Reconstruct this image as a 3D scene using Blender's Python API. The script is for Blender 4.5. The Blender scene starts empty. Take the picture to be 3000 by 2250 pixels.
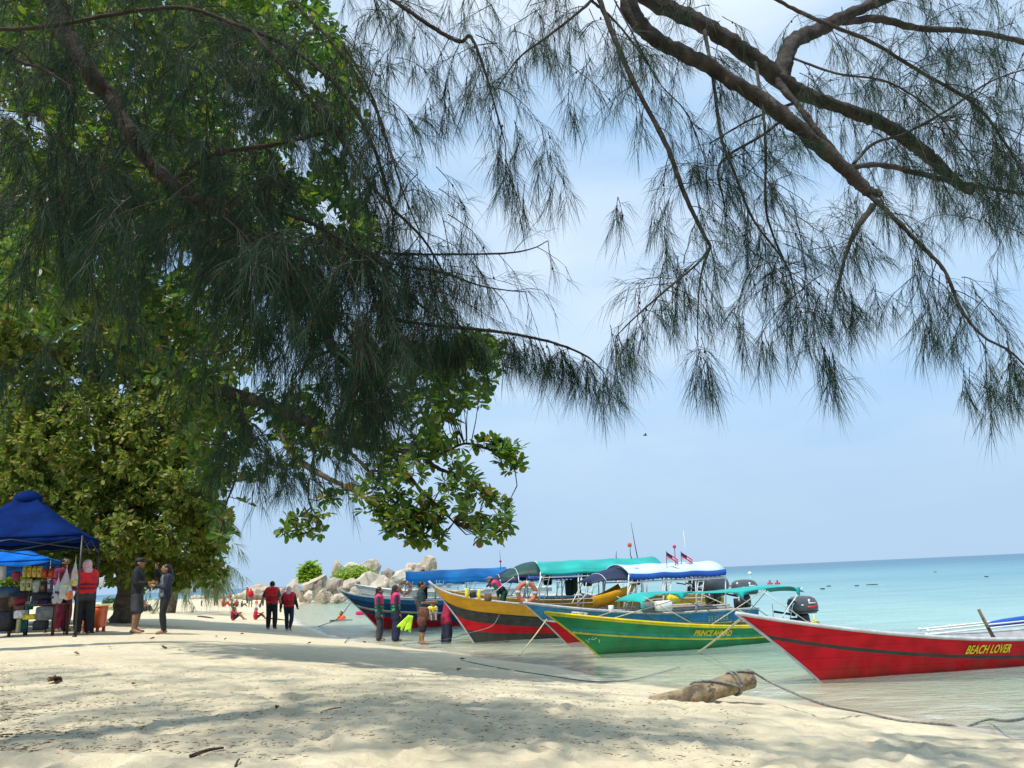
import bpy, bmesh, math, random, bisect
import numpy as np
from mathutils import Vector, Matrix, Euler
R = math.radians
scene = bpy.context.scene
COL = scene.collection
random.seed(5)
rng = np.random.default_rng(11)

# ------------------------------------------------------------------ camera, sky, sun, exposure
CAM = np.array([0.0, 0.0, 1.75]); FPX = 2400.0; PITCH = R(13.2); ROLL = R(-2.58)
cam_d = bpy.data.cameras.new('camera'); cam = bpy.data.objects.new('camera', cam_d); COL.objects.link(cam)
cam_d.sensor_width = 36.0; cam_d.lens = 36.0 * FPX / 3000.0
cam_d.clip_start = 0.05; cam_d.clip_end = 30000.0
CM = Matrix.Rotation(math.pi / 2 + PITCH, 3, 'X') @ Matrix.Rotation(ROLL, 3, 'Z')
cam.matrix_world = Matrix.Translation(Vector(CAM)) @ CM.to_4x4()
scene.camera = cam

SUN_DIR = Vector((-0.31, -0.36, 0.88)).normalized()      # towards the sun
sun_el = math.asin(SUN_DIR.z); sun_az = math.atan2(SUN_DIR.x, SUN_DIR.y)
world = bpy.data.worlds.new('World'); scene.world = world; world.use_nodes = True
wn = world.node_tree.nodes; wl = world.node_tree.links; wn.clear()
w_out = wn.new('ShaderNodeOutputWorld'); w_bg = wn.new('ShaderNodeBackground'); w_bg.inputs['Strength'].default_value = 0.112
sky = wn.new('ShaderNodeTexSky'); sky.sky_type = 'NISHITA'; sky.sun_disc = False
sky.sun_elevation = sun_el; sky.sun_rotation = sun_az % (2 * math.pi); sky.air_density = 1.0; sky.dust_density = 0.6; sky.ozone_density = 1.5
tc = wn.new('ShaderNodeTexCoord'); mp = wn.new('ShaderNodeMapping'); mp.inputs['Scale'].default_value = (1.0, 1.0, 3.2)
mp.inputs['Location'].default_value = (0.35, 0.1, 0.25)
def wnode(t, **k):
    n = wn.new(t)
    for a_, v_ in k.items(): setattr(n, a_, v_)
    return n
def wmix(f, a_, b_):
    m = wnode('ShaderNodeMix', data_type='RGBA')
    for s_, v_ in (('Factor', f), ('A', a_), ('B', b_)):
        if isinstance(v_, tuple): m.inputs[s_].default_value = (*v_, 1)
        elif isinstance(v_, float): m.inputs[s_].default_value = v_
        else: wl.new(v_, m.inputs[s_])
    return m.outputs['Result']
wl.new(tc.outputs['Generated'], mp.inputs['Vector'])
n1 = wnode('ShaderNodeTexNoise'); n1.inputs['Scale'].default_value = 1.7; n1.inputs['Detail'].default_value = 8; n1.inputs['Roughness'].default_value = 0.5; n1.inputs['Distortion'].default_value = 0.25
wl.new(mp.outputs['Vector'], n1.inputs['Vector'])
dp = wnode('ShaderNodeVectorMath', operation='DOT_PRODUCT'); wl.new(tc.outputs['Generated'], dp.inputs[0]); dp.inputs[1].default_value = (0.62, 0.30, 0.32)
cad = wnode('ShaderNodeMath', operation='MULTIPLY_ADD'); wl.new(dp.outputs['Value'], cad.inputs[0]); cad.inputs[1].default_value = 0.40; wl.new(n1.outputs['Fac'], cad.inputs[2])   # thicker veil to the right
cr = wnode('ShaderNodeValToRGB'); cr.color_ramp.elements[0].position = 0.45; cr.color_ramp.elements[1].position = 0.86
cr.color_ramp.elements[0].color = (0.02, 0.02, 0.02, 1); cr.color_ramp.elements[1].color = (0.92, 0.92, 0.92, 1); wl.new(cad.outputs[0], cr.inputs['Fac'])
sxyz = wnode('ShaderNodeSeparateXYZ'); wl.new(tc.outputs['Generated'], sxyz.inputs[0])
hz = wnode('ShaderNodeMapRange', interpolation_type='SMOOTHSTEP'); hz.inputs[1].default_value = 0.0; hz.inputs[2].default_value = 0.30; hz.inputs[3].default_value = 0.85; hz.inputs[4].default_value = 0.0; wl.new(sxyz.outputs['Z'], hz.inputs[0])
blue = wmix(0.80, sky.outputs['Color'], (1.95, 3.55, 5.45))
cld = wmix(cr.outputs['Color'], blue, (4.75, 5.35, 6.0))
hor = wmix(hz.outputs[0], cld, (2.35, 3.4, 4.65))
wl.new(hor, w_bg.inputs['Color']); wl.new(w_bg.outputs['Background'], w_out.inputs['Surface'])

sun_d = bpy.data.lights.new('sun', 'SUN'); sun_d.energy = 2.9; sun_d.angle = R(1.6); sun_d.color = (1.0, 0.95, 0.86)
sun = bpy.data.objects.new('sun', sun_d); COL.objects.link(sun)
sun.rotation_euler = SUN_DIR.to_track_quat('Z', 'Y').to_euler(); sun.location = (-8, -6, 30)
vs = scene.view_settings; vs.view_transform = 'Standard'; vs.look = 'None'; vs.gamma = 1.0; vs.exposure = 0.72; vs.use_curve_mapping = False
cy = scene.cycles; cy.max_bounces = 8; cy.diffuse_bounces = 4; cy.glossy_bounces = 3; cy.transmission_bounces = 4; cy.transparent_max_bounces = 12
cy.caustics_reflective = False; cy.caustics_refractive = False
cy.use_denoising = True

# ------------------------------------------------------------------ measuring helpers (photograph is 3000 x 2250)
CMn = np.array(CM)
def ray(px, py):
    d = CMn @ np.array([(px - 1500.0) / FPX, -(py - 1125.0) / FPX, -1.0]); return d
def at(px, py, Y):
    d = ray(px, py); return CAM + d * (Y / d[1])
def gp(px, py, z=0.0):
    d = ray(px, py); return CAM + d * ((z - CAM[2]) / d[2])
def proj(p):
    q = CMn.T @ (np.asarray(p) - CAM); return 1500 + FPX * q[0] / -q[2], 1125 - FPX * q[1] / -q[2]
def smooth_path(pts, n=8):
    P = [np.asarray(p, float) for p in pts]; P = [2 * P[0] - P[1]] + P + [2 * P[-1] - P[-2]]; out = []
    for i in range(1, len(P) - 2):
        for k in range(n):
            t = k / n; a, b, c, d = P[i - 1], P[i], P[i + 1], P[i + 2]
            out.append(0.5 * (2 * b + (c - a) * t + (2 * a - 5 * b + 4 * c - d) * t * t + (3 * b - a - 3 * c + d) * t ** 3))
    out.append(P[-2]); return np.array(out)
def _hash(ix, iy, seed):
    h = (ix.astype(np.int64) * 374761393 + iy.astype(np.int64) * 668265263 + seed * 982451653) & 0x7fffffff
    h = ((h ^ (h >> 13)) * 1274126177) & 0x7fffffff
    return ((h ^ (h >> 16)) & 0xffff) / 65535.0
def vnoise(x, y, seed=0):
    ix = np.floor(x); iy = np.floor(y); fx = x - ix; fy = y - iy
    fx = fx * fx * (3 - 2 * fx); fy = fy * fy * (3 - 2 * fy)
    a = _hash(ix, iy, seed); b = _hash(ix + 1, iy, seed); c = _hash(ix, iy + 1, seed); d = _hash(ix + 1, iy + 1, seed)
    return (a * (1 - fx) + b * fx) * (1 - fy) + (c * (1 - fx) + d * fx) * fy - 0.5
def fbm(x, y, seed=0, o=4):
    s = 0; a = 1.0
    for i in range(o):
        s = s + a * vnoise(x * 2 ** i + 17.3 * i, y * 2 ** i - 9.1 * i, seed + i); a *= 0.5
    return s

# ------------------------------------------------------------------ object helpers
def tag(o, label=None, cat=None, group=None, kind=None):
    if label: o['label'] = label
    if cat: o['category'] = cat
    if group: o['group'] = group
    if kind: o['kind'] = kind
    return o
def thing(name, label, cat, loc=(0, 0, 0), rotz=0.0, group=None, rot=None):
    o = bpy.data.objects.new(name, None); COL.objects.link(o); o.location = Vector(loc)
    o.rotation_euler = rot if rot is not None else (0, 0, rotz); o.empty_display_size = 0.1
    return tag(o, label, cat, group)
def copy_tree(o, parent=None):
    c = o.copy(); COL.objects.link(c)
    if parent: c.parent = parent
    for ch in list(o.children): copy_tree(ch, c)
    return c
def link_mesh(name, me, parent=None, loc=None):
    o = bpy.data.objects.new(name, me); COL.objects.link(o)
    if parent: o.parent = parent
    if loc is not None: o.location = loc
    return o
class MB:
    def __init__(s): s.v = []; s.f = []; s.m = []; s.n = 0
    def add(s, v, f, m=0):
        b = s.n; s.v.extend([tuple(map(float, p)) for p in v]); s.n += len(v)
        s.f.extend([tuple(i + b for i in q) for q in f]); s.m.extend([m] * len(f)); return s
    def box(s, c, size, m=0, rot=None, taper=1.0):
        x, y, z = [k / 2 for k in size]; t = taper
        v = [(-x * t, -y * t, -z), (x * t, -y * t, -z), (x * t, y * t, -z), (-x * t, y * t, -z), (-x, -y, z), (x, -y, z), (x, y, z), (-x, y, z)]
        M = rot.to_matrix() if rot is not None else None
        v = [tuple((M @ Vector(p) if M else Vector(p)) + Vector(c)) for p in v]
        return s.add(v, [(0, 3, 2, 1), (4, 5, 6, 7), (0, 1, 5, 4), (1, 2, 6, 5), (2, 3, 7, 6), (3, 0, 4, 7)], m)
    def rbox(s, c, size, r=0.2, m=0, rot=None, n=3):
        # superellipsoid: a box with rounded corners
        v = []; f = []; N = 4 * n; K = 2 * n; e = r
        sg = lambda a, p: math.copysign(abs(a) ** p, a)
        for i in range(K + 1):
            ph = -math.pi / 2 + math.pi * i / K
            for j in range(N):
                th = 2 * math.pi * j / N
                v.append((sg(math.cos(ph), e) * sg(math.cos(th), e) * size[0] / 2, sg(math.cos(ph), e) * sg(math.sin(th), e) * size[1] / 2, sg(math.sin(ph), e) * size[2] / 2))
        for i in range(K):
            for j in range(N):
                f.append((i * N + j, i * N + (j + 1) % N, (i + 1) * N + (j + 1) % N, (i + 1) * N + j))
        M = rot.to_matrix() if rot is not None else None
        v = [tuple((M @ Vector(p) if M else Vector(p)) + Vector(c)) for p in v]
        return s.add(v, f, m)
    def tube(s, pts, rad, n=6, m=0, cap=True):
        P = [Vector(p) for p in pts]; k = len(P)
        if not hasattr(rad, '__len__'): rad = [rad] * k
        v = []; f = []; up = None
        for i in range(k):
            t = (P[min(i + 1, k - 1)] - P[max(i - 1, 0)])
            t = t.normalized() if t.length > 1e-9 else Vector((0, 0, 1))
            if up is None:
                up = t.orthogonal().normalized()
            else:
                up = (up - t * up.dot(t)); up = up.normalized() if up.length > 1e-6 else t.orthogonal().normalized()
            sd = t.cross(up)
            for j in range(n):
                a = 2 * math.pi * j / n
                v.append(P[i] + (up * math.cos(a) + sd * math.sin(a)) * rad[i])
        for i in range(k - 1):
            for j in range(n):
                f.append((i * n + j, i * n + (j + 1) % n, (i + 1) * n + (j + 1) % n, (i + 1) * n + j))
        if cap:
            f.append(tuple(range(n - 1, -1, -1))); f.append(tuple((k - 1) * n + j for j in range(n)))
        return s.add(v, f, m)
    def ell(s, c, r, m=0, nu=10, nv=7, rot=None):
        v = []; f = []
        for i in range(nv + 1):
            ph = -math.pi / 2 + math.pi * i / nv
            for j in range(nu):
                th = 2 * math.pi * j / nu
                v.append(Vector((r[0] * math.cos(ph) * math.cos(th), r[1] * math.cos(ph) * math.sin(th), r[2] * math.sin(ph))))
        for i in range(nv):
            for j in range(nu): f.append((i * nu + j, i * nu + (j + 1) % nu, (i + 1) * nu + (j + 1) % nu, (i + 1) * nu + j))
        if rot is not None: M = rot.to_matrix(); v = [M @ p for p in v]
        return s.add([p + Vector(c) for p in v], f, m)
    def capsule(s, a, b, ra, rb, m=0, n=10):
        a = Vector(a); b = Vector(b); d = b - a; L = max(d.length, 1e-5); t = d / L if d.length > 1e-5 else Vector((0, 0, 1))
        pts = []; rr = []
        for k in (0.0, 0.35, 0.75):
            pts.append(a - t * ra * math.cos(k * math.pi / 2)); rr.append(max(ra * math.sin(k * math.pi / 2), ra * 0.06))
        for k in (0.0, 1.0): pts.append(a + d * k); rr.append(ra + (rb - ra) * k)
        for k in (0.75, 0.35, 0.0):
            pts.append(b + t * rb * math.cos(k * math.pi / 2)); rr.append(max(rb * math.sin(k * math.pi / 2), rb * 0.06))
        return s.tube(pts, rr, n, m)
    def grid(s, P, m=0, flip=False):
        h = len(P); w = len(P[0]); f = []
        for i in range(h - 1):
            for j in range(w - 1):
                q = (i * w + j, i * w + j + 1, (i + 1) * w + j + 1, (i + 1) * w + j); f.append(q[::-1] if flip else q)
        return s.add([p for row in P for p in row], f, m)
    def build(s, name, mats, parent=None, smooth=True, loc=None, origin=None):
        me = bpy.data.meshes.new(name)
        v = s.v
        if origin is not None: v = [(p[0] - origin[0], p[1] - origin[1], p[2] - origin[2]) for p in v]
        me.from_pydata(v, [], s.f)
        if not isinstance(mats, (list, tuple)): mats = [mats]
        for m in mats: me.materials.append(m)
        if len(mats) > 1: me.polygons.foreach_set('material_index', s.m)
        me.polygons.foreach_set('use_smooth', [smooth] * len(s.f)); me.update()
        return link_mesh(name, me, parent, loc)
def solid(o, t, off=0.0):
    md = o.modifiers.new('thickness', 'SOLIDIFY'); md.thickness = t; md.offset = off; return o
def bevel(o, w=0.01, seg=2):
    md = o.modifiers.new('bevel', 'BEVEL'); md.width = w; md.segments = seg; md.limit_method = 'ANGLE'; return o

# ------------------------------------------------------------------ materials
def pm(name, col, rough=0.6, var=0.18, scale=6.0, bump=0.0, bscale=60.0, metal=0.0, spec=0.4, col2=None, wear=None, planks=0.0):
    m = bpy.data.materials.new(name); m.use_nodes = True; N = m.node_tree.nodes; L = m.node_tree.links
    b = N['Principled BSDF']; b.inputs['Roughness'].default_value = rough; b.inputs['Metallic'].default_value = metal
    b.inputs['Specular IOR Level'].default_value = spec
    t = N.new('ShaderNodeTexCoord'); n = N.new('ShaderNodeTexNoise'); n.inputs['Scale'].default_value = scale; n.inputs['Detail'].default_value = 5
    L.new(t.outputs['Object'], n.inputs['Vector'])
    mix = N.new('ShaderNodeMix'); mix.data_type = 'RGBA'; c2 = col2 or tuple(c * (1 - var * 1.5) for c in col)
    c1 = col if col2 else tuple(min(1, c * (1 + var)) for c in col)
    mix.inputs['A'].default_value = (*c1, 1); mix.inputs['B'].default_value = (*c2, 1)
    r = N.new('ShaderNodeValToRGB'); r.color_ramp.elements[0].position = 0.36; r.color_ramp.elements[1].position = 0.64
    L.new(n.outputs['Fac'], r.inputs['Fac']); L.new(r.outputs['Color'], mix.inputs['Factor'])
    src = mix.outputs['Result']
    if wear:
        n3 = N.new('ShaderNodeTexNoise'); n3.inputs['Scale'].default_value = wear[1]; n3.inputs['Detail'].default_value = 8; n3.inputs['Roughness'].default_value = 0.7
        mpw = N.new('ShaderNodeMapping'); mpw.inputs['Scale'].default_value = wear[3] if len(wear) > 3 else (1, 1, 1)
        L.new(t.outputs['Object'], mpw.inputs['Vector']); L.new(mpw.outputs['Vector'], n3.inputs['Vector'])
        r3 = N.new('ShaderNodeValToRGB'); r3.color_ramp.elements[0].position = wear[2]; r3.color_ramp.elements[1].position = min(1, wear[2] + 0.06)
        L.new(n3.outputs['Fac'], r3.inputs['Fac'])
        m3 = N.new('ShaderNodeMix'); m3.data_type = 'RGBA'; m3.inputs['B'].default_value = (*wear[0], 1)
        L.new(r3.outputs['Color'], m3.inputs['Factor']); L.new(src, m3.inputs['A']); src = m3.outputs['Result']
    if planks:                                             # board seams and grime of a wooden hull
        sx = N.new('ShaderNodeSeparateXYZ'); L.new(t.outputs['Object'], sx.inputs[0]); fz = N.new('ShaderNodeMath'); fz.operation = 'MULTIPLY_ADD'; nz = N.new('ShaderNodeTexNoise'); nz.inputs['Scale'].default_value = 0.7
        L.new(t.outputs['Object'], nz.inputs['Vector']); L.new(nz.outputs['Fac'], fz.inputs[0]); fz.inputs[1].default_value = 0.05; L.new(sx.outputs['Z'], fz.inputs[2])
        md = N.new('ShaderNodeMath'); md.operation = 'PINGPONG'; md.inputs[1].default_value = planks / 2; L.new(fz.outputs[0], md.inputs[0])
        rs = N.new('ShaderNodeMapRange'); rs.inputs[1].default_value = 0.0; rs.inputs[2].default_value = 0.008; rs.inputs[3].default_value = 0.62; rs.inputs[4].default_value = 1.0; L.new(md.outputs[0], rs.inputs[0])
        mq = N.new('ShaderNodeMix'); mq.data_type = 'RGBA'; mq.blend_type = 'MULTIPLY'; mq.inputs['Factor'].default_value = 1.0; L.new(src, mq.inputs['A']); L.new(rs.outputs[0], mq.inputs['B']); src = mq.outputs['Result']
        gn = N.new('ShaderNodeTexNoise'); gn.inputs['Scale'].default_value = 2.2; gn.inputs['Detail'].default_value = 9; gn.inputs['Roughness'].default_value = 0.72; gm = N.new('ShaderNodeMapping'); gm.inputs['Scale'].default_value = (1.6, 1, 0.5); L.new(t.outputs['Object'], gm.inputs['Vector']); L.new(gm.outputs['Vector'], gn.inputs['Vector'])
        gz_ = N.new('ShaderNodeMapRange'); gz_.inputs[1].default_value = 0.30; gz_.inputs[2].default_value = -0.02; gz_.inputs[3].default_value = 0.0; gz_.inputs[4].default_value = 0.34; L.new(sx.outputs['Z'], gz_.inputs[0])
        ga = N.new('ShaderNodeMath'); ga.operation = 'ADD'; L.new(gn.outputs['Fac'], ga.inputs[0]); L.new(gz_.outputs[0], ga.inputs[1]); gr_ = N.new('ShaderNodeMapRange'); gr_.inputs[1].default_value = 0.60; gr_.inputs[2].default_value = 0.92; gr_.inputs[4].default_value = 0.34; L.new(ga.outputs[0], gr_.inputs[0])
        mg = N.new('ShaderNodeMix'); mg.data_type = 'RGBA'; mg.inputs['B'].default_value = (0.11, 0.095, 0.06, 1); L.new(gr_.outputs[0], mg.inputs['Factor']); L.new(src, mg.inputs['A']); src = mg.outputs['Result']
    L.new(src, b.inputs['Base Color'])
    if bump:
        n2 = N.new('ShaderNodeTexNoise'); n2.inputs['Scale'].default_value = bscale; n2.inputs['Detail'].default_value = 6
        L.new(t.outputs['Object'], n2.inputs['Vector'])
        bp = N.new('ShaderNodeBump'); bp.inputs['Strength'].default_value = bump; bp.inputs['Distance'].default_value = 0.02
        L.new(n2.outputs['Fac'], bp.inputs['Height']); L.new(bp.outputs['Normal'], b.inputs['Normal'])
    return m
def leafm(name, cols, trans, tfac=0.4, rough=0.5, spec=0.35):
    m = bpy.data.materials.new(name); m.use_nodes = True; N = m.node_tree.nodes; L = m.node_tree.links
    b = N['Principled BSDF']; b.inputs['Roughness'].default_value = rough; b.inputs['Specular IOR Level'].default_value = spec
    g = N.new('ShaderNodeNewGeometry'); oi = N.new('ShaderNodeObjectInfo'); ad = N.new('ShaderNodeMath'); ad.operation = 'ADD'; fr = N.new('ShaderNodeMath'); fr.operation = 'FRACT'
    L.new(g.outputs['Random Per Island'], ad.inputs[0]); L.new(oi.outputs['Random'], ad.inputs[1]); L.new(ad.outputs[0], fr.inputs[0])
    def ramp(cs):
        r = N.new('ShaderNodeValToRGB'); e = r.color_ramp.elements
        while len(e) < len(cs): e.new(0.5)
        for i, (p, c) in enumerate(cs): e[i].position = p; e[i].color = (*c, 1)
        L.new(fr.outputs[0], r.inputs['Fac']); return r.outputs['Color']
    L.new(ramp(cols), b.inputs['Base Color'])
    tr = N.new('ShaderNodeBsdfTranslucent'); L.new(ramp(trans), tr.inputs['Color'])
    mx_ = N.new('ShaderNodeMixShader'); mx_.inputs[0].default_value = tfac
    L.new(b.outputs[0], mx_.inputs[1]); L.new(tr.outputs[0], mx_.inputs[2]); L.new(mx_.outputs[0], N['Material Output'].inputs['Surface'])
    return m
M = {}
def P(name, *a, **k): M[name] = pm(name, *a, **k); return M[name]
P('white_paint', (0.72, 0.73, 0.72), 0.45, 0.08, wear=((0.35, 0.3, 0.25), 9, 0.66), planks=0.22); P('white_pipe', (0.74, 0.76, 0.76), 0.35, 0.05)
P('red_paint', (0.58, 0.009, 0.022), 0.55, 0.14, 3.0, spec=0.15, wear=((0.36, 0.06, 0.06), 9, 0.63, (0.25, 1, 4)), bump=0.25, bscale=9, planks=0.17); P('dark_stripe', (0.035, 0.028, 0.033), 0.4)
P('green_paint', (0.006, 0.235, 0.085), 0.36, 0.16, 2.4, wear=((0.30, 0.42, 0.30), 22, 0.71, (0.5, 1, 2)), planks=0.15); P('teal_paint', (0.015, 0.27, 0.25), 0.4)
P('yellow_paint', (0.76, 0.60, 0.02), 0.4, 0.1); P('amber_paint', (0.74, 0.34, 0.008), 0.4, 0.1, 3.0, wear=((0.5, 0.3, 0.12), 13, 0.68, (0.4, 1, 2)), planks=0.2)
P('black_paint', (0.028, 0.030, 0.034), 0.42, 0.25, wear=((0.10, 0.10, 0.10), 10, 0.6, (0.3, 1, 2)), planks=0.18); P('blue_paint', (0.018, 0.19, 0.38), 0.42, 0.14, wear=((0.3, 0.45, 0.52), 16, 0.69, (0.4, 1, 2)), planks=0.17)
P('sky_blue_paint', (0.03, 0.30, 0.56), 0.45); P('navy_paint', (0.012, 0.065, 0.16), 0.45, wear=((0.12, 0.16, 0.2), 11, 0.66), planks=0.2); P('brown_wood', (0.16, 0.085, 0.04), 0.7, 0.3, 5, bump=0.3)
P('pale_grey', (0.47, 0.48, 0.50), 0.6, 0.12); P('tan_deck', (0.42, 0.31, 0.17), 0.7, 0.2); P('grey_metal', (0.10, 0.11, 0.125), 0.3, 0.1, metal=0.2, spec=0.6)
P('dark_metal', (0.03, 0.033, 0.037), 0.35, metal=0.3); P('red_decal', (0.62, 0.02, 0.03), 0.4, 0.03); P('white_decal', (0.8, 0.8, 0.8), 0.4, 0.02)
P('teal_tarp', (0.012, 0.36, 0.33), 0.62, 0.13, 1.6, bump=0.25, bscale=3); P('blue_tarp', (0.006, 0.24, 0.62), 0.6, 0.14, 1.6, bump=0.2, bscale=3)
P('royal_tarp', (0.008, 0.075, 0.36), 0.6, 0.14, 2, bump=0.2, bscale=4); P('shaded_navy_tarp', (0.006, 0.016, 0.055), 0.6, 0.2, 2, bump=0.2, bscale=4)  # the navy carries the shade under the roof fronts
P('dark_green_tarp', (0.008, 0.055, 0.050), 0.6, 0.2, 2, bump=0.2, bscale=4); P('highlit_white_tarp', (0.52, 0.68, 0.84), 0.55, 0.06, 2, bump=0.15, bscale=4)  # palest tarp also holds the highlight of the blue boat's roof
P('gazebo_shaded', (0.002, 0.016, 0.098), 0.8, 0.2, 2.0, bump=0.5, bscale=3, spec=0.05); P('gazebo_light', (0.008, 0.13, 0.52), 0.8, 0.15, 2.0, bump=0.4, bscale=3, spec=0.05)  # tree shade over the stall is put into the peaked canopy's blue
P('rope_grey', (0.23, 0.23, 0.21), 0.9, 0.25, 30, bump=0.5, bscale=200); P('rope_pale', (0.56, 0.50, 0.34), 0.9, 0.2, 30); P('rope_dark', (0.06, 0.06, 0.055), 0.9)
P('skin', (0.30, 0.155, 0.085), 0.5, 0.08, 12); P('skin_pale', (0.43, 0.25, 0.15), 0.5, 0.08, 12); P('skin_dark', (0.17, 0.085, 0.045), 0.5, 0.08, 12)
P('hair', (0.008, 0.007, 0.007), 0.45, 0.3, 20); P('eye_dark', (0.01, 0.008, 0.008), 0.3); P('lip', (0.25, 0.07, 0.06), 0.5)
P('vest_red', (0.62, 0.012, 0.022), 0.62, 0.16, 9, bump=0.25, bscale=30); P('vest_pink', (0.60, 0.02, 0.13), 0.62, 0.16, 9); P('vest_orange', (0.75, 0.12, 0.03), 0.62, 0.14, 9)
P('ring_orange', (0.50, 0.16, 0.07), 0.7, 0.2, 9); P('vest_yellow', (0.74, 0.62, 0.02), 0.62, 0.12, 9); P('vest_green', (0.03, 0.42, 0.15), 0.62, 0.12, 9); P('strap_black', (0.012, 0.012, 0.014), 0.6)
P('strap_maroon', (0.16, 0.008, 0.02), 0.6); P('cloth_black', (0.012, 0.013, 0.016), 0.75, 0.3, 7, bump=0.3, bscale=14); P('cloth_charcoal', (0.045, 0.047, 0.055), 0.75, 0.25, 7, bump=0.3, bscale=14)
P('cloth_navy', (0.013, 0.018, 0.045), 0.75, 0.25, 7, bump=0.3, bscale=14); P('cloth_white', (0.55, 0.56, 0.58), 0.8, 0.1, 7, bump=0.2, bscale=14); P('cloth_pink', (0.66, 0.42, 0.46), 0.8, 0.16, 20)
P('cloth_maroon', (0.17, 0.012, 0.05), 0.8, 0.22, 8, bump=0.25, bscale=14); P('cloth_purple', (0.10, 0.04, 0.11), 0.8, 0.3, 12); P('cloth_teal', (0.018, 0.045, 0.055), 0.8, 0.2, 8, bump=0.25, bscale=14)
P('cloth_brown', (0.15, 0.085, 0.05), 0.8, 0.25, 9); P('cloth_grey', (0.16, 0.17, 0.18), 0.8, 0.2, 8); P('cloth_green', (0.01, 0.085, 0.055), 0.8, 0.2, 8); P('cloth_crimson', (0.30, 0.012, 0.05), 0.8, 0.2, 9)
P('cloth_batik', (0.20, 0.075, 0.03), 0.8, col2=(0.06, 0.02, 0.03), scale=26); P('lime_plastic', (0.48, 0.78, 0.03), 0.4, 0.08); P('orange_plastic', (0.62, 0.085, 0.015), 0.45, 0.12, 5)
P('bark', (0.048, 0.040, 0.035), 0.9, 0.35, 9, bump=0.9, bscale=26, wear=((0.12, 0.10, 0.085), 7, 0.60)); P('bark_dark', (0.045, 0.030, 0.024), 0.9, 0.3, 9, bump=0.8, bscale=26)
P('bark_pale', (0.13, 0.10, 0.07), 0.9, 0.3, 7, bump=0.6, bscale=30); P('twig', (0.032, 0.024, 0.018), 0.9)
P('drift_wood', (0.27, 0.205, 0.125), 0.9, 0.3, 8, bump=0.8, bscale=24, wear=((0.10, 0.075, 0.05), 6, 0.54, (1, 1, 1)))
P('rock', (0.46, 0.385, 0.295), 0.9, 0.2, 0.7, bump=1.0, bscale=1.6, wear=((0.22, 0.18, 0.14), 0.8, 0.54, (1, 1, .35))); P('rock_pale', (0.54, 0.475, 0.38), 0.9, 0.16, 0.7, bump=1.0, bscale=1.6, wear=((0.30, 0.25, 0.19), 0.8, 0.57, (1, 1, .35)))
P('rock_dark', (0.31, 0.265, 0.21), 0.9, 0.2, 0.6, bump=0.9, bscale=2.4, wear=((0.14, 0.12, 0.10), 0.9, 0.54, (1, 1, .4))); P('leaf_litter', (0.14, 0.075, 0.035), 0.85, 0.35, 30)
P('dry_leaf', (0.26, 0.13, 0.045), 0.8, 0.35, 25); P('leaf_brown', (0.10, 0.05, 0.028), 0.8, 0.35, 25)
for nm, c in dict(pack_yellow=(0.62, 0.46, 0.06), pack_red=(0.42, 0.03, 0.015), pack_pale=(0.55, 0.55, 0.26), pack_mint=(0.42, 0.52, 0.40), pack_dark=(0.03, 0.028, 0.03), pack_orange=(0.62, 0.17, 0.03),
                  pack_purple=(0.09, 0.06, 0.17), pack_white=(0.66, 0.67, 0.66), teal_plastic=(0.02, 0.24, 0.27), yellow_plastic=(0.72, 0.58, 0.02), dark_fabric=(0.022, 0.022, 0.03), pack_magenta=(0.28, 0.02, 0.06)).items():
    P(nm, c, 0.5, 0.2, 14, bump=0.3, bscale=20)
# clear film of the hanging plastic bags
mf = bpy.data.materials.new('clear_film'); mf.use_nodes = True; N_ = mf.node_tree.nodes; L_ = mf.node_tree.links
tb = N_.new('ShaderNodeBsdfTransparent'); mxf = N_.new('ShaderNodeMixShader'); mxf.inputs[0].default_value = 0.55
N_['Principled BSDF'].inputs['Base Color'].default_value = (0.62, 0.66, 0.68, 1); N_['Principled BSDF'].inputs['Roughness'].default_value = 0.25
L_.new(tb.outputs[0], mxf.inputs[1]); L_.new(N_['Principled BSDF'].outputs[0], mxf.inputs[2]); L_.new(mxf.outputs[0], N_['Material Output'].inputs['Surface']); M['clear_film'] = mf

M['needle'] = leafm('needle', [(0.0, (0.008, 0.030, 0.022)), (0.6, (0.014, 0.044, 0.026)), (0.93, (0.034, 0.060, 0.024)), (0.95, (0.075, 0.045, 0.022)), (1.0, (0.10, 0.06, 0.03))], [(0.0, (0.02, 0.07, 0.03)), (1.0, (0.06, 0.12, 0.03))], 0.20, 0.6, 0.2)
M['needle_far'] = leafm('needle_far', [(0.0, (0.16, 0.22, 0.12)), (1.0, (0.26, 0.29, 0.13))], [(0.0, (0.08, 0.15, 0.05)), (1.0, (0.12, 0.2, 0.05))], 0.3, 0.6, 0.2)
M['almond_leaf'] = leafm('almond_leaf', [(0.0, (0.030, 0.075, 0.022)), (0.50, (0.055, 0.112, 0.025)), (0.84, (0.10, 0.15, 0.025)), (0.95, (0.17, 0.15, 0.02)), (1.0, (0.16, 0.065, 0.02))],
                         [(0.0, (0.10, 0.25, 0.02)), (0.6, (0.19, 0.36, 0.02)), (0.9, (0.36, 0.42, 0.03)), (1.0, (0.4, 0.2, 0.03))], 0.42, 0.42, 0.4)
M['shaded_leaf'] = leafm('shaded_leaf', [(0.0, (0.020, 0.055, 0.018)), (0.55, (0.040, 0.090, 0.020)), (0.9, (0.095, 0.14, 0.025)), (1.0, (0.13, 0.08, 0.02))], [(0.0, (0.09, 0.23, 0.02)), (0.6, (0.17, 0.33, 0.02)), (1.0, (0.32, 0.36, 0.03))], 0.38, 0.42, 0.4)  # darker copy of almond_leaf, crown shade put into its colour
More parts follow.
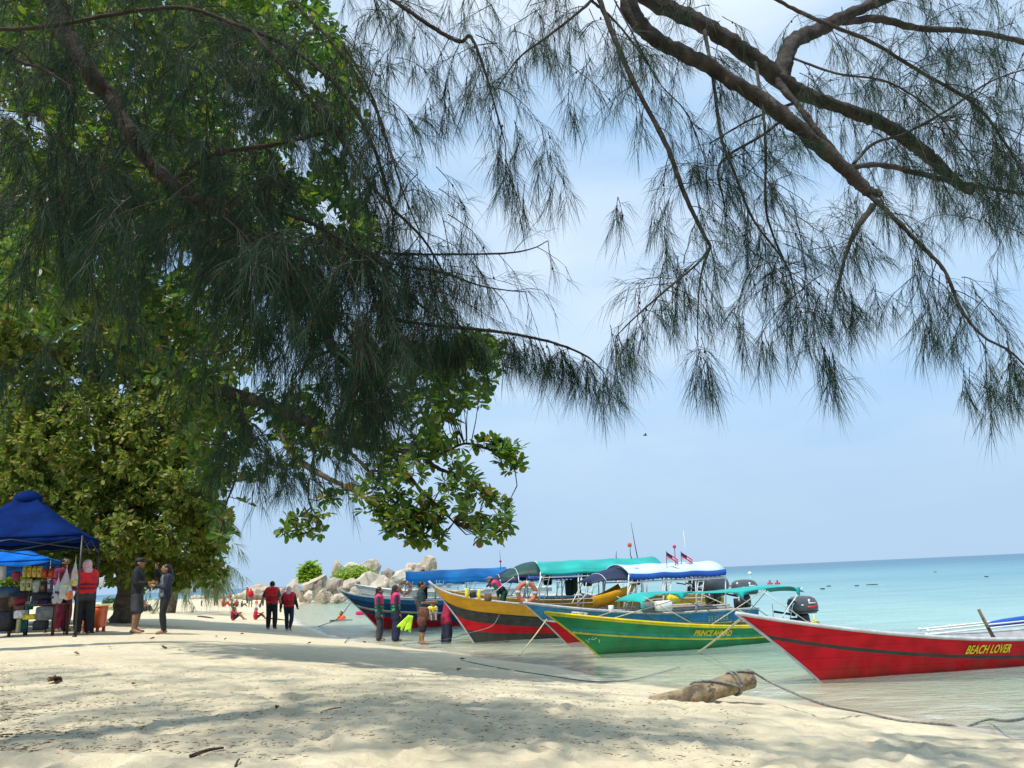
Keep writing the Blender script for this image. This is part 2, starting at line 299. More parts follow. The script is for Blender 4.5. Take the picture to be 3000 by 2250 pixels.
M['forest_leaf'] = leafm('forest_leaf', [(0.0, (0.055, 0.095, 0.018)), (0.40, (0.13, 0.17, 0.03)), (0.72, (0.25, 0.265, 0.055)), (0.93, (0.36, 0.32, 0.10)), (1.0, (0.22, 0.11, 0.03))],
                         [(0.0, (0.16, 0.30, 0.03)), (0.6, (0.30, 0.42, 0.04)), (1.0, (0.42, 0.36, 0.05))], 0.42, 0.5, 0.35)
M['bush_leaf'] = leafm('bush_leaf', [(0.0, (0.03, 0.085, 0.03)), (1.0, (0.06, 0.13, 0.04))], [(0.0, (0.08, 0.2, 0.04)), (1.0, (0.14, 0.3, 0.05))], 0.35)
M['lime_leaf'] = leafm('lime_leaf', [(0.0, (0.10, 0.19, 0.02)), (1.0, (0.19, 0.27, 0.03))], [(0.0, (0.2, 0.4, 0.03)), (1.0, (0.34, 0.5, 0.04))], 0.4)
M['bright_leaf'] = leafm('bright_leaf', [(0.0, (0.20, 0.32, 0.035)), (1.0, (0.33, 0.43, 0.06))], [(0.0, (0.3, 0.5, 0.04)), (1.0, (0.45, 0.6, 0.06))], 0.4)
M['grass'] = leafm('grass', [(0.0, (0.10, 0.17, 0.03)), (1.0, (0.22, 0.26, 0.06))], [(0.0, (0.2, 0.35, 0.04)), (1.0, (0.36, 0.42, 0.06))], 0.35)
# ------------------------------------------------------------------ ground, sea bed and water
shore_px = [(3000, 2158), (2800, 2124), (2600, 2094), (2400, 2070), (2250, 2048), (2080, 2022), (1900, 2004), (1777, 1984), (1600, 1952), (1450, 1930), (1350, 1914), (1250, 1902),
            (1150, 1892), (1050, 1880), (960, 1860), (900, 1838), (868, 1818), (853, 1800), (858, 1784), (880, 1771), (930, 1761), (1010, 1751), (1100, 1747)]
SH = [(60.0, -40.0), (18.0, -3.5), (9.0, 5.2)] + [tuple(gp(x, y)[:2]) for x, y in shore_px] + [(-6.0, 112.0), (-9.0, 122.0), (-24.0, 126.0), (-60.0, 140.0), (-160.0, 190.0), (-400.0, 260.0)]
SHP = np.array(SH); LAND = np.array(SH + [(-400.0, -300.0), (60.0, -300.0)])
def shore_sd(x, y):
    x = np.asarray(x, float); y = np.asarray(y, float); d2 = np.full(x.shape, 1e18)
    for (ax, ay), (bx, by) in zip(SHP[:-1], SHP[1:]):
        ex, ey = bx - ax, by - ay; t = np.clip(((x - ax) * ex + (y - ay) * ey) / (ex * ex + ey * ey), 0, 1)
        d2 = np.minimum(d2, (x - ax - t * ex) ** 2 + (y - ay - t * ey) ** 2)
    ins = np.zeros(x.shape, bool); n = len(LAND)
    for i in range(n):
        ax, ay = LAND[i]; bx, by = LAND[(i + 1) % n]
        c = (ay > y) != (by > y)
        with np.errstate(divide='ignore', invalid='ignore'): xi = ax + (y - ay) * (bx - ax) / (by - ay if by != ay else 1e-9)
        ins ^= c & (x < xi)
    d = np.sqrt(d2); return np.where(ins, d, -d)
def base_h(x, y):
    sd = shore_sd(x, y) + 0.25 * fbm(np.asarray(x) * 0.35, np.asarray(y) * 0.35, 3, 2)
    yy_ = np.asarray(y, float); land = (0.93 - 0.30 * np.clip((yy_ - 32) / 28, 0, 1)) * (1 - np.exp(-(np.maximum(sd, 0) / 5.2) ** 1.35)) + 0.02 * np.clip(sd / 0.5, 0, 1); sea = np.maximum(-0.032 * np.maximum(-sd, 0), -3.0)
    und = 0.07 * fbm(np.asarray(x) * 0.22, np.asarray(y) * 0.22, 7, 3) * np.clip(sd / 5, 0, 1)
    return np.where(sd > 0, land + und, sea), sd
def gz(x, y):
    i = min(max(bisect.bisect_right(gxl, x) - 1, 0), len(gxl) - 2); j = min(max(bisect.bisect_right(gyl, y) - 1, 0), len(gyl) - 2)
    u = (x - gxl[i]) / (gxl[i + 1] - gxl[i]); v = (y - gyl[j]) / (gyl[j + 1] - gyl[j])
    return float((GZ[j, i] * (1 - u) + GZ[j, i + 1] * u) * (1 - v) + (GZ[j + 1, i] * (1 - u) + GZ[j + 1, i + 1] * u) * v)
def ground_at(px, py):
    d = ray(px, py); t0 = 1.0; t = t0; prev = None
    while t < 400:
        p = CAM + d * t; h = gz(p[0], p[1])
        if p[2] <= h:
            lo, hi = t / 1.02, t
            for _ in range(24):
                m_ = (lo + hi) / 2; q = CAM + d * m_
                if q[2] <= gz(q[0], q[1]): hi = m_
                else: lo = m_
            q = CAM + d * hi; return np.array([q[0], q[1], gz(q[0], q[1])])
        t *= 1.02
    return CAM + d * 100
def lines(a, mid0, mid1, b, st, g=1.12):
    L = list(np.arange(mid0, mid1, st)); s = st; v = mid1
    while v < b: L.append(v); s *= g; v += s
    L.append(b); s = st; v = mid0 - st; lo = []
    while v > a: lo.append(v); s *= g; v -= s
    lo.append(a); return np.array(lo[::-1] + L)
def near_y():
    L = [-40, -25, -15, -9, -5, -2.5, -1, 0, 1, 1.8, 2.4]; y = 2.8; s = 0.030
    while y < 320: L.append(y); s = 0.030 + max(0, (y - 4)) * 0.0062; y += s
    return np.array(L)
gx = lines(-260, -7.2, 6.4, 200, 0.042, 1.07); gy = near_y()
gxl, gyl = gx.tolist(), gy.tolist(); GX, GY = np.meshgrid(gx, gy); GZ, GSD = base_h(GX, GY)
dry = np.clip((GSD - 0.45) / 0.9, 0, 1)
nearf = np.clip((26 - GY) / 18, 0.0, 1)
GZ += dry * nearf * (0.016 * fbm(GX * 1.1, GY * 1.1, 21, 3) + 0.011 * fbm(GX * 4.2, GY * 4.2, 31, 3) + 0.010 * fbm(GX * 12, GY * 12, 41, 2))
prng = np.random.default_rng(4)
for i in range(3200):                                        # foot prints pressed in the dry sand
    cy_ = 3.0 + 15 * prng.random() ** 1.5; cx_ = prng.uniform(-0.62, 0.64) * (cy_ + 1.5); a = prng.uniform(0, math.pi)
    big = prng.random(); la = prng.uniform(0.07, 0.16) * (0.7 + big * 0.6); lb = la * prng.uniform(0.4, 0.8); dp = prng.uniform(0.009, 0.042) * (0.6 + 0.7 * big)
    i0, i1 = np.searchsorted(gx, [cx_ - 3 * la, cx_ + 3 * la]); j0, j1 = np.searchsorted(gy, [cy_ - 3 * la, cy_ + 3 * la])
    if i1 - i0 < 2 or j1 - j0 < 2: continue
    X = GX[j0:j1, i0:i1] - cx_; Y = GY[j0:j1, i0:i1] - cy_
    u = (X * math.cos(a) + Y * math.sin(a)) / la; v = (-X * math.sin(a) + Y * math.cos(a)) / lb; r2 = u * u + v * v
    GZ[j0:j1, i0:i1] += dry[j0:j1, i0:i1] * (-dp * np.exp(-r2 ** 1.9 * 0.9) + 0.22 * dp * np.exp(-(np.sqrt(r2) - 1.55) ** 2 * 5) * (1 + 0.6 * np.sin(3 * np.arctan2(v, u) + i)))
def sheet(name, X, Y, Z, attrs, mat_):
    h, w = X.shape; n = h * w; me = bpy.data.meshes.new(name); me.vertices.add(n)
    me.vertices.foreach_set('co', np.stack([X, Y, Z], -1).reshape(-1).astype(np.float32))
    idx = np.arange(n).reshape(h, w); q = np.stack([idx[:-1, :-1], idx[:-1, 1:], idx[1:, 1:], idx[1:, :-1]], -1).reshape(-1, 4)
    me.loops.add(q.size); me.loops.foreach_set('vertex_index', q.reshape(-1).astype(np.int32)); me.polygons.add(len(q))
    me.polygons.foreach_set('loop_start', np.arange(0, q.size, 4, dtype=np.int32)); me.polygons.foreach_set('use_smooth', np.ones(len(q), bool))
    me.update(calc_edges=True)
    for k, a in attrs.items():
        at_ = me.attributes.new(k, 'FLOAT', 'POINT'); at_.data.foreach_set('value', a.reshape(-1).astype(np.float32))
    me.materials.append(mat_); return link_mesh(name, me)

ms = bpy.data.materials.new('sand'); ms.use_nodes = True; N = ms.node_tree.nodes; L = ms.node_tree.links; b = N['Principled BSDF']
tco = N.new('ShaderNodeTexCoord'); atn = N.new('ShaderNodeAttribute'); atn.attribute_name = 'shore'
def noise(N, L, vec, sc, det=5, ro=0.55):
    n = N.new('ShaderNodeTexNoise'); n.inputs['Scale'].default_value = sc; n.inputs['Detail'].default_value = det; n.inputs['Roughness'].default_value = ro; L.new(vec, n.inputs['Vector']); return n.outputs['Fac']
def rampf(N, L, f, p0, p1, c0=(0, 0, 0), c1=(1, 1, 1)):
    r = N.new('ShaderNodeValToRGB'); r.color_ramp.elements[0].position = p0; r.color_ramp.elements[1].position = p1
    r.color_ramp.elements[0].color = (*c0, 1); r.color_ramp.elements[1].color = (*c1, 1); L.new(f, r.inputs['Fac']); return r.outputs['Color']
def mixc(N, L, f, a, b_, mode='MIX'):
    m = N.new('ShaderNodeMix'); m.data_type = 'RGBA'; m.blend_type = mode
    for s, v in (('Factor', f), ('A', a), ('B', b_)):
        if isinstance(v, (int, float)): m.inputs[s].default_value = v
        elif isinstance(v, tuple): m.inputs[s].default_value = (*v, 1)
        else: L.new(v, m.inputs[s])
    return m.outputs['Result']
def maprange(N, L, f, a, b_, c=0.0, d=1.0):
    m = N.new('ShaderNodeMapRange'); m.inputs[1].default_value = a; m.inputs[2].default_value = b_; m.inputs[3].default_value = c; m.inputs[4].default_value = d; m.interpolation_type = 'SMOOTHSTEP'
    L.new(f, m.inputs[0]); return m.outputs[0]
v = tco.outputs['Object']
c = mixc(N, L, rampf(N, L, noise(N, L, v, 0.55, 6), 0.38, 0.62), (0.61, 0.525, 0.355), (0.685, 0.60, 0.425))
c = mixc(N, L, rampf(N, L, noise(N, L, v, 5.0, 6, 0.7), 0.40, 0.72), c, (0.50, 0.43, 0.30))
c = mixc(N, L, rampf(N, L, noise(N, L, v, 240, 3, 0.7), 0.60, 0.72), c, (0.24, 0.19, 0.13))
c = mixc(N, L, rampf(N, L, noise(N, L, v, 160, 2, 0.7), 0.62, 0.70), c, (0.68, 0.63, 0.52))
wob = N.new('ShaderNodeMath'); wob.operation = 'MULTIPLY_ADD'; L.new(noise(N, L, v, 0.9, 4), wob.inputs[0]); wob.inputs[1].default_value = 1.4; L.new(atn.outputs['Fac'], wob.inputs[2])
wet = maprange(N, L, wob.outputs[0], 1.25, 0.65)
c = mixc(N, L, wet, c, (0.53, 0.465, 0.335)); c = mixc(N, L, maprange(N, L, atn.outputs['Fac'], 0.1, -0.8), c, (0.62, 0.585, 0.455))
L.new(c, b.inputs['Base Color'])
rg = maprange(N, L, wet, 0.0, 1.0, 0.92, 0.22); L.new(rg, b.inputs['Roughness']); sp = maprange(N, L, wet, 0, 1, 0.15, 0.55); L.new(sp, b.inputs['Specular IOR Level'])
bp = N.new('ShaderNodeBump'); bp.inputs['Distance'].default_value = 0.018; st = maprange(N, L, wet, 0, 1, 0.75, 0.02); L.new(st, bp.inputs['Strength'])
hm = N.new('ShaderNodeMath'); hm.operation = 'MULTIPLY_ADD'; L.new(noise(N, L, v, 22, 6, 0.62), hm.inputs[0]); hm.inputs[1].default_value = 1.0
h2 = N.new('ShaderNodeMath'); h2.operation = 'MULTIPLY'; L.new(noise(N, L, v, 120, 3), h2.inputs[0]); h2.inputs[1].default_value = 0.35; L.new(h2.outputs[0], hm.inputs[2])
L.new(hm.outputs[0], bp.inputs['Height']); L.new(bp.outputs['Normal'], b.inputs['Normal'])
sand_o = sheet('sand_ground', GX, GY, GZ, {'shore': GSD}, ms); tag(sand_o, kind='structure')

wx = lines(-9000, -22, 26, 9000, 0.35, 1.10)
wy = [-40, -20, -8, 0, 3]; yv = 4.0
while yv < 12000: wy.append(yv); yv += 0.16 + max(0, yv - 6) * 0.016 + (max(0, yv - 200) * 0.05)
wy = np.array(wy + [14000.0])
WX, WY = np.meshgrid(wx, wy); WSD = -shore_sd(WX, WY)
fade = np.clip((120 - WY) / 80, 0, 1) * np.clip((60 - np.abs(WX)) / 30, 0, 1)
WZ = fade * (0.020 * np.sin((WX * 0.35 - WY * 0.9) * 3.1 + 3 * fbm(WX * 0.3, WY * 0.3, 51, 2)) + 0.030 * fbm(WX * 0.9, WY * 1.9, 61, 3)) * np.clip(WSD / 2 + 0.2, 0.05, 1)
mw = bpy.data.materials.new('sea_water'); mw.use_nodes = True; N = mw.node_tree.nodes; L = mw.node_tree.links; N.remove(N['Principled BSDF'])
tco = N.new('ShaderNodeTexCoord'); v = tco.outputs['Object']; atn = N.new('ShaderNodeAttribute'); atn.attribute_name = 'offshore'
mpn = N.new('ShaderNodeMapping'); mpn.inputs['Scale'].default_value = (0.5, 1.0, 1.0); L.new(v, mpn.inputs['Vector'])
mp2 = N.new('ShaderNodeMapping'); mp2.inputs['Scale'].default_value = (0.012, 0.035, 1.0); L.new(v, mp2.inputs['Vector'])
dis = N.new('ShaderNodeMath'); dis.operation = 'MULTIPLY_ADD'; L.new(noise(N, L, mp2.outputs['Vector'], 1.0, 6), dis.inputs[0]); dis.inputs[1].default_value = 0.9; dis.inputs[2].default_value = 0.55
dm = N.new('ShaderNodeMath'); dm.operation = 'MULTIPLY'; L.new(atn.outputs['Fac'], dm.inputs[0]); L.new(dis.outputs[0], dm.inputs[1])
lg = N.new('ShaderNodeMath'); lg.operation = 'LOGARITHM'; lg.inputs[1].default_value = 10; mxm = N.new('ShaderNodeMath'); mxm.operation = 'MAXIMUM'; mxm.inputs[1].default_value = 1.0
L.new(dm.outputs[0], mxm.inputs[0]); L.new(mxm.outputs[0], lg.inputs[0])
lr = N.new('ShaderNodeMapRange'); lr.inputs[1].default_value = 0.0; lr.inputs[2].default_value = 3.4; L.new(lg.outputs[0], lr.inputs[0])
rp = N.new('ShaderNodeValToRGB'); e = rp.color_ramp.elements
for i, (p_, c_) in enumerate([(0.0, (0.63, 0.69, 0.53)), (0.11, (0.54, 0.68, 0.57)), (0.24, (0.41, 0.59, 0.53)), (0.40, (0.295, 0.48, 0.475)), (0.54, (0.145, 0.34, 0.405)), (0.66, (0.085, 0.225, 0.315)), (0.85, (0.058, 0.175, 0.275))]):
    if i > 1: e.new(p_)
    e[i].position = p_; e[i].color = (*c_, 1)
L.new(lr.outputs[0], rp.inputs['Fac'])
mp4 = N.new('ShaderNodeMapping'); mp4.inputs['Scale'].default_value = (0.10, 0.55, 1.0); L.new(v, mp4.inputs['Vector'])
mulc = N.new('ShaderNodeMix'); mulc.data_type = 'RGBA'; mulc.blend_type = 'MULTIPLY'; mulc.inputs['Factor'].default_value = 0.85
L.new(rp.outputs['Color'], mulc.inputs['A']); L.new(rampf(N, L, noise(N, L, mp4.outputs['Vector'], 1.0, 8, 0.66), 0.42, 0.66, (1, 1, 1), (0.70, 0.80, 0.85)), mulc.inputs['B'])
dif = N.new('ShaderNodeBsdfDiffuse'); L.new(mulc.outputs['Result'], dif.inputs['Color'])
trn = N.new('ShaderNodeBsdfTransparent'); tcm = N.new('ShaderNodeMix'); tcm.data_type = 'RGBA'
tcm.inputs['A'].default_value = (0.96, 0.97, 0.93, 1); tcm.inputs['B'].default_value = (0.70, 0.93, 0.84, 1); L.new(maprange(N, L, atn.outputs['Fac'], 0, 9), tcm.inputs['Factor']); L.new(tcm.outputs['Result'], trn.inputs['Color'])
body = N.new('ShaderNodeMixShader'); L.new(maprange(N, L, atn.outputs['Fac'], -0.5, 14, 0.16, 0.95), body.inputs[0]); L.new(trn.outputs[0], body.inputs[1]); L.new(dif.outputs[0], body.inputs[2])
fo = N.new('ShaderNodeMath'); fo.operation = 'MULTIPLY'; L.new(maprange(N, L, atn.outputs['Fac'], 2.0, 0.05), fo.inputs[0]); L.new(rampf(N, L, noise(N, L, mpn.outputs['Vector'], 3.2, 8, 0.68), 0.52, 0.66), fo.inputs[1])  # white foam, spread wider to paint in glints of sky on the ripples
fo2 = N.new('ShaderNodeMath'); fo2.operation = 'MULTIPLY'; L.new(fo.outputs[0], fo2.inputs[0]); fo2.inputs[1].default_value = 0.55
fod = N.new('ShaderNodeBsdfDiffuse'); fod.inputs['Color'].default_value = (0.78, 0.79, 0.78, 1); fmx = N.new('ShaderNodeMixShader'); L.new(fo2.outputs[0], fmx.inputs[0]); L.new(body.outputs[0], fmx.inputs[1]); L.new(fod.outputs[0], fmx.inputs[2]); body = fmx
glo = N.new('ShaderNodeBsdfGlossy'); glo.inputs['Roughness'].default_value = 0.06
bp = N.new('ShaderNodeBump'); bp.inputs['Distance'].default_value = 0.10; bp.inputs['Strength'].default_value = 0.9
hm = N.new('ShaderNodeMath'); hm.operation = 'MULTIPLY_ADD'; L.new(noise(N, L, mpn.outputs['Vector'], 2.4, 5, 0.55), hm.inputs[0]); hm.inputs[1].default_value = 1.0
h2 = N.new('ShaderNodeMath'); h2.operation = 'MULTIPLY'; L.new(noise(N, L, mpn.outputs['Vector'], 9.0, 3), h2.inputs[0]); h2.inputs[1].default_value = 0.28; L.new(h2.outputs[0], hm.inputs[2]); L.new(hm.outputs[0], bp.inputs['Height'])
L.new(bp.outputs['Normal'], glo.inputs['Normal']); fr = N.new('ShaderNodeFresnel'); fr.inputs['IOR'].default_value = 1.33; L.new(bp.outputs['Normal'], fr.inputs['Normal'])
fm = N.new('ShaderNodeMath'); fm.operation = 'MULTIPLY'; L.new(fr.outputs[0], fm.inputs[0]); fm.inputs[1].default_value = 0.62
top = N.new('ShaderNodeMixShader'); L.new(fm.outputs[0], top.inputs[0]); L.new(body.outputs[0], top.inputs[1]); L.new(glo.outputs[0], top.inputs[2]); L.new(top.outputs[0], N['Material Output'].inputs['Surface'])
sea_o = sheet('sea_water', WX, WY, WZ, {'offshore': WSD}, mw); tag(sea_o, kind='structure')

# ------------------------------------------------------------------ boulders of the headland
def boulder(px, py_base, wpx, hpx, Y, tilt, mat_, label, seed, squash=0.8, group='boulders of the headland', top=None):
    w = wpx / FPX * Y; h = hpx / FPX * Y; c = at(px, py_base, Y); r = np.random.default_rng(seed)
    bm = bmesh.new(); bmesh.ops.create_icosphere(bm, subdivisions=4, radius=1.0)
    cuts = [(Vector(r.normal(size=3)).normalized(), r.uniform(0.38, 0.72)) for _ in range(13)]
    from mathutils import noise as mn; o3 = Vector(r.uniform(0, 50, 3))
    for vt in bm.verts:
        p = vt.co.copy()
        for n_, d_ in cuts:
            q = p.dot(n_)
            if q > d_: p -= n_ * (q - d_) * 0.92
        k = 1 + 0.12 * mn.noise(p * 1.4 + o3) + 0.06 * mn.noise(p * 3.6 + o3) + 0.03 * mn.noise(p * 8 + o3)
        crk = mn.noise(Vector((p.x * .7, p.y * .7, p.z * 2.6)) + o3); k -= 0.16 * max(0, 1 - abs(crk) * 10)
        vt.co = p * k
    zs = [vt.co.z for vt in bm.verts]; xs = [vt.co.x for vt in bm.verts]
    for vt in bm.verts:
        vt.co.x *= 1.22 * w / (max(xs) - min(xs)); vt.co.z *= h * 1.3 / (max(zs) - min(zs)); vt.co.y *= w * squash / 2
    me = bpy.data.meshes.new('boulder'); bm.to_mesh(me); bm.free(); me.materials.append(M[mat_]); me.polygons.foreach_set('use_smooth', [True] * len(me.polygons)); me.set_sharp_from_angle(angle=R(20))
    o = link_mesh('boulder', me); o.rotation_euler = (0, tilt, r.uniform(-0.4, 0.4)); o.location = (c[0], c[1], c[2] + h * 0.36)
    return tag(o, label, 'boulder', group)
BL = [(858, 1748, 34, 58, 84, 0.15, 'rock_pale', 'pale pointed slab standing just right of the walking couple'),
      (925, 1750, 62, 66, 86, 0.0, 'rock', 'big blocky boulder under the pandanus bush'),
      (984, 1738, 50, 56, 84, 0.45, 'rock_dark', 'dark leaning egg-shaped boulder left of the bright green shrub'),
      (1022, 1732, 44, 34, 80, -0.1, 'rock', 'small rounded boulder below the bright green shrub'),
      (1086, 1684, 60, 52, 96, 0.05, 'rock', 'tall round boulder forming the top of the pile'),
      (984, 1690, 26, 44, 98, 0.1, 'rock', 'narrow pinkish stone peeking out behind the bright green shrub'),
      (1034, 1672, 46, 24, 100, 0.0, 'rock_pale', 'rounded rock top showing just above the bright green shrub'),
      (1092, 1748, 96, 66, 82, -0.62, 'rock_pale', 'long pale slab slanting up to the right in front of the pile'),
      (1134, 1702, 40, 40, 92, 0.1, 'rock_dark', 'dark cracked boulder wedged beside the top of the pile'),
      (1162, 1716, 80, 32, 86, -0.75, 'rock_pale', 'slanting slab ending beside the tip of the bright blue roof'),
      (1140, 1762, 100, 62, 78, 0.05, 'rock', 'broad yellowish boulder at the foot of the pile by the water'),
      (1258, 1678, 44, 42, 110, 0.1, 'rock', 'rightmost boulder rising above the bright blue roof'),
      (1212, 1680, 50, 34, 112, 0.0, 'rock', 'second boulder from the right above the bright blue roof'),
      (1176, 1688, 46, 24, 108, 0.0, 'rock_pale', 'low pale rock left above the tip of the bright blue roof'),
      (754, 1760, 84, 46, 92, -0.08, 'rock', 'large flat boulder between the white hatted pair and the walking man'),
      (700, 1756, 44, 22, 98, 0.0, 'rock_pale', 'small pale rock behind the seated group on the far sand'),
      (826, 1752, 30, 32, 90, 0.2, 'rock', 'small rock between the heads of the walking couple'),
      (655, 1760, 40, 22, 104, 0.0, 'rock_pale', 'pale low rock behind the person in the lilac hat'),
      (572, 1762, 36, 20, 112, 0.0, 'rock_pale', 'leftmost pale low rock on the far beach'),
      (602, 1764, 22, 26, 112, 0.0, 'rock_pale', 'small pale rock near the far left end of the rocks'),
      (956, 1762, 34, 28, 80, -0.5, 'rock', 'small slanting yellow stone at the foot of the dark egg-shaped boulder'),
      (990, 1762, 50, 24, 78, -0.3, 'rock', 'low yellow stone left of the blue prow'),
      (890, 1758, 30, 34, 88, 0.0, 'rock', 'squat stone between the pointed slab and the blocky boulder'),
      (1050, 1752, 40, 34, 80, 0.2, 'rock_pale', 'pale stone just above the blue prow')]
BL += [(905, 1754, 30, 24, 84, .2, 'rock_pale', 'small stone at the left foot of the blocky boulder'), (945, 1752, 34, 26, 82, -.3, 'rock', 'small stone at the right foot of the blocky boulder'), (1010, 1748, 34, 26, 82, .3, 'rock_dark', 'small dark stone under the dark leaning boulder'),
       (1030, 1756, 30, 20, 76, -.2, 'rock', 'little stone just left of the tip of the blue prow'), (1072, 1744, 40, 34, 84, .4, 'rock', 'stone under the left end of the long slanting slab'), (1112, 1722, 36, 28, 88, -.4, 'rock_dark', 'small dark stone above the middle of the long slanting slab'),
       (1160, 1748, 44, 40, 80, .2, 'rock_pale', 'pale stone behind the heads of the two women in the shallows'), (1205, 1742, 44, 36, 84, 0, 'rock', 'stone just behind the life ring in the navy boat'), (1000, 1702, 36, 30, 94, .2, 'rock', 'stone behind the left edge of the bright green shrub'), (1232, 1690, 44, 26, 108, .1, 'rock_dark', 'small dark stone between the two boulders above the blue roof')]
for i, (px, pb, w_, h_, Y_, tl, mt, lb) in enumerate(BL): boulder(px, pb, w_, h_, Y_, tl, mt, lb, 40 + i)
# ------------------------------------------------------------------ foliage machinery
def np_mesh(name, V, F3, F4, mat_, parent=None, origin=(0, 0, 0), smooth=False):
    me = bpy.data.meshes.new(name); V = (V - np.asarray(origin)).astype(np.float32); me.vertices.add(len(V)); me.vertices.foreach_set('co', V.reshape(-1))
    n3 = 0 if F3 is None else len(F3); n4 = 0 if F4 is None else len(F4)
    li = np.concatenate([a.reshape(-1) for a in (F3, F4) if a is not None and len(a)]).astype(np.int32); me.loops.add(len(li)); me.loops.foreach_set('vertex_index', li)
    ls = np.concatenate([np.arange(n3) * 3, n3 * 3 + np.arange(n4) * 4]).astype(np.int32); me.polygons.add(n3 + n4); me.polygons.foreach_set('loop_start', ls)
    me.polygons.foreach_set('use_smooth', np.full(n3 + n4, smooth)); me.update(calc_edges=True); me.materials.append(mat_); return link_mesh(name, me, parent)
def unit(a): return a / np.maximum(np.linalg.norm(a, axis=-1, keepdims=True), 1e-9)
def needles(P0, D, Lg, droop, W, r):
    n = len(P0); side = unit(np.cross(D, r.normal(size=(n, 3)))); g = np.zeros((n, 3)); g[:, 2] = -1
    def pt(s): return P0 + D * (Lg * s)[:, None] + g * (Lg * droop * s * s)[:, None]
    a, b_, c = pt(0.0), pt(0.55), pt(1.0); w = (W * 0.5)[:, None]
    V = np.stack([a - side * w, a + side * w, b_ - side * w * 0.9, b_ + side * w * 0.9, c], 1).reshape(-1, 3); k = np.arange(n) * 5
    return V, np.stack([k + 2, k + 3, k + 4], 1), np.stack([k, k + 1, k + 3, k + 2], 1)
class Casuarina:
    """collects drooping sprays: woody twigs and hanging hair-thin needles"""
    def __init__(s, seed): s.r = np.random.default_rng(seed); s.wood = MB(); s.P = []; s.D = []; s.L = []; s.G = []; s.W = []
    def spray(s, p, d, length, dens=1.0, nw=0.0021, nl=(0.10, 0.215), droop=0.40, twigs=9, per=13, wood=True):
        r = s.r; p = np.asarray(p, float); d = unit(np.asarray(d, float)); pts = [p]; dd = d.copy(); K = 6; st = length / K
        for k in range(K):
            dd = unit(dd + np.array([0, 0, -droop * 0.33]) + r.normal(size=3) * 0.09); pts.append(pts[-1] + dd * st)
        pts = np.array(pts)
        if wood: s.wood.tube(pts, list(np.linspace(0.0042, 0.0014, K + 1) * (0.6 + length)), 3, cap=False)
        if wood and r.random() < .4: s.wood.ell(pts[r.integers(2, K)] + r.normal(size=3) * .004, (.007, .008, .011), 0, 6, 4)
        nt = max(2, int(twigs * dens * (0.6 + 0.5 * length)))
        for j in range(nt):
            t = (0.12 + 0.88 * (j + r.random()) / nt) * K; i = min(int(t), K - 1); q = pts[i] + (pts[i + 1] - pts[i]) * (t - i); tg = unit(pts[i + 1] - pts[i])
            td = unit(tg * 0.75 + r.normal(size=3) * 0.52 + np.array([0, 0, -0.35])); tl = r.uniform(0.09, 0.24) * (0.75 + 0.35 * length)
            e = q + td * tl + np.array([0, 0, -tl * 0.22]); mid = q + td * tl * 0.55
            if wood: s.wood.tube([q, mid, e], [0.0017, 0.0013, 0.0009], 3, cap=False)
            m_ = int(per * r.uniform(0.7, 1.3)); u = r.random(m_) ** 0.75; base = q + (e - q) * u[:, None]; a2 = unit(e - q)
            nd = unit(a2 * 0.95 + r.normal(size=(m_, 3)) * 0.36 + np.array([0, 0, -0.30]))
            s.P.append(base); s.D.append(nd); s.L.append(r.uniform(nl[0], nl[1], m_)); s.G.append(r.uniform(0.15, 0.55, m_)); s.W.append(np.full(m_, nw) * r.uniform(0.75, 1.25, m_))
        return pts
    def along(s, path, spacing, length, spread=1.0, t0=0.0, down=0.35, **k):
        r = s.r; seg = np.linalg.norm(np.diff(path, axis=0), axis=1); cum = np.concatenate([[0], np.cumsum(seg)]); tot = cum[-1]; x = tot * t0
        while x < tot:
            i = min(np.searchsorted(cum, x) - 1 if x > 0 else 0, len(seg) - 1); i = max(i, 0); f = (x - cum[i]) / seg[i]; p = path[i] + (path[i + 1] - path[i]) * f; tg = unit(path[i + 1] - path[i])
            d = unit(tg * r.uniform(0.3, 0.9) + spread * r.normal(size=3) * 0.7 + np.array([0, 0, -down]))
            s.spray(p, d, length * r.uniform(0.6, 1.25), **k); x += spacing * r.uniform(0.5, 1.5)
        p = path[-1]; s.spray(p, unit(path[-1] - path[-2] + np.array([0, 0, -0.15])), length, **k)
    def finish(s, parent, origin, mat_='needle', name='foliage'):
        if s.wood.n: tag(s.wood.build('twigs', M['twig'], parent, smooth=True, origin=origin), kind='stuff')
        V, F3, F4 = needles(np.concatenate(s.P), np.concatenate(s.D), np.concatenate(s.L), np.concatenate(s.G), np.concatenate(s.W), s.r)
        return tag(np_mesh(name, V, F3, F4, M[mat_], parent, origin), kind='stuff')
def limb(parent, origin, pxs, wpx, mat_='bark', name='branch', n=8, sides=8, rough=0.10, seed=0, world_pts=None):
    """a tapering branch along measured points (px, py, depth); wpx = widths in photograph pixels"""
    pts = [at(*q) for q in pxs] if world_pts is None else world_pts
    path = smooth_path(pts, n); K = len(path); ws = np.interp(np.linspace(0, 1, K), np.linspace(0, 1, len(wpx)), wpx)
    rad = np.array([w * 0.5 * p[1] / FPX for w, p in zip(ws, path)]) if world_pts is None else ws
    r = np.random.default_rng(seed + 5); path = path + r.normal(size=path.shape) * rad[:, None] * 0.07
    mb = MB(); mb.tube(path, list(rad), sides)
    mb.v = [tuple(np.array(v_) + (np.array(v_) - path[min(i // sides, K - 1)]) * rough * r.normal()) for i, v_ in enumerate(mb.v)]
    mb.build(name, M[mat_], parent, origin=origin); return path
def in_poly(x, y, poly):
    c = False; n = len(poly)
    for i in range(n):
        ax, ay = poly[i]; bx, by = poly[(i + 1) % n]
        if (ay > y) != (by > y) and x < ax + (y - ay) * (bx - ax) / (by - ay): c = not c
    return c
